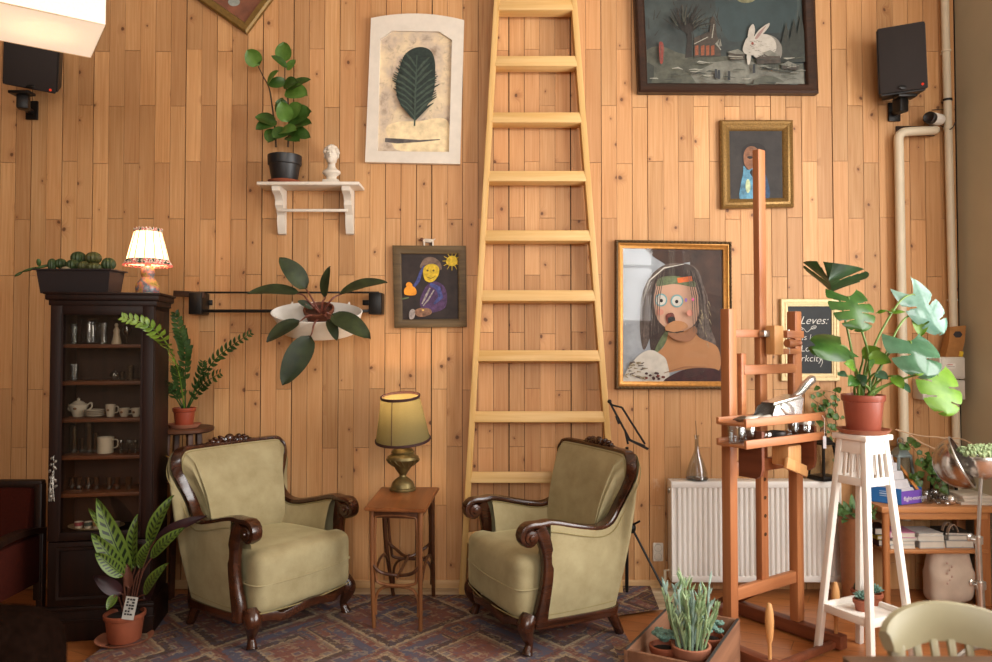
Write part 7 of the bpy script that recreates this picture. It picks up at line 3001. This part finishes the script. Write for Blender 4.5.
mb.build('faded_print', plain('faded_red_print', '#c4a496', .9), o, local=True)

# ================================================================ ROUND STEEL PLANTER ON A STAND
ep = V((P(975, 490, 3.424 - DIST).x, 3.424 - DIST, 0))
o = thing('sphere_planter', 'open round steel planter on a slim steel stand, filled with pale sedum', 'planter', ep)
cb = P(966, 464, ep.y)
R_ = .108
def pxs(px, py, yy=None):
    return P(px, py, ep.y if yy is None else yy)
mb = MB()                                      # bowl: lower half
cbowl = pxs(985, 455)
prof = [(R_ * cos(radians(a)), R_ * sin(radians(a))) for a in range(-90, 3, 8)]
prof[0] = (0, -R_)
inn = [((R_ - .004) * cos(radians(a)), (R_ - .004) * sin(radians(a))) for a in range(2, -90, -12)]
mb.lathe(prof + inn + [(0, -R_ + .01)], cbowl, 32)
mb.build('bowl', M_CHROME, o)
mb = MB()                                      # tilted half-sphere hood
chood = pxs(966, 463) + V((0, .03, 0))
HOODM = Matrix.Translation(chood) @ V((.74, -.52, .42)).to_track_quat('Z', 'Y').to_matrix().to_4x4()
prof = [(.118 * cos(radians(a)), .118 * sin(radians(a))) for a in range(-90, 3, 8)]
prof[0] = (0, -.118)
inn = [(.114 * cos(radians(a)), .114 * sin(radians(a))) for a in range(2, -90, -12)]
m1 = MB(); m1.lathe(prof + inn + [(0, -.11)], (0, 0, 0), 32)
mb.merge(m1.bm, HOODM)
mb.build('hood', plain('satin_steel', '#a8a09a', .22, 1.0, var=.06), o)
mb = MB()
m1 = MB(); m1.tube([(.118 * cos(2 * pi * k / 40), .118 * sin(2 * pi * k / 40), 0) for k in range(40)], .004, 6, True)
mb.merge(m1.bm, HOODM)
mb.ball(pxs(957, 469), (.012, .012, .012))
mb.build('hinge_ring', M_STEEL, o)
mb = MB()
for i in range(150):
    a, r = rng.uniform(0, 2 * pi), R_ * .95 * sqrt(rng.random())
    p = cbowl + V((r * cos(a), r * sin(a), -.005 + .032 * (1 - (r / R_) ** 2) + rng.uniform(0, .012)))
    for k in range(5):
        an = rng.uniform(0, 2 * pi)
        mb.ball(p + V((cos(an) * .009, sin(an) * .009, rng.uniform(0, .008))), (.006, .006, .008), nu=5, nv=4)
mb.build('sedum', leafmat('sedum_pale', '#8fa472', '#bccb9a', .6, 90), o)
mb = MB()
mb.lathe([(0, 0), (R_ * .9, -.012), (0, -.014)], cbowl + V((0, 0, -.004)), 24)
mb.build('soil', M_SOIL, o)
p0, p1, p2, p3 = pxs(973, 488), pxs(978, 540), pxs(980, 585), pxs(983, 628)
mb = MB()
mb.tube([V((cbowl.x - .02, ep.y, cbowl.z - R_ + .004)), p1], .008, 10)
mb.tube([p1 + V((0, 0, .02)), p2], .0125, 10)
mb.tube([p2 + V((0, 0, .01)), V((p3.x, ep.y, .06))], .016, 10)
mb.build('pole', M_STEEL, o)
for p, r in ((p1, .020), (p2, .024)):
    mb = MB()
    mb.lathe([(0, -.018), (r, -.016), (r, .016), (0, .018)], p, 14)
    mb.tube([p, p + V((-.04, -.01, .006))], .006, 8)
    mb.ball(p + V((-.045, -.01, .012)), (.012, .006, .016))
    mb.build('clamp', M_STEEL, o)
hub = V((p3.x, ep.y, .06))
for a in (200, 320, 80):
    mb = MB()
    e = hub + V((.19 * cos(radians(a)), .19 * sin(radians(a)), -.045))
    mb.tube(spline([hub, hub.lerp(e, .5) + V((0, 0, .02)), e], 5), .013, 8)
    mb.ball(e + V((0, 0, .005)), .020)
    mb.build('leg', M_STEEL, o)

# ================================================================ CRATE OF SUCCULENTS
zc = .225
cl_, cr_ = F(628.6, 645.6, zc), F(740, 619, zc)
cf_ = F(706.5, 667, zc)
u_ = (cr_ - cf_); Lc = u_.length; u_.normalize()
v_ = V((-u_.y, u_.x, 0))
Wc = (cf_ - cl_).length
M_CRATE = wood('old_crate', '#6e4a34', '#8f6448', 'x', 24, .7)
crc = cf_ + u_ * Lc / 2 + v_ * Wc / 2
CM_yaw = atan2(u_.y, u_.x)
o = thing('wooden_crate', 'old open wooden crate holding potted succulents on the floor', 'crate', V((crc.x, crc.y, RUGZ + .006)), CM_yaw)
hz = zc - RUGZ - .006
mb = MB(); mb.box((0, 0, .008), (Lc - .01, Wc - .01, .014)); mb.build('bottom', M_CRATE, o, local=True)
for s_ in (-1, 1):
    mb = MB(); mb.box((0, s_ * (Wc / 2 - .008), hz / 2), (Lc, .016, hz), bev=.002); mb.build('side_board', M_CRATE, o, local=True)
    mb = MB(); mb.box((s_ * (Lc / 2 - .008), 0, hz / 2), (.016, Wc - .034, hz), bev=.002); mb.build('end_board', M_CRATE, o, local=True)
mb = MB()
for s_ in (-1, 1):
    mb.box((0, s_ * (Wc / 2 - .008), hz + .0008), (Lc - .004, .010, .0016))
mb.build('dark_edge', plain('edge_grime', '#2c2a28', .8), o, local=True)
CM = W[o.name]
def inc(x, y):
    return CM @ V((x, y, .0155))
M_PENC = leafmat('pencil_succulent', '#8aa878', '#b4cb9e', .55, 30)
M_PENC2 = leafmat('pencil_succulent_blue', '#8caca0', '#b8cfc2', .55, 30)
pp = F(691, 647, zc - .02)
pl_ = CM.inverted() @ pp
c = inc(pl_.x, pl_.y)
o = thing('potted_succulent', 'tall pencil-stemmed pale green succulent in terracotta pot in the crate', 'plant', c, 0, 'succulents in the crate')
HP = .175
pot(o, c, .058, .073, HP, M_TERRA2, .02)
top = c + V((0, 0, HP - .02))
for i in range(32):
    a, r = i * 2.4, .054 * sqrt((i + .5) / 32)
    b = top + V((r * cos(a), r * sin(a), 0))
    h = rng.uniform(.13, .255)
    e = b + V((cos(a) * r * .9 + rng.uniform(-.02, .02), sin(a) * r * .6, h))
    m_ = b.lerp(e, .5) + V((rng.uniform(-.008, .008), 0, 0))
    mb = MB()
    q_ = spline([b, m_, e], 5)
    mb.tube(q_, [.0045] * 6 + [.0052] * 3 + [.005, .002], 6)
    for k in range(7):
        p = q_[rng.randrange(4, len(q_))]
        an = rng.uniform(0, 2 * pi)
        d = V((cos(an) * .5, sin(an) * .5, 1)).normalized()
        L_ = rng.uniform(.03, .06)
        mb.tube([p, p + d * L_ * .6, p + d * L_], [.004, .0048, .001], 5)
    mb.build('stem', M_PENC2 if i % 3 == 0 else M_PENC, o)
for lb, px, py, r in (('blue-green rosette succulent at the left end of the crate', 664, 645, .055), ('blue-green trailing succulent at the right end of the crate', 717, 637, .055)):
    pl_ = CM.inverted() @ F(px, py, zc - .03)
    c = inc(max(-Lc / 2 + .08, min(Lc / 2 - .08, pl_.x)), max(-Wc / 2 + .085, min(Wc / 2 - .085, pl_.y)))
    o = thing('potted_succulent', lb, 'plant', c, 0, 'succulents in the crate')
    pot(o, c, r * .8, r, .155, M_TERRA, .014)
    mb = MB()
    for j in range(9):
        a, rr = j * 2.4, r * .9 * sqrt(j / 9)
        cc = c + V((rr * cos(a), rr * sin(a), .16 + rng.uniform(0, .035)))
        for i in range(11):
            a2 = i * 2.4
            d = V((cos(a2), sin(a2), .5 + .08 * i)).normalized()
            mb.ball(cc + d * .014, (.011, .011, .006), Matrix.Identity(4) @ d.to_track_quat('X', 'Z').to_matrix().to_4x4(), nu=6, nv=4)
    mb.build('rosettes', M_SUC, o)

# ================================================================ GREEN CHAIR AND TABLE EDGE (bottom right)
M_GRN = plain('sage_paint', '#9a9274', .45, var=.05, scale=10)
gd = 1.776
def gp(px, py, d=gd):
    return P(px, py, d - DIST)
a0 = gp(872, 624)
a1 = gp(1000, 622)
gx = (gp(938, 620).x)
o = thing('wooden_chair', 'sage green painted wooden chair with curved top rail tucked at the table', 'chair', V((gx, gd - DIST - .2, 0)))
half = (a1.x - a0.x) / 2
zr = gp(938, 624).z
mb = MB()
q_ = []
for i in range(25):
    u = -1 + 2 * i / 24
    q_.append(V((gx + u * half, gd - DIST - .055 + .055 * (1 - u * u) , zr + .026 * (1 - u * u) - .018)))
hs = [(1, (.62 + .38 * (1 - abs(-1 + 2 * i / 24) ** 6)) if 0 < i < 24 else .55) for i in range(25)]
mb.sweep(q_, [(-.011, -.043), (.011, -.043), (.014, -.02), (.014, .025), (.008, .043), (-.008, .043), (-.014, .025), (-.014, -.02)], V((0, 1, 0)), scale=hs)
mb.build('top_rail', M_GRN, o, angle=50)
sy = gd - DIST
for u in (-.80, .80):
    mb = MB(); mb.bar((gx + u * half, sy - .035, zr - .03), (gx + u * half * .97, sy - .10, .44), .034, .026, (1, 0, 0), .006)
    mb.bar((gx + u * half * .97, sy - .10, .45), (gx + u * half * .98, sy - .06, 0), .034, .03, (1, 0, 0), .006)
    mb.build('back_post', M_GRN, o)
for u in (-.40, -.13, .14, .41):
    mb = MB(); mb.bar((gx + u * half, sy - .012, zr - .03), (gx + u * half * .96, sy - .09, .45), .017, .012, (1, 0, 0), .003)
    mb.build('spindle', M_GRN, o)
mb = MB(); mb.box((gx, sy - .26, .44), (half * 1.75, .36, .03), bev=.008); mb.build('seat', M_GRN, o)
for sx in (-1, 1):
    mb = MB(); mb.bar((gx + sx * half * .75, sy - .40, .43), (gx + sx * half * .78, sy - .41, 0), .034, .034, (1, 0, 0), .005); mb.build('leg', M_GRN, o)
M_TBL = wood('table_dark', '#4a3424', '#6a4e38', 'x', 30, .4)
tz = .745
c0, c1 = F(842, 655.5, tz), F(1060, 655.5, tz)
o = thing('cafe_table', 'wooden table edge in the near bottom-right corner before the green chair', 'table', V(((c0.x + c1.x) / 2, c0.y - .30, 0)))
mb = MB(); mb.box(((c0.x + c1.x) / 2, c0.y - .30, tz - .014), (c1.x - c0.x, .60, .028), bev=.003); mb.build('table_top', M_TBL, o)
for sx in (-1, 1):
    for yy in (-.54, -.06):
        x = (c0.x + c1.x) / 2 + sx * ((c1.x - c0.x) / 2 - .03)
        mb = MB(); mb.bar((x, c0.y + yy, tz - .028), (x, c0.y + yy, 0), .04, .04, (1, 0, 0), .004); mb.build('leg', M_TBL, o)
